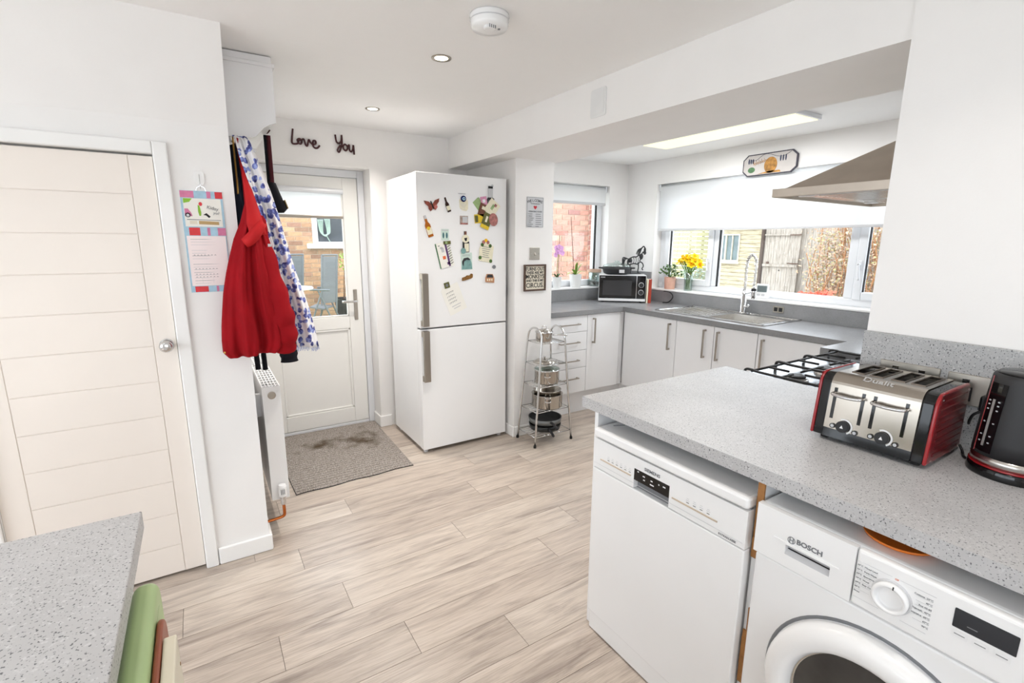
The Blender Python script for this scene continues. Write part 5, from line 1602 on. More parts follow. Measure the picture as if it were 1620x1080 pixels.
m_ = magnet('butterfly_magnet', 'brown and red butterfly magnet high on the fridge door', 'magnet', 1.347, 1.74)
wing = [(0, 0.0), (0.012, 0.03), (0.04, 0.05), (0.042, 0.03), (0.03, 0.004), (0.036, -0.012), (0.03, -0.03), (0.012, -0.026)]
mp(m_, wing, 'butterfly', 'wing', 0.009, 0.002, 1.347, 1.742, rad(-12))
mp(m_, [(-a, b) for a, b in wing], 'butterfly', 'wing', 0.007, 0.002, 1.347, 1.738, rad(28))
mp(m_, circ(0.012, 10), mat('butterfly_spot', (190, 110, 104), 0.5), 'wing_spot', 0.0095, 0.0004, 1.371, 1.728)
mp(m_, circ(0.004, 10, 0, 0, 0.028), 'card_dark', 'body', 0.009, 0.0088, 1.346, 1.738, rad(20))
def bottle(label, m1, x, z, L_, rot, capm, labm):
    m_ = magnet('bottle_magnet', label, 'magnet', x, z)
    k = L_ / 0.1
    out = [(-0.012, -0.05), (0.012, -0.05), (0.013, -0.045), (0.013, 0.006), (0.006, 0.02), (0.005, 0.05), (-0.005, 0.05), (-0.006, 0.02), (-0.013, 0.006), (-0.013, -0.045)]
    mp(m_, [(a * k * 1.05, b * k) for a, b in out], m1, 'bottle', 0.006, 0.006, x, z, rot, 0.001)
    mp(m_, [(a * k, b * k) for a, b in [(-0.0055, 0.035), (0.0055, 0.035), (0.0055, 0.0515), (-0.0055, 0.0515)]], capm, 'neck_foil', 0.0065, 0.001, x, z, rot)
    mp(m_, [(a * k, b * k) for a, b in [(-0.0125, -0.038), (0.0125, -0.038), (0.0125, -0.008), (-0.0125, -0.008)]], labm, 'bottle_label', 0.0065, 0.0006, x, z, rot)
    return m_
bottle('dark wine bottle magnet with a pale label', 'wine_glass', 1.456, 1.744, 0.097, rad(20), 'wine_glass', 'card_cream')
b1 = bottle('amber beer bottle magnet with silver neck', 'amber_glass', 1.313, 1.600, 0.142, rad(18), 'print_light', 'card_cream')
mp(b1, circ(0.012, 14), 'card_yellow', 'badge', 0.0068, 0.0006, 1.316, 1.587)
m_ = magnet('evil_eye_magnet', 'round blue glass eye magnet holding a cream note', 'magnet', 1.577, 1.789)
mp(m_, circ(0.0205, 24), 'evil_blue', 'glass_disc', 0.009, 0.007, 1.577, 1.789, 0, 0.002)
mp(m_, circ(0.011, 20), 'pale_blue', 'iris_ring', 0.0094, 0.0004, 1.579, 1.789)
mp(m_, circ(0.005, 14), 'print_black', 'pupil', 0.0098, 0.0004, 1.580, 1.789)
m_ = magnet('paper_note', 'small cream note with a scalloped edge under the blue eye magnet', 'note', 1.58, 1.735)
mp(m_, [(-0.034, 0.038), (-0.02, 0.05), (0.015, 0.05), (0.034, 0.036), (0.034, -0.02), (0.02, -0.034), (-0.012, -0.03), (-0.03, -0.012)], 'card_cream', 'sheet', 0.0012, 0.001, 1.58, 1.742)
bars(m_, 1.578, 1.755, 5, 0.045, 0.009, 'print_light', rad(-8), 0.0016, seed=2)
mp(m_, R_(0.056, 0.006), 'print_light', 'heading', 0.0018, 0.0008, 1.568, 1.822)
m_ = magnet('photo_magnet', 'small square photo magnet with grey and brown tones', 'magnet', 1.581, 1.647)
mp(m_, R_(0.06, 0.058), 'card_photo', 'picture', 0.004, 0.004, 1.581, 1.647, 0, 0.0006)
mp(m_, R_(0.038, 0.04), 'print_light', 'pale_figure', 0.0043, 0.0004, 1.588, 1.65)
mp(m_, R_(0.056, 0.01), 'card_rose', 'lower_band', 0.0044, 0.0004, 1.581, 1.624)
m_ = magnet('earring_card', 'pale green card with two dark teal feather shapes', 'card', 1.437, 1.545)
mp(m_, R_(0.056, 0.075), 'card_mint', 'card', 0.0014, 0.001, 1.437, 1.548)
for dx in (-0.013, 0.012):
    mp(m_, circ(0.0065, 12, 0, 0, 0.02), mat('teal_dark', (60, 104, 112), 0.5) if 'teal_dark' not in MATS else 'teal_dark', 'feather', 0.003, 0.0016, 1.437 + dx, 1.543)
mp(m_, R_(0.048, 0.006), 'print_light', 'heading', 0.0017, 0.0003, 1.437, 1.577)
m_ = magnet('spiral_notepad', 'tilted white spiral notepad with purple stripe', 'notepad', 1.434, 1.413)
NR = rad(13)
mp(m_, R_(0.105, 0.17), mat('pad_green', (70, 120, 80), 0.6), 'back_cover', 0.003, 0.003, 1.430, 1.413, NR)
mp(m_, R_(0.1, 0.172), 'paper', 'pages', 0.006, 0.003, 1.434, 1.415, NR)
def inpad(u, v):
    return (1.434 + u * math.cos(NR) - v * math.sin(NR), 1.415 + u * math.sin(NR) + v * math.cos(NR))
for u, v, w_, h_, mm in ((0.016, -0.004, 0.014, 0.158, 'purple_print'), (-0.012, -0.018, 0.022, 0.022, 'orange_print'), (0.01, -0.062, 0.02, 0.018, 'purple_print'), (-0.02, 0.05, 0.02, 0.012, 'print_light'), (-0.034, 0.066, 0.012, 0.006, 'print_grey'), (-0.012, 0.034, 0.02, 0.03, 'print_light')):
    x_, z_ = inpad(u, v)
    mp(m_, R_(w_, h_), mm, 'print', 0.0064, 0.0004, x_, z_, NR)
for k in range(9):
    x_, z_ = inpad(0.036, 0.066 - 0.0165 * k)
    mp(m_, [(-0.012, -0.005), (0.012, 0.003), (0.012, 0.006), (-0.012, -0.001)], 'print_black', 'spiral_ring', 0.008, 0.0016, x_, z_, NR)
    mp(m_, [(-0.012, -0.006), (0.004, -0.008), (0.004, -0.006)], 'card_green', 'tab', 0.0068, 0.0008, x_, z_, NR)
mg = magnet('square_magnet', 'small dark green magnet clipping the top of the spiral notepad', 'magnet', 1.447, 1.493)
mp(mg, R_(0.052, 0.022), 'card_olive', 'block', 0.0115, 0.005, 1.447, 1.495, rad(3))
mp(mg, R_(0.016, 0.016), 'card_green', 'print', 0.0119, 0.0004, 1.440, 1.495)
m_ = magnet('bottle_magnet', 'tall olive oil bottle magnet with a cream round tag', 'magnet', 1.588, 1.50)
mp(m_, [(-0.02, -0.075), (0.03, -0.075), (0.03, -0.005), (0.01, 0.02), (0.01, 0.068), (-0.008, 0.068), (-0.008, 0.02), (-0.02, -0.005)], 'card_dark', 'bottle', 0.005, 0.005, 1.588, 1.505)
mp(m_, R_(0.034, 0.056), 'card_cream', 'bottle_label', 0.0055, 0.0005, 1.598, 1.462)
mp(m_, circ(0.028, 18), 'card_cream', 'tag', 0.006, 0.001, 1.590, 1.522)
mp(m_, [(-0.012, 0.008), (0.012, 0.012), (0.008, -0.01), (-0.004, -0.012)], 'print_black', 'tag_print', 0.0064, 0.0004, 1.590, 1.518)
mp(m_, R_(0.016, 0.03), 'card_brown', 'cork', 0.0057, 0.0006, 1.590, 1.556)
mp(m_, circ(0.02, 12), 'card_teal', 'bow', 0.0065, 0.0015, 1.572, 1.440)
m_ = magnet('postcard', 'pale green postcard with two dark-haired cartoon-free faces', 'card', 1.598, 1.368)
m_['label'] = 'pale green postcard with a two-tone teal portrait of a couple'
mp(m_, R_(0.088, 0.118), 'card_mint', 'card', 0.0012, 0.001, 1.598, 1.367, rad(2))
mp(m_, [(-0.04, -0.05), (0.042, -0.05), (0.04, -0.01), (0.03, 0.018), (0.008, 0.03), (-0.02, 0.026), (-0.036, 0.004)], 'card_teal', 'portrait', 0.0016, 0.0004, 1.598, 1.362, rad(2))
mp(m_, [(-0.034, -0.012), (-0.036, 0.006), (-0.02, 0.028), (0.012, 0.032), (0.032, 0.016), (0.02, 0.012), (0.0, 0.016), (-0.02, 0.004), (-0.026, -0.03)], 'card_dark', 'hair', 0.002, 0.0004, 1.598, 1.362, rad(2))
bars(m_, 1.595, 1.412, 2, 0.07, 0.008, 'print_grey', rad(2), 0.0017, seed=5)
m_ = magnet('scroll_plaque', 'cream plaque magnet shaped like a jar with floral top and verse', 'magnet', 1.755, 1.43)
mp(m_, [(-0.06, -0.055), (0.045, -0.078), (0.066, 0.038), (0.03, 0.062), (0.022, 0.088), (-0.02, 0.088), (-0.032, 0.062), (-0.05, 0.03)], 'card_cream', 'tile', 0.006, 0.006, 1.752, 1.428, rad(2), 0.001)
for x_, z_, mm in ((1.733, 1.50, 'card_rose'), (1.752, 1.512, 'petal_orange'), (1.768, 1.498, 'card_rose'), (1.722, 1.482, 'leaf'), (1.786, 1.474, 'leaf'), (1.703, 1.392, 'leaf'), (1.790, 1.366, 'leaf')):
    mp(m_, circ(0.013, 10), mm, 'painted_flower', 0.0068, 0.0006, x_, z_)
bars(m_, 1.755, 1.465, 6, 0.075, 0.014, 'print_grey', rad(-8), 0.0064, 0.0035, seed=6)
m_ = magnet('round_magnet', 'small plain dark grey round magnet at the door edge', 'magnet', 1.820, 1.324)
mp(m_, circ(0.0135, 20), 'print_grey', 'disc', 0.006, 0.006, 1.820, 1.324, 0, 0.001)
m_ = magnet('lizard_magnet', 'small bronze reclining animal magnet', 'magnet', 1.60, 1.258)
mp(m_, [(-0.042, -0.026), (-0.02, -0.024), (0.03, -0.012), (0.043, -0.004), (0.044, 0.02), (0.03, 0.024), (0.018, 0.01), (-0.004, 0.012), (-0.012, 0.004), (-0.04, -0.004)], 'bronze', 'figure', 0.008, 0.008, 1.60, 1.258, 0, 0.002)
m_ = magnet('house_magnet', 'little brown and cream village house magnet', 'magnet', 1.785, 1.243)
mp(m_, [(-0.038, -0.026), (0.034, -0.034), (0.036, 0.0), (0.022, 0.03), (-0.026, 0.032), (-0.038, 0.004)], mat('house_tan', (190, 140, 104), 0.6, var=0.2, vscale=50), 'house', 0.007, 0.007, 1.785, 1.243, 0, 0.001)
mp(m_, [(-0.03, 0.006), (0.026, 0.004), (0.018, 0.026), (-0.022, 0.028)], 'card_dark', 'roof', 0.0078, 0.0008, 1.785, 1.243)
for dx in (-0.022, -0.004, 0.014):
    mp(m_, R_(0.009, 0.014), 'card_cream', 'window', 0.0078, 0.0008, 1.785 + dx, 1.232)
m_ = magnet('letter_sheet', 'tilted cream sheet of typed lines pinned low on the fridge door', 'paper', 1.495, 1.105)
SR = rad(22)
mp(m_, [(-0.07, -0.1), (0.07, -0.1), (0.07, 0.1), (-0.055, 0.1), (-0.07, 0.086)], 'paper', 'sheet', 0.0015, 0.001, 1.495, 1.108, SR)
def insh(u, v):
    return (1.495 + u * math.cos(SR) - v * math.sin(SR), 1.108 + u * math.sin(SR) + v * math.cos(SR))
for k, (s_, sz) in enumerate((('I GOT', 0.016), ('ROSES', 0.016), ('ARE IF', 0.016), ('LIKE', 0.016))):
    x_, z_ = insh(-0.012, 0.052 - 0.024 * k)
    bars(m_, x_, z_ + 0.006, 1, 0.062, 0.01, 'print_black', SR, 0.002, 0.0016, seed=20 + k)
    for q in range(5):
        xx, zz = insh(-0.04 + 0.013 * q, 0.054 - 0.024 * k)
        mp(m_, [(-0.003, -0.006), (-0.001, -0.006), (0.0035, 0.006), (0.0015, 0.006)], 'print_grey', 'typed_stroke', 0.002, 0.0004, xx, zz, SR)
for k in range(2):
    x_, z_ = insh(0.002, -0.046 - 0.018 * k)
    bars(m_, x_, z_, 1, 0.09, 0.01, 'print_light', SR, 0.002, 0.005, seed=30 + k)
mg = magnet('square_magnet', 'small dark patterned square magnet pinning the typed sheet', 'magnet', 1.44, 1.205)
mp(mg, R_(0.04, 0.04), 'card_olive', 'block', 0.006, 0.0044, 1.442, 1.206, rad(14), 0.001)
mp(mg, circ(0.011, 12), 'print_grey', 'emblem', 0.0065, 0.0005, 1.442, 1.206)
# the fan of cards under one clip
m_ = magnet('clip_magnet', 'clear clip magnet with black tip holding the fan of cards', 'magnet', 1.79, 1.86)
mp(m_, R_(0.034, 0.068), 'print_light', 'clip', 0.010, 0.009, 1.790, 1.842, 0, 0.001)
mp(m_, R_(0.036, 0.016), 'print_black', 'tip', 0.0115, 0.003, 1.788, 1.876)
mp(m_, circ(0.009, 12), 'print_light', 'ring', 0.0108, 0.002, 1.803, 1.888)
def fan(label, mm, x, z, w, h_, rot, front, extra=()):
    m_ = magnet('picture_card', label, 'card', x, z)
    mp(m_, R_(w, h_), mm, 'card', front, 0.001, x, z, rot)
    for (dx, dz, ww, hh, m2) in extra:
        c_, s_ = math.cos(rot), math.sin(rot)
        mp(m_, R_(ww, hh), m2, 'picture', front + 0.0004, 0.0004, x + dx * c_ - dz * s_, z + dx * s_ + dz * c_, rot)
fan('green-backed picture card at the edge of the card fan', 'card_green', 1.70, 1.755, 0.06, 0.085, rad(40), 0.0012)
fan('black card with pale circle in the card fan', 'card_dark', 1.778, 1.772, 0.05, 0.095, rad(-32), 0.0024, [(0, 0.01, 0.018, 0.018, 'print_grey')])
fan('pink flower card in the card fan', 'card_pink', 1.738, 1.782, 0.05, 0.06, rad(10), 0.0036, [(0.0, 0.0, 0.022, 0.022, 'print_white')])
fan('brown and cream portrait card in the card fan', 'card_brown', 1.726, 1.722, 0.056, 0.085, rad(-20), 0.0048, [(0.004, 0.014, 0.026, 0.022, 'card_cream')])
fan('large cream card with flower drawing in the card fan', 'card_cream', 1.803, 1.738, 0.09, 0.105, rad(-38), 0.006, [(0.0, 0.006, 0.02, 0.04, 'card_green'), (0.012, 0.03, 0.02, 0.02, 'card_rose')])
fan('yellow card with small dark picture at the left of the fan', 'card_yellow', 1.70, 1.661, 0.075, 0.06, rad(6), 0.0048, [(-0.022, 0, 0.024, 0.046, 'card_olive')])
fan('tilted dark photo card with yellow lower edge in the fan', 'card_olive', 1.757, 1.646, 0.07, 0.11, rad(-22), 0.0075, [(0, -0.043, 0.07, 0.026, 'card_yellow'), (-0.005, 0.012, 0.016, 0.042, 'card_cream')])
m_ = magnet('picture_card', 'rounded rose-patterned card at the right of the card fan', 'card', 1.808, 1.65)
mp(m_, circ(0.036, 18, 0, 0, 0.045), 'card_rose', 'card', 0.0088, 0.001, 1.812, 1.657, rad(10))

# ================================================================== RADIATOR SIDE
rd = thing('radiator', 'white panel radiator with top grille below the coats', 'radiator', (0.247, 3.1, 0.18))
QX0, QX1, QY0, QY1, QZ0, QZ1 = 0.205, 0.288, 2.615, 3.56, 0.178, 0.790
MB().box(QX1 - 0.012, QX1, QY0 + 0.004, QY1 - 0.004, QZ0, QZ1 - 0.012).build('front_panel', 'appliance', rd, bevel=0.004)
MB().box(QX0, QX0 + 0.012, QY0 + 0.004, QY1 - 0.004, QZ0, QZ1 - 0.012).build('rear_panel', 'appliance', rd, bevel=0.004)
for y in (QY0, QY1 - 0.004):
    MB().box(QX0, QX1, y, y + 0.004, QZ0 + 0.004, QZ1).build('end_panel', 'appliance', rd, bevel=0.0015)
gm = MB().box(QX0, QX0 + 0.006, QY0 + 0.004, QY1 - 0.004, QZ1 - 0.01, QZ1).box(QX1 - 0.006, QX1, QY0 + 0.004, QY1 - 0.004, QZ1 - 0.01, QZ1)
for k in range(4):
    x = QX0 + 0.0175 + 0.0146 * k
    gm.box(x, x + 0.0045, QY0 + 0.004, QY1 - 0.004, QZ1 - 0.008, QZ1)
y = QY0 + 0.02
while y < QY1 - 0.01:
    gm.box(QX0 + 0.006, QX1 - 0.006, y, y + 0.014, QZ1 - 0.008, QZ1 - 0.0003)
    y += 0.05
gm.build('top_grille', 'appliance', rd)
fn = MB()
y = QY0 + 0.03
while y < QY1 - 0.03:
    fn.box(QX0 + 0.014, QX1 - 0.014, y, y + 0.003, QZ0 + 0.03, QZ1 - 0.16)
    y += 0.028
fn.build('convector_fins', 'print_grey', rd)  # fins coloured grey to put shade inside the radiator
cp = MB().lathe([(0.019, 0), (0.019, 0.005), (0.014, 0.007)], (0, 0, 0), 20, 'Y')
cp.v = [(a + 0.247, QY0 - b, c + QZ1 - 0.045) for a, b, c in cp.v]
cp.build('vent_cap', 'satin_nickel', rd)
for y in (2.75, 3.4):
    MB().box(0.166, QX0, y, y + 0.03, 0.6, 0.72).build('wall_bracket', 'appliance', rd)
vv = MB().lathe([(0.014, 0), (0.021, 0.005), (0.021, 0.055), (0.017, 0.066)], (0.253, 2.592, 0.205), 16).build('thermostat_head', 'appliance', rd)
for k in range(3):
    MB().box(0.2435 + 0.0075 * k, 0.2465 + 0.0075 * k, 2.5695, 2.572, 0.225, 0.252).build('head_slot', 'print_grey', vv)
MB().lathe([(0.009, 0), (0.012, 0.004), (0.012, 0.03), (0.014, 0.045)], (0.253, 2.592, 0.16), 14).build('valve_body', 'chrome', rd)
MB().lathe([(0.009, 0), (0.009, 0.03)], (0.253, 2.592, 0.19), 10, 'Y').build('valve_tail', 'chrome', rd)
MB().tube(spline([(0.253, 2.592, 0.165), (0.253, 2.592, 0.11), (0.247, 2.592, 0.097), (0.23, 2.592, 0.092), (0.182, 2.592, 0.088), (0.1665, 2.592, 0.088)], 5), 0.0078, 10).build('copper_pipe', 'copper', rd, smooth=True)

cs = thing('coat_shelf', 'white wall shelf with scalloped side panel above the coats', 'shelf', (0.27, 3.0, 1.95))
side = [(0.1652, 1.952), (0.268, 1.956), (0.283, 1.962), (0.300, 1.982), (0.320, 2.004), (0.345, 2.020), (0.372, 2.030), (0.374, 2.262), (0.1652, 2.262)]
for y in (2.612, 3.48):
    MB().prism(side, (0, y, 0), (1, 0, 0), (0, 0, 1), (0, -1, 0), 0.018).build('side_panel', 'cabinet_white', cs, bevel=0.001)
MB().box(0.1652, 0.384, 2.606, 3.505, 2.262, 2.278).build('ledge', 'cabinet_white', cs, bevel=0.003)
MB().box(0.1652, 0.372, 2.612, 3.498, 2.278, 2.306).build('top_box', 'cabinet_white', cs, bevel=0.002)
MB().box(0.1652, 0.372, 2.630, 3.480, 2.045, 2.060).build('bottom_shelf', 'cabinet_white', cs)
MB().box(0.356, 0.372, 2.630, 3.480, 2.060, 2.262).build('front_panel', 'cabinet_white', cs)
MB().box(0.1652, 0.183, 2.630, 3.480, 1.93, 2.045).build('hook_rail', 'appliance_grey', cs)
for y in (2.70, 2.86, 3.02, 3.18, 3.34):
    MB().tube(spline([(0.183, y, 1.985), (0.215, y, 1.965), (0.235, y, 1.975), (0.24, y, 2.0)], 5), 0.005, 8).build('hook', 'satin_nickel', cs, smooth=True)

# --- clothes
def loft(rows_def, folds, name, m, parent, yb_fn, nf=34, nb=14, seed=0, amp0=0.004, amp1=0.016):
    """rows: (xl, xr, z, yfront, thick); front with vertical folds, back kept off the wall"""
    rows = []
    q = random.Random(seed)
    ph = [q.uniform(0, 6.28) for _ in range(4)]
    nrow = len(rows_def)
    for j, (xl, xr, z, yf, th) in enumerate(rows_def):
        f_ = j / (nrow - 1)
        amp = amp0 + (amp1 - amp0) * f_
        row = []
        for i in range(nf):
            s = i / (nf - 1)
            x = xl + (xr - xl) * s
            bul = th * 0.55 * (math.sin(math.pi * s) ** 0.7)
            w = amp * (math.sin(folds * 2 * math.pi * s + ph[0] + 1.3 * math.sin(3 * f_ + ph[1])) + 0.5 * math.sin((folds * 2.3) * 2 * math.pi * s + ph[2] - 2.2 * f_)) * (math.sin(math.pi * s) ** 0.5)
            row.append((x, yf - bul - w, z + 0.006 * math.sin(5 * s + ph[3] + 4 * f_)))
        for i in range(nb):
            s = 1 - (i + 1) / (nb + 1)
            x = xl + (xr - xl) * s
            yb = yf + th * 0.45 * (math.sin(math.pi * s) ** 0.6)
            row.append((x, min(yb, yb_fn(x)), z))
        rows.append(row)
    mb = MB().grid(rows, closed=True)
    n_ = len(rows[0])
    mb.f.append(tuple(range(n_ - 1, -1, -1)))
    mb.f.append(tuple((len(rows) - 1) * n_ + i for i in range(n_)))
    return mb.build(name, m, parent, smooth=True)
def ybk(x):
    return 2.462 if x < 0.185 else 2.462 + (x - 0.185) * 3.0
def interp(tab, n_):
    out = []
    for j in range(n_):
        f_ = j / (n_ - 1) * (len(tab) - 1)
        k = min(int(f_), len(tab) - 2)
        t = f_ - k
        out.append(tuple(a + (b - a) * t for a, b in zip(tab[k], tab[k + 1])))
    return out
rcoat = thing('red_coat', 'bright red waterproof coat hanging at the corner of the wall', 'coat', (0.23, 2.43, 1.0))
tab = [(0.196, 0.212, 1.93, 2.60, 0.03), (0.199, 0.220, 1.84, 2.55, 0.04), (0.201, 0.232, 1.74, 2.50, 0.05), (0.198, 0.246, 1.65, 2.465, 0.06), (0.172, 0.256, 1.57, 2.435, 0.07), (0.140, 0.268, 1.50, 2.42, 0.08),
       (0.118, 0.280, 1.43, 2.415, 0.09), (0.098, 0.294, 1.36, 2.41, 0.095), (0.080, 0.308, 1.28, 2.41, 0.10), (0.068, 0.322, 1.20, 2.41, 0.105), (0.060, 0.336, 1.14, 2.41, 0.105), (0.055, 0.340, 1.08, 2.41, 0.10), (0.055, 0.332, 1.03, 2.412, 0.09), (0.075, 0.30, 1.003, 2.415, 0.07)]
loft(interp(tab, 40), 2.7, 'coat_body', 'red_cloth', rcoat, ybk, seed=7, amp0=0.004, amp1=0.026)
lf = MB()
rows = []
for z, xa, xb, y in ((1.84, 0.200, 0.212, 2.52), (1.72, 0.203, 0.230, 2.462), (1.63, 0.200, 0.247, 2.42), (1.57, 0.193, 0.258, 2.388), (1.525, 0.20, 0.262, 2.372)):
    rows.append([(xa + (xb - xa) * k / 5, y - 0.012 * math.sin(math.pi * k / 5), z) for k in range(6)])
lf.grid(rows).build('lining', 'red_lining', rcoat, smooth=True, solid=0.004)
fp = MB()
rows = []
for f_ in [i / 8 for i in range(9)]:
    xa, za = 0.166 + 0.080 * f_, 1.505 + 0.085 * f_
    rows.append([(xa, 2.362 - 0.016 * math.sin(math.pi * f_), za), (xa + 0.010, 2.352 - 0.018 * math.sin(math.pi * f_), za - 0.02), (xa + 0.02, 2.358 - 0.014 * math.sin(math.pi * f_), za - 0.045 * math.sin(math.pi * (0.25 + 0.6 * f_)))])
fp.grid(rows).build('collar_flap', 'red_lining', rcoat, smooth=True, solid=0.005)
MB().box(0.262, 0.275, 2.348, 2.351, 1.475, 1.487).build('zip_pull', 'print_light', rcoat)
for z, x in ((1.53, 0.205), (1.035, 0.06)):
    MB().cyl((x, 2.355, z), 0.004, 0.004, 10, 'Y').build('stud', 'gold', rcoat)
# sleeve with black knitted cuff
sv = spline([(0.228, 2.47, 1.60), (0.252, 2.43, 1.40), (0.285, 2.40, 1.22), (0.302, 2.40, 1.10), (0.300, 2.43, 1.015)], 6)
MB().tube(sv, 0.05, 14, rs=[0.03 + 0.026 * math.sin(math.pi * (0.15 + 0.6 * i / (len(sv) - 1))) + 0.005 * math.sin(i * 1.4) for i in range(len(sv))]).build('sleeve', 'red_cloth', rcoat, smooth=True)

bj = thing('black_jacket', 'black jacket hanging behind the red coat with cuff showing below', 'jacket', (0.26, 2.72, 0.9))
tab = [(0.172, 0.215, 1.925, 2.66, 0.05), (0.172, 0.24, 1.85, 2.63, 0.07), (0.172, 0.27, 1.70, 2.63, 0.08), (0.174, 0.30, 1.5, 2.64, 0.10), (0.19, 0.335, 1.3, 2.67, 0.12), (0.19, 0.335, 1.12, 2.68, 0.11), (0.195, 0.32, 1.06, 2.69, 0.09)]
loft(interp(tab, 20), 1.8, 'jacket_body', 'navy_cloth', bj, lambda x: 3.0, seed=3)
sv = spline([(0.30, 2.64, 1.55), (0.345, 2.60, 1.30), (0.345, 2.575, 1.10), (0.335, 2.565, 1.0), (0.335, 2.56, 0.92)], 6)
MB().tube(sv, 0.05, 14, rs=[0.05 - 0.012 * i / (len(sv) - 1) + 0.003 * math.sin(i * 1.9) for i in range(len(sv))]).build('sleeve', 'black_cloth', bj, smooth=True)
for x, y, z in ((0.197, 2.66, 0.875), (0.232, 2.70, 0.86)):
    MB().tube(spline([(x, y, 1.10), (x + 0.002, y - 0.005, 1.0), (x + 0.006, y, z)], 4), 0.012, 8).build('belt_end', 'black_cloth', bj, smooth=True)
tag(MB().tube(spline([(0.19, 2.62, 1.95), (0.186, 2.57, 1.85), (0.184, 2.535, 1.76), (0.182, 2.53, 1.70)], 6), 0.004, 6).build('lanyard', 'gold', smooth=True), 'gold chain strap hanging at the edge of the coats', 'chain')

sf = thing('scarf', 'long white scarf with blue floral print hanging over the coats', 'scarf', (0.33, 2.5, 1.0))
S_ = [(0.186, 0.240, 1.95, 2.58), (0.190, 0.246, 1.925, 2.52), (0.199, 0.266, 1.85, 2.49), (0.216, 0.291, 1.773, 2.48), (0.234, 0.312, 1.694, 2.47), (0.254, 0.329, 1.613, 2.46), (0.272, 0.346, 1.53, 2.455), (0.288, 0.363, 1.445, 2.45), (0.304, 0.383, 1.359, 2.45), (0.318, 0.410, 1.269, 2.45), (0.336, 0.432, 1.178, 2.45), (0.352, 0.446, 1.101, 2.45), (0.356, 0.460, 1.01, 2.45)]
rows = []
for j, (xl, xr, z, y) in enumerate(interp(S_, 44)):
    f_ = j / 43
    row = []
    for i in range(25):
        s = i / 24
        row.append((xl + (xr - xl) * s, y - 0.02 * math.sin(2 * math.pi * 1.5 * s + 2 * f_) * (0.4 + 0.6 * f_) - 0.006 * math.sin(2 * math.pi * 4 * s + 5 * f_), z - 0.012 * s * f_))
    rows.append(row)
MB().grid(rows).build('cloth', 'scarf_print', sf, smooth=True, solid=0.003)
fm = MB()
last = rows[-1]
q = random.Random(8)
for i in range(0, 25):
    x, y, z = last[i]
    for r_ in range(2):
        fm.tube([(x + q.uniform(-0.002, 0.002), y, z), (x + q.uniform(-0.004, 0.004), y + q.uniform(-0.004, 0.004), z - q.uniform(0.010, 0.022))], 0.0009, 4)
fm.build('fringe', mat('fringe', (170, 178, 210), 0.9), sf)

bg = thing('shoulder_bag', 'black cloth bag with tan corner hanging by long straps near the back door', 'bag', (0.4, 3.0, 1.64))
mb = MB()
rows = []
for z, xl, xr in ((1.80, 0.345, 0.398), (1.76, 0.345, 0.412), (1.71, 0.348, 0.430), (1.67, 0.352, 0.446), (1.65, 0.36, 0.428)):
    c_ = []
    for k in range(14):
        a = 2 * math.pi * k / 14
        c_.append(((xl + xr) / 2 + (xr - xl) / 2 * math.cos(a), 2.99 + 0.055 * math.sin(a), z))
    rows.append(c_)
mb.grid(rows, closed=True)
mb.f.append(tuple(range(13, -1, -1)))
mb.f.append(tuple(4 * 14 + i for i in range(14)))
mb.build('bag_body', 'black_cloth', bg, smooth=True)
MB().add([(0.430, 2.945, 1.715), (0.4475, 2.965, 1.672), (0.4475, 3.01, 1.672), (0.432, 3.01, 1.715)], [(0, 1, 2, 3)]).build('tan_patch', 'tan_cloth', bg, solid=0.004)
for x, m__ in ((0.368, 'black_cloth'), (0.381, 'maroon_cloth')):
    MB().add([(x - 0.010, 2.99, 1.79), (x + 0.010, 2.99, 1.79), (x + 0.012, 3.0, 2.042), (x - 0.008, 3.0, 2.042)], [(0, 1, 2, 3)]).build('strap', m__, bg, solid=0.012)

# ================================================================== WALL PIECES
cl = thing('wall_calendar', 'long hanging calendar with a cartoon picture above a written page', 'calendar', (0.045, 2.475, 1.28))
CXc, CZ0, CZ1, CW = 0.043, 1.283, 1.700, 0.150
cl['label'] = 'long patchwork-bordered wall calendar hanging beside the grooved door'
def cq(x0, x1, z0, z1, m, name, d):
    return MB().box(x0, x1, 2.4795 - d, 2.4795 - d + 0.001, z0, z1).build(name, m, cl)
X0c, X1c = CXc - CW / 2, CXc + CW / 2
MB().box(X0c, X1c, 2.4765, 2.4795, CZ0, CZ1).build('backing', 'cal_blue', cl)
for k, (a, b, mm) in enumerate(((0.0, 0.32, 'cal_pink'), (0.32, 0.62, 'cal_blue'), (0.62, 0.72, 'cal_pink'), (0.72, 0.82, 'cal_blue'), (0.82, 1.0, 'cal_red'))):
    cq(X0c + CW * a, X0c + CW * b, 1.672, 1.699, mm, 'patch', 0.0035)
for k, (a, b, mm) in enumerate(((0.0, 0.12, 'cal_blue'), (0.12, 0.38, 'cal_red'), (0.38, 0.55, 'cal_blue'), (0.55, 0.62, 'cal_pink'), (0.62, 0.8, 'cal_blue'), (0.8, 1.0, 'cal_pink'))):
    cq(X0c + CW * a, X0c + CW * b, 1.520, 1.552, mm, 'patch', 0.0035)
for k, (a, b, mm) in enumerate(((0.0, 0.1, 'cal_blue'), (0.1, 0.42, 'cal_red'), (0.42, 0.62, 'cal_blue'), (0.62, 0.68, 'cal_pink'), (0.68, 0.95, 'cal_blue'), (0.95, 1.0, 'cal_red'))):
    cq(X0c + CW * a, X0c + CW * b, 1.284, 1.308, mm, 'patch', 0.0035)
cq(X0c + 0.008, X1c - 0.008, 1.556, 1.670, 'paper', 'picture', 0.004)
def cpoly(poly, m, name='drawing', d=0.0045):
    MB().prism(poly, (0, 2.4795 - d, 0), *FACE['-Y'], 0.0004).build(name, m, cl)
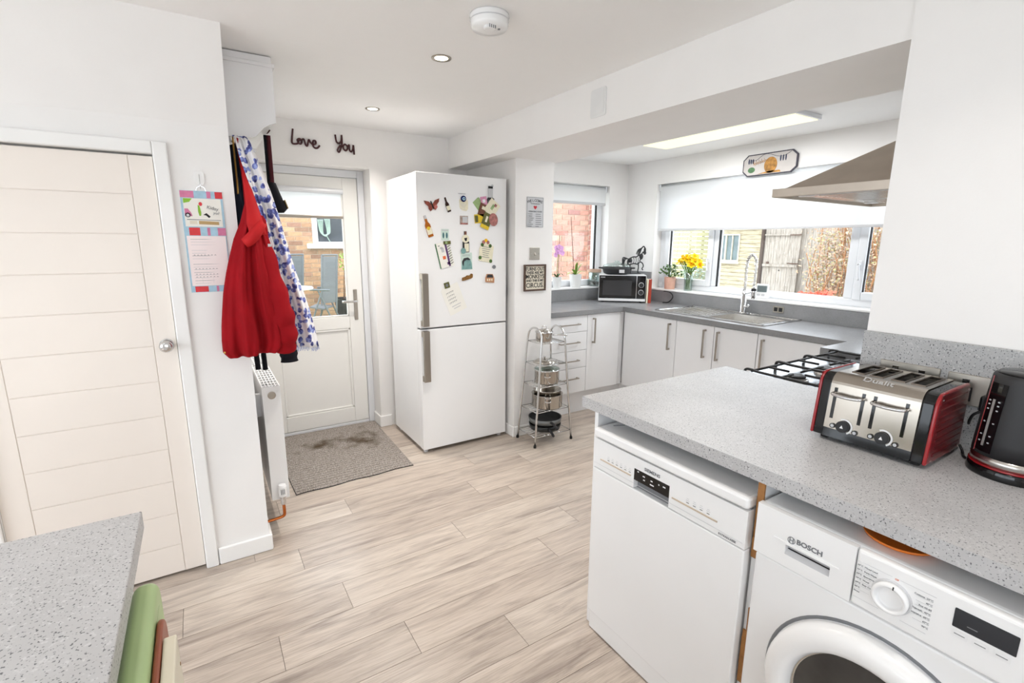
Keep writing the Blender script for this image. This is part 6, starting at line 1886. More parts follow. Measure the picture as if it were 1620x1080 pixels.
cpoly([(X0c + 0.009, 1.669), (X0c + 0.040, 1.669), (X0c + 0.030, 1.655), (X0c + 0.009, 1.650)], 'cal_green')
cpoly([(X0c + 0.010, 1.628), (X0c + 0.022, 1.628), (X0c + 0.032, 1.612), (X0c + 0.036, 1.598), (X0c + 0.010, 1.598)], 'cal_pink')
cpoly(circ(0.0095, 16, X0c + 0.020, 1.602), 'print_grey')
cpoly(circ(0.0055, 14, X0c + 0.020, 1.602), 'print_light', d=0.005)
cpoly(circ(0.0065, 12, X0c + 0.068, 1.648, 0.008), 'cal_red')
cpoly([(X0c + 0.058, 1.645), (X0c + 0.064, 1.640), (X0c + 0.068, 1.615), (X0c + 0.066, 1.600), (X0c + 0.060, 1.600), (X0c + 0.057, 1.618)], 'cal_green')
cpoly([(X0c + 0.074, 1.604), (X0c + 0.086, 1.612), (X0c + 0.100, 1.598), (X0c + 0.094, 1.592), (X0c + 0.084, 1.602)], 'print_black')
cpoly([(X0c + 0.015, 1.586), (X1c - 0.014, 1.584), (X1c - 0.014, 1.582), (X0c + 0.015, 1.583)], 'print_grey')
cpoly([(X0c + 0.024, 1.580), (X0c + 0.050, 1.580), (X0c + 0.050, 1.566), (X0c + 0.024, 1.566)], 'sign_cream')
cpoly([(X0c + 0.056, 1.580), (X1c - 0.022, 1.577), (X1c - 0.022, 1.564), (X0c + 0.056, 1.566)], 'tan_cloth')
text('Kiday', 0.019, (X0c + 0.110, 2.4745, 1.632), '-Y', 'print_grey', cl, name='handwriting', rot=rad(-12))
text('yo?', 0.017, (X0c + 0.122, 2.4745, 1.612), '-Y', 'print_grey', cl, name='handwriting', rot=rad(-8))
cq(X0c + 0.006, X1c - 0.003, 1.310, 1.518, 'calpage', 'page', 0.004)
q = random.Random(12)
for k in range(17):
    z = 1.505 - 0.0115 * k
    if k in (3, 8):
        continue
    x_ = X0c + 0.018
    cpoly([(x_, z), (x_ + q.uniform(0.05, 0.115), z), (x_ + 0.05, z - 0.0012), (x_, z - 0.0012)], 'print_light' if k % 3 else 'print_grey', 'ruled_line')
    if k in (6, 11, 13, 14):
        for t in range(7):
            xx = x_ + 0.004 + 0.0125 * t
            cpoly([(xx, z + 0.001), (xx + 0.004, z + 0.005), (xx + 0.009, z + 0.0015), (xx + 0.004, z + 0.003)], 'print_black', 'handwriting')
for x in (X0c + 0.045, X0c + 0.085):
    cpoly([(x, 1.32), (x + 0.0006, 1.32), (x + 0.0006, 1.345), (x, 1.345)], 'print_light', 'ruled_line')
hk = thing('picture_hook', 'clear adhesive hook with metal loop above the calendar', 'hook', (0.043, 2.475, 1.72))
MB().prism(rrect(0.036, 0.055, 0.014), (0.043, 2.4745, 1.752), *FACE['-Y'], 0.005).build('pad', 'gloss_white', hk, bevel=0.001)
MB().tube(spline([(0.043, 2.473, 1.765), (0.043, 2.467, 1.75), (0.043, 2.463, 1.725), (0.043, 2.466, 1.712), (0.043, 2.473, 1.708)], 4), 0.0018, 6).build('hook_wire', 'chrome', hk)
MB().tube(spline([(0.026, 2.4715, 1.700), (0.030, 2.4705, 1.713), (0.043, 2.4705, 1.7185), (0.056, 2.4705, 1.713), (0.060, 2.4715, 1.700)], 4), 0.0016, 6).build('hanging_loop', 'chrome', hk)

def word(label, strokes):
    t_ = thing('word_sign', label, 'sign', (strokes[0][0][0], 3.79, 2.13))
    for s_ in strokes:
        pts = spline([(x, 3.7905, z) for x, z in s_], 6)
        MB().tube(pts, 0.0062, 8).build('script_stroke', 'letter_wood', t_, smooth=True)
    return t_
word('dark wooden script word Love fixed on the wall above the back door',
     [[(0.640, 2.246), (0.632, 2.195), (0.629, 2.155), (0.648, 2.150), (0.668, 2.158), (0.664, 2.178), (0.680, 2.186), (0.692, 2.172), (0.684, 2.154), (0.670, 2.160), (0.672, 2.178), (0.690, 2.180), (0.706, 2.186), (0.716, 2.150), (0.727, 2.148), (0.738, 2.186), (0.748, 2.170), (0.765, 2.158), (0.782, 2.165), (0.782, 2.182), (0.768, 2.182), (0.762, 2.158), (0.772, 2.138), (0.792, 2.138), (0.808, 2.156)]])
word('dark wooden script word You fixed on the wall beside the word Love',
     [[(0.918, 2.240), (0.924, 2.195), (0.942, 2.185), (0.958, 2.205), (0.962, 2.243), (0.962, 2.19), (0.952, 2.150), (0.938, 2.125), (0.928, 2.138), (0.945, 2.165), (0.968, 2.172)],
      [(0.968, 2.172), (0.972, 2.150), (0.985, 2.140), (0.998, 2.152), (0.996, 2.172), (0.982, 2.182), (0.972, 2.172)],
      [(0.998, 2.165), (1.012, 2.180), (1.012, 2.150), (1.022, 2.136), (1.036, 2.150), (1.042, 2.182), (1.044, 2.118)]])
word('dark wooden script letter mostly hidden behind the coat shelf',
     [[(0.430, 2.230), (0.425, 2.185), (0.420, 2.150), (0.405, 2.135), (0.392, 2.146)], [(0.452, 2.222), (0.47, 2.200), (0.484, 2.206), (0.496, 2.222)]])

# doormat
MX, MY = 0.735, 3.475
dm = thing('doormat', 'grey-brown ribbed doormat with dark worn stains by the back door', 'mat', (MX, MY, 0.0))
rowsm = [(-0.372, -0.505), (0.372, -0.485), (0.398, 0.485), (-0.395, 0.485)]
def mpt(u, v, z):
    x = (rowsm[0][0] * (1 - u) + rowsm[1][0] * u) * (1 - v) + (rowsm[3][0] * (1 - u) + rowsm[2][0] * u) * v
    y = (rowsm[0][1] * (1 - u) + rowsm[1][1] * u) * (1 - v) + (rowsm[3][1] * (1 - u) + rowsm[2][1] * u) * v
    if v == 0:
        y += 0.006 * math.sin(17 * u)
    return (x, y, z)
rows = []
for j in range(121):
    v = j / 120
    hgt = 0.0065 + (0.0022 if j % 4 else -0.0035)
    rows.append([mpt(i / 24, v, hgt) for i in range(25)])
MB().grid(rows).build('pile', 'mat_pile', dm, world=False)
pb = [mpt(i / 12, 0, 0) for i in range(13)] + [mpt(1, 1, 0), mpt(0, 1, 0)]
MB().prism([(p_[0] * 1.004, p_[1] * 1.003) for p_ in pb], (0, 0, 0.0046), (1, 0, 0), (0, 1, 0), (0, 0, 1), 0.0042).build('rubber_backing', 'dark_rubber', dm, world=False)

sa = thing('smoke_alarm', 'round white smoke alarm on the ceiling', 'smoke alarm', (0.99, 1.72, CEIL))
MB().lathe([(0.071, 0.0), (0.073, -0.008), (0.069, -0.016), (0.069, -0.034), (0.064, -0.046), (0.03, -0.052)], (0.99, 1.72, CEIL - 0.0005), 40).build('housing', 'appliance', sa, smooth=True)
MB().lathe([(0.0705, -0.017), (0.072, -0.019), (0.0705, -0.021)], (0.99, 1.72, CEIL - 0.0005), 40, cap0=False, cap1=False).build('seam_ring', 'appliance_grey', sa, smooth=True)
MB().lathe([(0.022, -0.046), (0.022, -0.058), (0.018, -0.060)], (0.975, 1.695, CEIL), 20).build('sensor_cage', 'appliance', sa)
for k in range(4):
    MB().box(0.962 + 0.008 * k, 0.965 + 0.008 * k, 1.672, 1.6735, CEIL - 0.059, CEIL - 0.046).build('vent_slot', 'print_grey', sa)
MB().lathe([(0.005, -0.049), (0.005, -0.053)], (1.012, 1.69, CEIL), 10).build('test_button', 'print_grey', sa)

bpz = thing('blank_plate', 'painted-over square blank plate on the face of the beam', 'plate', (1.795, 1.99, 2.2))
MB().prism(rrect(0.115, 0.135, 0.012), (1.7945, 2.02, 2.195), *FACE['-X'], 0.005).build('cover', mat('plate_white', (232, 232, 231), 0.5), bpz, bevel=0.003)
MB().prism(rrect(0.09, 0.11, 0.008), (1.7925, 2.02, 2.195), *FACE['-X'], 0.003).build('inset', 'plate_white', bpz, bevel=0.002)

ws_ = thing('wall_sign', 'white metal welcome sign with a red heart on the pillar', 'sign', (2.135, 3.045, 1.6))
SXc, SZ0, SZ1 = 2.1365, 1.608, 1.826
MB().prism(rrect(0.150, SZ1 - SZ0, 0.006, 4, SXc, (SZ0 + SZ1) / 2), (0, 3.0462, 0), *FACE['-Y'], 0.003).build('plate', 'sign_grey', ws_)
bo = MB()
for (x0, x1, z0, z1) in ((SXc - 0.071, SXc + 0.071, SZ1 - 0.006, SZ1 - 0.0045), (SXc - 0.071, SXc + 0.071, SZ0 + 0.0045, SZ0 + 0.006), (SXc - 0.0715, SXc - 0.07, SZ0 + 0.005, SZ1 - 0.005), (SXc + 0.07, SXc + 0.0715, SZ0 + 0.005, SZ1 - 0.005)):
    bo.box(x0, x1, 3.0456, 3.0462, z0, z1)
bo.build('border_line', 'print_grey', ws_)
for k, ch in enumerate('WELCOME'):
    u = (k - 3) / 3
    text(ch, 0.027, (SXc + 0.0575 * u, 3.0458, SZ1 - 0.026 - 0.009 * u * u), '-Y', 'print_grey', ws_, rot=rad(-14 * u), bold=0.0006)
text('TO OUR KITCHEN', 0.0095, (SXc, 3.0458, SZ1 - 0.049), '-Y', 'print_grey', ws_)
hrt = [(0.016 * math.sin(t) ** 3 * 0.95, 0.001 * (13 * math.cos(t) - 5 * math.cos(2 * t) - 2 * math.cos(3 * t) - math.cos(4 * t))) for t in [2 * math.pi * i / 28 for i in range(28)]]
MB().prism([(SXc + a, SZ1 - 0.074 + b) for a, b in hrt], (0, 3.0457, 0), *FACE['-Y'], 0.0006).build('heart', 'print_red', ws_)
text('OPERATING HOURS', 0.0135, (SXc, 3.0458, SZ1 - 0.104), '-Y', 'print_grey', ws_, bold=0.0004, sx=0.98)
q = random.Random(5)
for k, dname in enumerate(('MONDAY', 'TUESDAY', 'WEDNESDAY', 'THURSDAY', 'FRIDAY', 'SATURDAY', 'SUNDAY')):
    z = SZ1 - 0.122 - 0.0145 * k
    text(dname, 0.0088, (SXc - 0.063, 3.0458, z), '-Y', 'print_grey', ws_, align='LEFT')
    MB().box(SXc + 0.004, SXc + 0.004 + q.uniform(0.03, 0.056), 3.0457, 3.0461, z - 0.0022, z + 0.0022).build('print_line', 'print_grey', ws_)

sw = thing('light_switch', 'brushed steel light switch on the pillar between the signs', 'switch', (2.138, 3.045, 1.37))
MB().box(2.095, 2.182, 3.0435, 3.0495, 1.373, 1.463).build('plate', 'slate_socket', sw, bevel=0.002)
MB().add([(2.131, 3.0435, 1.427), (2.146, 3.0435, 1.427), (2.146, 3.0395, 1.409), (2.131, 3.0395, 1.409), (2.131, 3.0435, 1.405), (2.146, 3.0435, 1.405)], [(0, 1, 2, 3), (3, 2, 5, 4), (0, 3, 4), (1, 5, 2)]).build('rocker', 'satin_nickel', sw)
for x in (2.103, 2.174):
    MB().cyl((x, 3.0425, 1.418), 0.003, 0.001, 8, 'Y').build('screw', 'chrome', sw)

fs_ = thing('framed_sign', 'dark wooden framed typographic sign low on the pillar', 'sign', (2.14, 3.04, 1.14))
FXa, FXb, FZa, FZb = 2.041, 2.240, 1.140, 1.338
for (x0, x1, z0, z1) in ((FXa, FXb, FZa, FZa + 0.013), (FXa, FXb, FZb - 0.013, FZb), (FXa, FXa + 0.013, FZa + 0.013, FZb - 0.013), (FXb - 0.013, FXb, FZa + 0.013, FZb - 0.013)):
    MB().box(x0, x1, 3.034, 3.0495, z0, z1).build('frame_bar', 'dark_wood', fs_, bevel=0.002)
MB().box(FXa + 0.012, FXb - 0.012, 3.042, 3.048, FZa + 0.012, FZb - 0.012).build('panel', 'sign_cream', fs_)
XC = (FXa + FXb) / 2
for s_, sz, z, sx in (('TURNS OUT', 0.036, 1.3035, 0.88), ('THESE ARE MY', 0.026, 1.2765, 0.92), ('MONKEYS', 0.042, 1.247, 0.87), ('AND THIS IS MY', 0.025, 1.2175, 0.88), ('CIRCUS.', 0.049, 1.1815, 0.90)):
    text(s_, sz, (XC, 3.0415, z), '-Y', 'print_black', fs_, sx=sx, bold=0.0007)

# frying pan hung on the hidden flank of the pillar
fp_ = thing('frying_pan', 'black round pan hanging on the far side of the pillar', 'pan', (2.32, 3.15, 1.55))
pb_ = MB().lathe([(0.11, 0.0), (0.135, -0.012), (0.145, -0.045), (0.147, -0.048), (0.140, -0.045), (0.128, -0.014)], (0, 0, 0), 40, 'X')
pb_.v = [(2.360 + a, 3.24 + b, 1.665 + c) for a, b, c in pb_.v]
pb_.build('pan_body', mat('pan_black', (40, 42, 42), 0.35, 0.3), fp_, smooth=True)
MB().tube([(2.335, 3.24, 1.80), (2.328, 3.24, 1.97)], 0.01, 8).build('pan_handle', 'matt_black', fp_)
MB().tube(spline([(2.3055, 3.24, 1.985), (2.32, 3.24, 1.972), (2.335, 3.24, 1.962), (2.338, 3.24, 1.975)], 4), 0.004, 6).build('pan_hook', 'chrome', fp_)

# ================================================================== PAN RACK
pr_ = thing('pan_rack', 'chrome five-tier tapering wire pan stand by the pillar', 'rack', (2.155, 2.90, 0))
def corner(sx, sy, z):
    f_ = z / 0.80
    return Vector((2.155 + sx * (0.172 - 0.066 * f_), 2.903 + sy * (0.118 - 0.028 * f_), z))
for sx in (-1, 1):
    pts = [corner(sx, -1, z) for z in (0.0, 0.2, 0.4, 0.6, 0.78)]
    top = [Vector((corner(sx, -1, 0.82).x, 2.903 + 0.088 * math.cos(rad(a)), 0.80 + 0.085 * math.sin(rad(a)))) for a in range(165, 14, -15)]
    pts2 = [corner(sx, 1, z) for z in (0.78, 0.6, 0.4, 0.2, 0.0)]
    MB().tube(pts + top + pts2, 0.0078, 10).build('side_loop', 'chrome', pr_, smooth=True)
    for sy in (-1, 1):
        c_ = corner(sx, sy, 0)
        MB().cyl((c_.x, c_.y, 0), 0.0105, 0.018, 12).build('foot', 'dark_rubber', pr_)
SHZ = (0.775, 0.610, 0.450, 0.262, 0.075)
for z in SHZ:
    a_ = [corner(sx, sy, z) for sx, sy in ((-1, -1), (1, -1), (1, 1), (-1, 1))]
    sh_ = MB().tube(a_, 0.0035, 6, closed=True)
    n_ = 7
    for k in range(1, n_):
        t = k / n_
        sh_.tube([a_[0].lerp(a_[3], t), a_[1].lerp(a_[2], t)], 0.0022, 5)
    for t in (0.3, 0.7):
        sh_.tube([a_[0].lerp(a_[1], t) - Vector((0, 0, 0.003)), a_[3].lerp(a_[2], t) - Vector((0, 0, 0.003))], 0.0026, 5)
    sh_.build('shelf', 'chrome', pr_, smooth=True)
mat('pan_steel', (190, 184, 176), 0.14, 1.0, var=0.04)
def saucepan(label, x, y, z, r, h_, lid=None, loop=True, nm='saucepan', dr=(-0.55, -0.83)):
    t_ = thing(nm, label, 'pan', (x, y, z), group='pans on the chrome stand')
    MB().lathe([(r * 0.93, 0), (r, 0.008), (r, h_ - 0.004), (r + 0.004, h_), (r - 0.002, h_), (r - 0.004, 0.01), (r * 0.5, 0.006)], (x, y, z), 36).build('pan_body', 'pan_steel', t_, smooth=True)
    if loop:
        d_ = Vector((dr[0], dr[1], 0)).normalized()
        p_ = Vector((-d_.y, d_.x, 0))
        for s in (1, -1):
            c_ = Vector((x, y, z + h_ * 0.72))
            MB().tube(spline([c_ + d_ * s * (r - 0.001) + p_ * 0.02, c_ + d_ * s * (r + 0.018) + p_ * 0.017 - Vector((0, 0, 0.006)), c_ + d_ * s * (r + 0.022) - Vector((0, 0, 0.008)), c_ + d_ * s * (r + 0.018) - p_ * 0.017 - Vector((0, 0, 0.006)), c_ + d_ * s * (r - 0.001) - p_ * 0.02], 5), 0.0042, 8).build('loop_handle', 'chrome', t_, smooth=True)
    if lid:
        l_ = MB().lathe([(r + 0.005, h_ + 0.001), (r + 0.004, h_ + 0.006), (r * 0.7, h_ + 0.018), (r * 0.2, h_ + 0.026)], (x, y, z), 36).build('lid', lid, t_, smooth=True)
        MB().lathe([(r + 0.006, h_ + 0.001), (r + 0.006, h_ + 0.007), (r + 0.001, h_ + 0.007)], (x, y, z), 36, cap0=False, cap1=False).build('lid_rim', 'chrome', l_, smooth=True)
        MB().tube(spline([(x - 0.02, y, z + h_ + 0.022), (x - 0.018, y, z + h_ + 0.04), (x, y, z + h_ + 0.046), (x + 0.018, y, z + h_ + 0.04), (x + 0.02, y, z + h_ + 0.022)], 5), 0.004, 8).build('lid_loop', 'chrome', l_, smooth=True)
    return t_
SP = 0.0042
sp_ = saucepan('small lidded steel pan on the top tier of the pan stand', 2.135, 2.905, SHZ[0] + SP, 0.062, 0.066, 'pan_steel', loop=False)
MB().tube(spline([(2.185, 2.86, SHZ[0] + 0.05), (2.215, 2.83, SHZ[0] + 0.055), (2.265, 2.79, SHZ[0] + 0.05)], 4), 0.006, 8).build('long_handle', 'chrome', sp_, smooth=True)
ld = thing('domed_cover', 'loose domed steel lid lying on the second tier', 'lid', (2.145, 2.903, SHZ[1] + SP))
MB().lathe([(0.088, 0), (0.089, 0.004), (0.06, 0.02), (0.02, 0.026)], (2.145, 2.903, SHZ[1] + SP), 36).build('dome', 'pan_steel', ld, smooth=True)
MB().lathe([(0.006, 0.025), (0.006, 0.037), (0.013, 0.042), (0.013, 0.047)], (2.145, 2.903, SHZ[1] + SP), 14).build('knob', 'chrome', ld, smooth=True)
saucepan('deep steel saucepan with glass lid on the third tier', 2.165, 2.900, SHZ[2] + SP, 0.094, 0.102, 'glassware')
saucepan('wide steel saucepan on the fourth tier holding another pan', 2.170, 2.897, SHZ[3] + SP, 0.117, 0.105)
saucepan('open steel pan nested in the wide saucepan on the fourth tier', 2.170, 2.897, SHZ[3] + SP + 0.011, 0.104, 0.126, loop=True)
def frypan(label, x, y, z, r, h_, m, ha):
    t_ = thing('frying_pan', label, 'pan', (x, y, z), group='pans on the chrome stand')
    MB().lathe([(r * 0.72, 0), (r * 0.93, 0.012), (r, h_), (r - 0.004, h_), (r * 0.91, 0.016), (r * 0.7, 0.006)], (x, y, z), 40).build('pan_body', m, t_, smooth=True)
    MB().lathe([(r - 0.006, h_ - 0.001), (r * 0.905, 0.0175), (r * 0.69, 0.0075)], (x, y, z), 40, cap0=False).build('inner_coating', 'matt_black', t_, smooth=True)
    d_ = Vector((math.cos(ha), math.sin(ha), 0))
    c_ = Vector((x, y, z + h_ - 0.012))
    MB().tube(spline([c_ + d_ * (r - 0.003), c_ + d_ * (r + 0.04) + Vector((0, 0, 0.006)), c_ + d_ * (r + 0.13) + Vector((0, 0, 0.0))], 4), 0.010, 8).build('pan_handle', 'matt_black', t_, smooth=True)
frypan('black frying pan at the bottom of the pan stand', 2.160, 2.905, SHZ[4] + SP, 0.125, 0.05, 'pan_black', rad(-112))
frypan('grey-rimmed frying pan stacked on the black one at the stand bottom', 2.160, 2.905, SHZ[4] + SP + 0.0515, 0.130, 0.052, mat('pan_grey', (120, 122, 122), 0.3, 0.6), rad(-106))

# ================================================================== OUTDOORS
struct(MB().box(-14, 22, -14, 22, -0.4, -0.125).build('ground', 'patio'), 'pale paved ground around the house', 'ground')
tag(MB().box(-4, 3.2, 6.2, 9.0, -0.125, 0.15).build('lawn', 'grass'), 'raised patch of grass outside the back door', 'lawn')
struct(MB().box(-2.6, 4.2, -2.8, 4.15, 2.44, 2.6).build('roof', 'mortar'), 'unseen flat roof slab added to keep sun out of the house', 'roof')  # unseen slab, put in to block the sun from the rooms

brick_mesh = {}
def brick_wall(name, label, x0, x1, yf, z0, z1, m, holes, depth=0.11, ext=None):
    e0, e1, ez = ext or (x0, x1, z1)
    w = thing(name, label, 'wall', ((x0 + x1) / 2, yf, z0))
    wall_boxes(MB(), 'Y', yf + 0.006, yf + depth, e0, e1, z0, ez, holes).build('mortar_core', 'mortar', w)
    row, z = 0, z0 + 0.005
    while z + 0.065 <= z1:
        x = x0 - (0.1125 if row % 2 else 0)
        while x < x1 - 0.02:
            a, b = max(x + 0.005, x0), min(x + 0.22, x1)
            x += 0.225
            zm = z + 0.0325
            for hx0, hx1, hz0, hz1 in holes:
                if hz0 < zm + 0.03 and zm - 0.03 < hz1:
                    if a >= hx0 and b <= hx1:
                        b = a
                    elif a < hx0 < b:
                        b = hx0
                    elif a < hx1 < b:
                        a = hx1
            if b - a < 0.02:
                continue
            key = (round(b - a, 3), m)
            if key not in brick_mesh:
                h2 = key[0] / 2
                bo_ = MB().box(-h2, h2, -0.007, 0.05, -0.0325, 0.0325).build('brick', m)
                brick_mesh[key] = bo_.data
                COL.objects.unlink(bo_)
                bpy.data.objects.remove(bo_)
            bo_ = bpy.data.objects.new('brick', brick_mesh[key])
            COL.objects.link(bo_)
            bo_.parent = w
            bo_.location = Vector(((a + b) / 2, yf + 0.007 - 0.005, zm)) - ROOTS[w.name]
        z += 0.075
        row += 1
    return w
hw = (1.70, 2.62, 1.46, 2.2)
bw = brick_wall('brick_wall', 'yellow brick house wall seen through the back door glass', 0.75, 2.95, 9.0, 0.15, 2.12, 'brick_yellow', [hw], ext=(-2.0, 5.0, 2.6))
gw = thing('garden_window', 'white-framed dark window in the yellow brick wall', 'window', (2.16, 9.0, 1.4))
for (a0, a1, z0, z1) in ((1.70, 1.785, 1.46, 2.2), (2.535, 2.62, 1.46, 2.2), (1.785, 2.535, 1.46, 1.49), (1.785, 2.535, 2.12, 2.2)):
    bar(gw, 'frame_bar', 'upvc', a0, a1, z0, z1, 8.97, 9.07, 'Y', 0.006)
MB().box(1.785, 2.535, 9.02, 9.03, 1.49, 2.12).build('glass', 'dark_window', gw)
MB().box(1.60, 2.72, 8.91, 9.0, 1.375, 1.459).build('sill', 'upvc', gw, bevel=0.006)
hs_ = thing('hose_coil', 'pale coiled hose hanging in front of the dark garden window', 'hose', (1.88, 8.93, 1.5))
hm = MB()
for k in range(5):
    w_ = 0.05 + 0.012 * k
    hm.tube(spline([(1.84 + 0.03 * k - w_, 8.93 - 0.01 * k, 1.86), (1.85 + 0.02 * k - w_ * 0.7, 8.925, 1.66 - 0.01 * k), (1.90 + 0.01 * k, 8.92, 1.58 + 0.01 * k), (1.93 + 0.012 * k, 8.925, 1.66), (1.90 + 0.02 * k, 8.93, 1.87)], 5), 0.007, 6)
hm.tube(spline([(1.91, 8.92, 1.60), (1.95, 8.92, 1.52), (1.98, 8.92, 1.475)], 4), 0.007, 6)
hm.build('loops', 'hose', hs_, smooth=True)

def garden_chair(label, dx, dy, mm):
    t_ = thing('garden_chair', label, 'chair', (1.6 + dx, 8.0 + dy, 0.15), group='garden chairs outside the back door')
    M_ = Matrix.Translation((dx, dy, 0))
    A = lambda: MB(M_)
    bk = A()
    bk.add([(1.57, 7.98, 0.55), (1.79, 8.04, 0.55), (1.625, 7.98, 1.27), (1.845, 8.04, 1.27), (1.575, 7.965, 0.55), (1.795, 8.025, 0.55), (1.63, 7.965, 1.27), (1.85, 8.025, 1.27)], [(0, 1, 3, 2), (4, 6, 7, 5), (0, 2, 6, 4), (1, 5, 7, 3), (2, 3, 7, 6), (0, 4, 5, 1)])
    bk.build('back_sling', mm, t_)
    A().tube([(1.56, 7.97, 0.40), (1.62, 7.97, 1.29)], 0.014, 8).build('back_tube', 'grey_metal', t_)
    A().tube([(1.80, 8.03, 0.40), (1.86, 8.03, 1.29)], 0.014, 8).build('back_tube', 'grey_metal', t_)
    A().tube([(1.62, 7.97, 1.29), (1.86, 8.03, 1.29)], 0.014, 8).build('back_tube', 'grey_metal', t_)
    st_ = A()
    st_.add([(1.36, 7.80, 0.53), (1.57, 7.80, 0.49), (1.79, 8.14, 0.49), (1.52, 8.14, 0.53), (1.36, 7.80, 0.51), (1.57, 7.80, 0.47), (1.79, 8.14, 0.47), (1.52, 8.14, 0.51)], [(0, 1, 2, 3), (7, 6, 5, 4), (0, 4, 5, 1), (1, 5, 6, 2), (2, 6, 7, 3), (3, 7, 4, 0)])
    st_.build('seat_sling', mm, t_)
    for y0, xo in ((7.82, 0.0), (8.13, 0.17)):
        A().tube([(1.38 + xo, y0, 0.785), (1.67 + xo, y0, 0.765)], 0.016, 8).build('armrest', 'grey_metal', t_)
        A().tube([(1.50 + xo, y0, 0.77), (1.73 + xo, y0, 0.165)], 0.013, 8).build('leg', 'grey_metal', t_)
        A().tube([(1.56 + xo, y0, 0.77), (1.34 + xo, y0, 0.165)], 0.013, 8).build('leg', 'grey_metal', t_)
garden_chair('grey reclining garden chair nearest the white garden table', 0, 0, 'grey_fabric')
garden_chair('dark grey garden chair behind the white garden table', -0.42, 0.45, 'grey_metal')
tb = thing('garden_table', 'round white garden table outside the back door', 'table', (1.16, 7.4, 0.15))
MB().lathe([(0.225, 0.835), (0.235, 0.845), (0.235, 0.86), (0.225, 0.868)], (1.12, 7.4, 0.0), 32).build('table_top', 'white_table', tb, smooth=False)
for a in range(3):
    MB().tube([(1.12, 7.4, 0.84), (1.12 + 0.2 * math.cos(a * 2.1 + 0.4), 7.4 + 0.2 * math.sin(a * 2.1 + 0.4), 0.155)], 0.014, 8).build('leg', 'grey_metal', tb)
pt = thing('garden_planter', 'dark planter with a light green shrub beside the brick wall', 'planter', (2.05, 8.5, 0.15))
MB().lathe([(0.10, 0), (0.15, 0.42), (0.14, 0.42), (0.09, 0.02)], (2.02, 8.45, 0.15), 20).build('pot', 'matt_black', pt)
lv_ = MB()
q = random.Random(31)
for k in range(60):
    p0 = Vector((2.10 + q.uniform(-0.12, 0.12), 8.5 + q.uniform(-0.1, 0.1), q.uniform(1.02, 1.36)))
    leaf_blade(lv_, p0, p0 + Vector((q.uniform(-0.06, 0.06), q.uniform(-0.04, 0.04), q.uniform(0, 0.06))), 0.03, 0.005, 3)
lv_.build('leaves', 'leaf_light', pt)
MB().tube([(2.02, 8.45, 0.5), (2.08, 8.5, 1.1)], 0.008, 6).tube([(2.03, 8.45, 0.5), (2.14, 8.5, 1.25)], 0.006, 6).build('stems', 'stem_brown', pt)

bw = brick_wall('brick_wall', 'pink brick wall close outside the window beside the pillar', 3.42, 5.05, 5.8, -0.125, 2.3, 'brick_pink', [(3.3, 5.05, -0.125, 0.55)], ext=(3.2, 5.06, 2.7))
pier = thing('brick_pier', 'pale pink brick pier at the end of the close brick wall', 'wall', (5.15, 5.7, -0.125))
MB().box(5.056, 5.3, 5.56, 5.9, -0.125, 2.5).build('mortar_core', 'mortar', pier)
z, row = 0.6, 0
bm_ = MB().box(-0.005, 0.04, -0.05, 0.05, -0.0325, 0.0325).build('brick', 'brick_pink').data
for ob_ in [o_ for o_ in bpy.data.objects if o_.data == bm_]:
    COL.objects.unlink(ob_)
    bpy.data.objects.remove(ob_)
while z < 2.3:
    for yc in ((5.615, 5.73) if row % 2 else (5.61, 5.672, 5.74)):
        bo_ = bpy.data.objects.new('brick', bm_)
        COL.objects.link(bo_)
        bo_.parent = pier
        bo_.location = Vector((5.053, yc, z)) - ROOTS[pier.name]
        if row % 2 == 0 and yc == 5.672:
            bo_.scale = (1, 0.1, 1)
    z += 0.075
    row += 1

# shed, fence, gate, hedge beyond the sink window
sh_ = thing('garden_shed', 'weathered pale timber shed with a small window beyond the sink', 'shed', (10.2, 6.25, -0.125))
z = -0.10
k = 0
while z < 1.98:
    for y0, y1 in ((5.70, 6.165), (6.63, 6.80)) if 1.10 < z + 0.045 < 1.70 else ((5.70, 6.80),):
        b_ = MB()
        b_.add([(9.49, y0, z), (9.49, y1, z), (9.52, y1, z), (9.52, y0, z), (9.507, y0, z + 0.088), (9.507, y1, z + 0.088), (9.52, y1, z + 0.088), (9.52, y0, z + 0.088)], [(3, 2, 1, 0), (4, 5, 6, 7), (0, 1, 5, 4), (1, 2, 6, 5), (2, 3, 7, 6), (3, 0, 4, 7)])
        b_.build('board', 'shed_board', sh_)
    z += 0.085
    k += 1
wall_boxes(MB(), 'X', 9.521, 9.56, 5.70, 6.80, -0.12, 1.98, []).box(9.56, 11.0, 5.70, 5.74, -0.12, 1.98).box(9.56, 11.0, 6.76, 6.80, -0.12, 1.98).build('shell', 'shed_board', sh_)
MB().box(9.46, 9.53, 5.65, 5.70, -0.125, 2.0).build('corner_post', mat('post_dark', (74, 62, 54), 0.8), sh_)
MB().box(9.30, 11.2, 5.6, 6.9, 1.985, 2.03).build('roof', 'grey_metal', sh_)
wn_ = MB().box(9.50, 9.515, 6.165, 6.63, 1.13, 1.70).build('window_glass', 'shed_glass', sh_)
for (y0, y1, z0, z1) in ((6.165, 6.19, 1.13, 1.70), (6.60, 6.63, 1.13, 1.70), (6.19, 6.60, 1.13, 1.165), (6.19, 6.60, 1.67, 1.70), (6.325, 6.34, 1.165, 1.67), (6.465, 6.495, 1.165, 1.67)):
    MB().box(9.47, 9.50, y0, y1, z0, z1).build('glazing_bar', 'shed_frame', wn_)
MB().box(9.44, 9.50, 6.13, 6.66, 1.09, 1.13).build('window_sill', 'shed_frame', sh_)
fe = thing('slatted_fence', 'pale yellow slatted fence beyond the daffodils', 'fence', (9.8, 7.8, -0.125))
z = 0.0
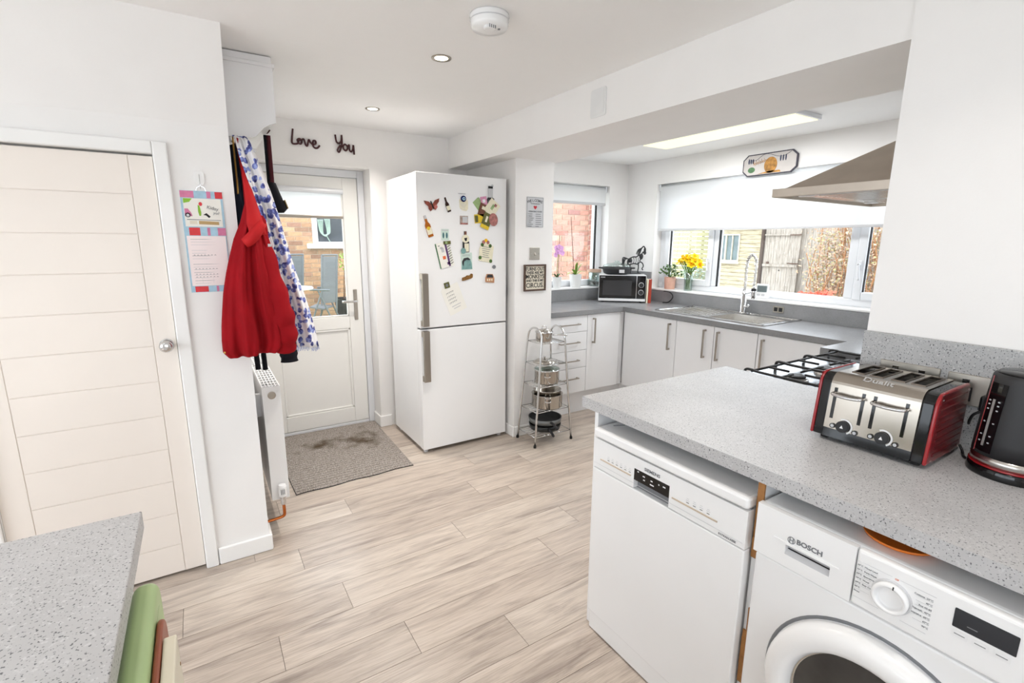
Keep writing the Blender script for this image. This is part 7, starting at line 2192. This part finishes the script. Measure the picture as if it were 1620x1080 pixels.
while z < 1.95:
    MB().box(9.78, 9.80, 6.85, 9.2, z, z + 0.088).build('slat', mat('fence_slat', (150, 147, 112), 0.8, var=0.08, vscale=6) if 'fence_slat' not in MATS else 'fence_slat', fe, bevel=0)
    z += 0.098
for y in (6.95, 7.28, 7.62, 8.2, 8.8):
    MB().box(9.80, 9.84, y, y + 0.05, -0.125, 1.97).build('post', 'fence_slat', fe)
def foliage(mb, n_, c, s_, size, q, up=0.3):
    for k in range(n_):
        p = Vector((c[0] + q.gauss(0, 0.5) * s_[0], c[1] + q.uniform(-1, 1) * s_[1], c[2] + q.uniform(-1, 1) * s_[2]))
        a = Vector((q.uniform(-1, 1), q.uniform(-1, 1), q.uniform(-0.6, 1)))
        if a.length < 0.1:
            continue
        a.normalize()
        b = a.orthogonal().normalized() * (size * 0.3)
        a = a * size * q.uniform(0.6, 1.2)
        mb.add([p, p + a * 0.5 + b, p + a, p + a * 0.5 - b], [(0, 1, 2, 3)])
    return mb
q = random.Random(77)
bs = thing('garden_shrub', 'low grey-green shrub in front of the slatted fence', 'shrub', (9.4, 7.15, -0.125))
foliage(MB(), 900, (9.45, 7.2, 0.55), (0.2, 0.32, 0.42), 0.06, q).build('foliage', mat('shrub_leaf', (130, 146, 130), 0.8, var=0.4, vscale=9), bs)['kind'] = 'stuff'
MB().tube([(9.45, 7.2, -0.125), (9.45, 7.2, 0.6)], 0.02, 6).build('stem', 'twig', bs)
gt = thing('timber_gate', 'old grey timber gate with a cross rail beside the shed', 'gate', (9.5, 5.3, -0.12))
for k in range(7):
    y = 4.96 + 0.097 * k
    MB().box(9.50, 9.522, y, y + 0.093, -0.08, 1.86 - 0.01 * (k % 3)).build('board', 'gate_board', gt)
for z in (0.2, 1.07, 1.66):
    MB().box(9.465, 9.50, 4.96, 5.63, z, z + (0.045 if z == 1.07 else 0.03)).build('rail', 'gate_board', gt)
for z in (1.13, 1.66):
    MB().box(9.455, 9.466, 4.93, 5.14, z, z + 0.02).build('hinge', 'dark_wood', gt)
MB().box(9.47, 9.50, 5.52, 5.56, 1.12, 1.16).build('latch', 'dark_wood', gt)
MB().lathe([(0.012, 0), (0.012, 0.01)], (9.49, 5.30, 1.0), 10, 'X').build('latch_hole', 'print_black', gt)
fp2 = thing('timber_fence', 'grey timber fence panel behind the brown hedge', 'fence', (9.6, 3.2, -0.12))
for k in range(29):
    y = 1.55 + 0.12 * k
    MB().box(9.58, 9.60, y, y + 0.115, -0.12, 1.9).build('board', 'gate_board', fp2)
for z in (0.3, 1.5):
    MB().box(9.60, 9.64, 1.55, 4.9, z, z + 0.07).build('rail', 'gate_board', fp2)
hg = thing('hedge', 'brown winter hedge of dense twigs and dead leaves beyond the sink window', 'hedge', (8.8, 3.2, -0.125))
mb = MB()
foliage(mb, 17000, (8.8, 2.85, 1.05), (0.34, 1.5, 1.15), 0.055, q)
mb.build('foliage', 'hedge_leaf', hg)['kind'] = 'stuff'
foliage(MB(), 4200, (8.7, 2.85, 0.8), (0.36, 1.45, 0.9), 0.05, q).build('green_foliage', 'hedge_leaf_green', hg)['kind'] = 'stuff'
tw = MB()
for k in range(260):
    y = q.uniform(1.4, 4.3)
    p0 = Vector((8.8 + q.uniform(-0.25, 0.25), y, q.uniform(-0.1, 0.8)))
    p1 = p0 + Vector((q.uniform(-0.35, 0.2), q.uniform(-0.35, 0.35), q.uniform(0.5, 1.3)))
    tw.tube([p0, (p0 + p1) / 2 + Vector((q.uniform(-0.06, 0.06), q.uniform(-0.06, 0.06), 0)), p1], 0.006, 4)
tw.build('twigs', 'twig', hg)['kind'] = 'stuff'
rs_ = thing('red_shrub', 'low red-leaved shrub at the foot of the hedge', 'shrub', (7.2, 3.5, -0.125))
foliage(MB(), 420, (7.2, 3.60, 0.72), (0.12, 0.12, 0.10), 0.06, q).build('foliage', 'red_leaf', rs_)['kind'] = 'stuff'
foliage(MB(), 420, (7.2, 3.36, 0.73), (0.10, 0.08, 0.12), 0.06, q).build('foliage', 'red_leaf', rs_)['kind'] = 'stuff'
MB().tube([(7.2, 3.6, -0.125), (7.2, 3.6, 0.75)], 0.012, 5).tube([(7.2, 3.36, -0.125), (7.2, 3.36, 0.75)], 0.012, 5).build('stems', 'twig', rs_)
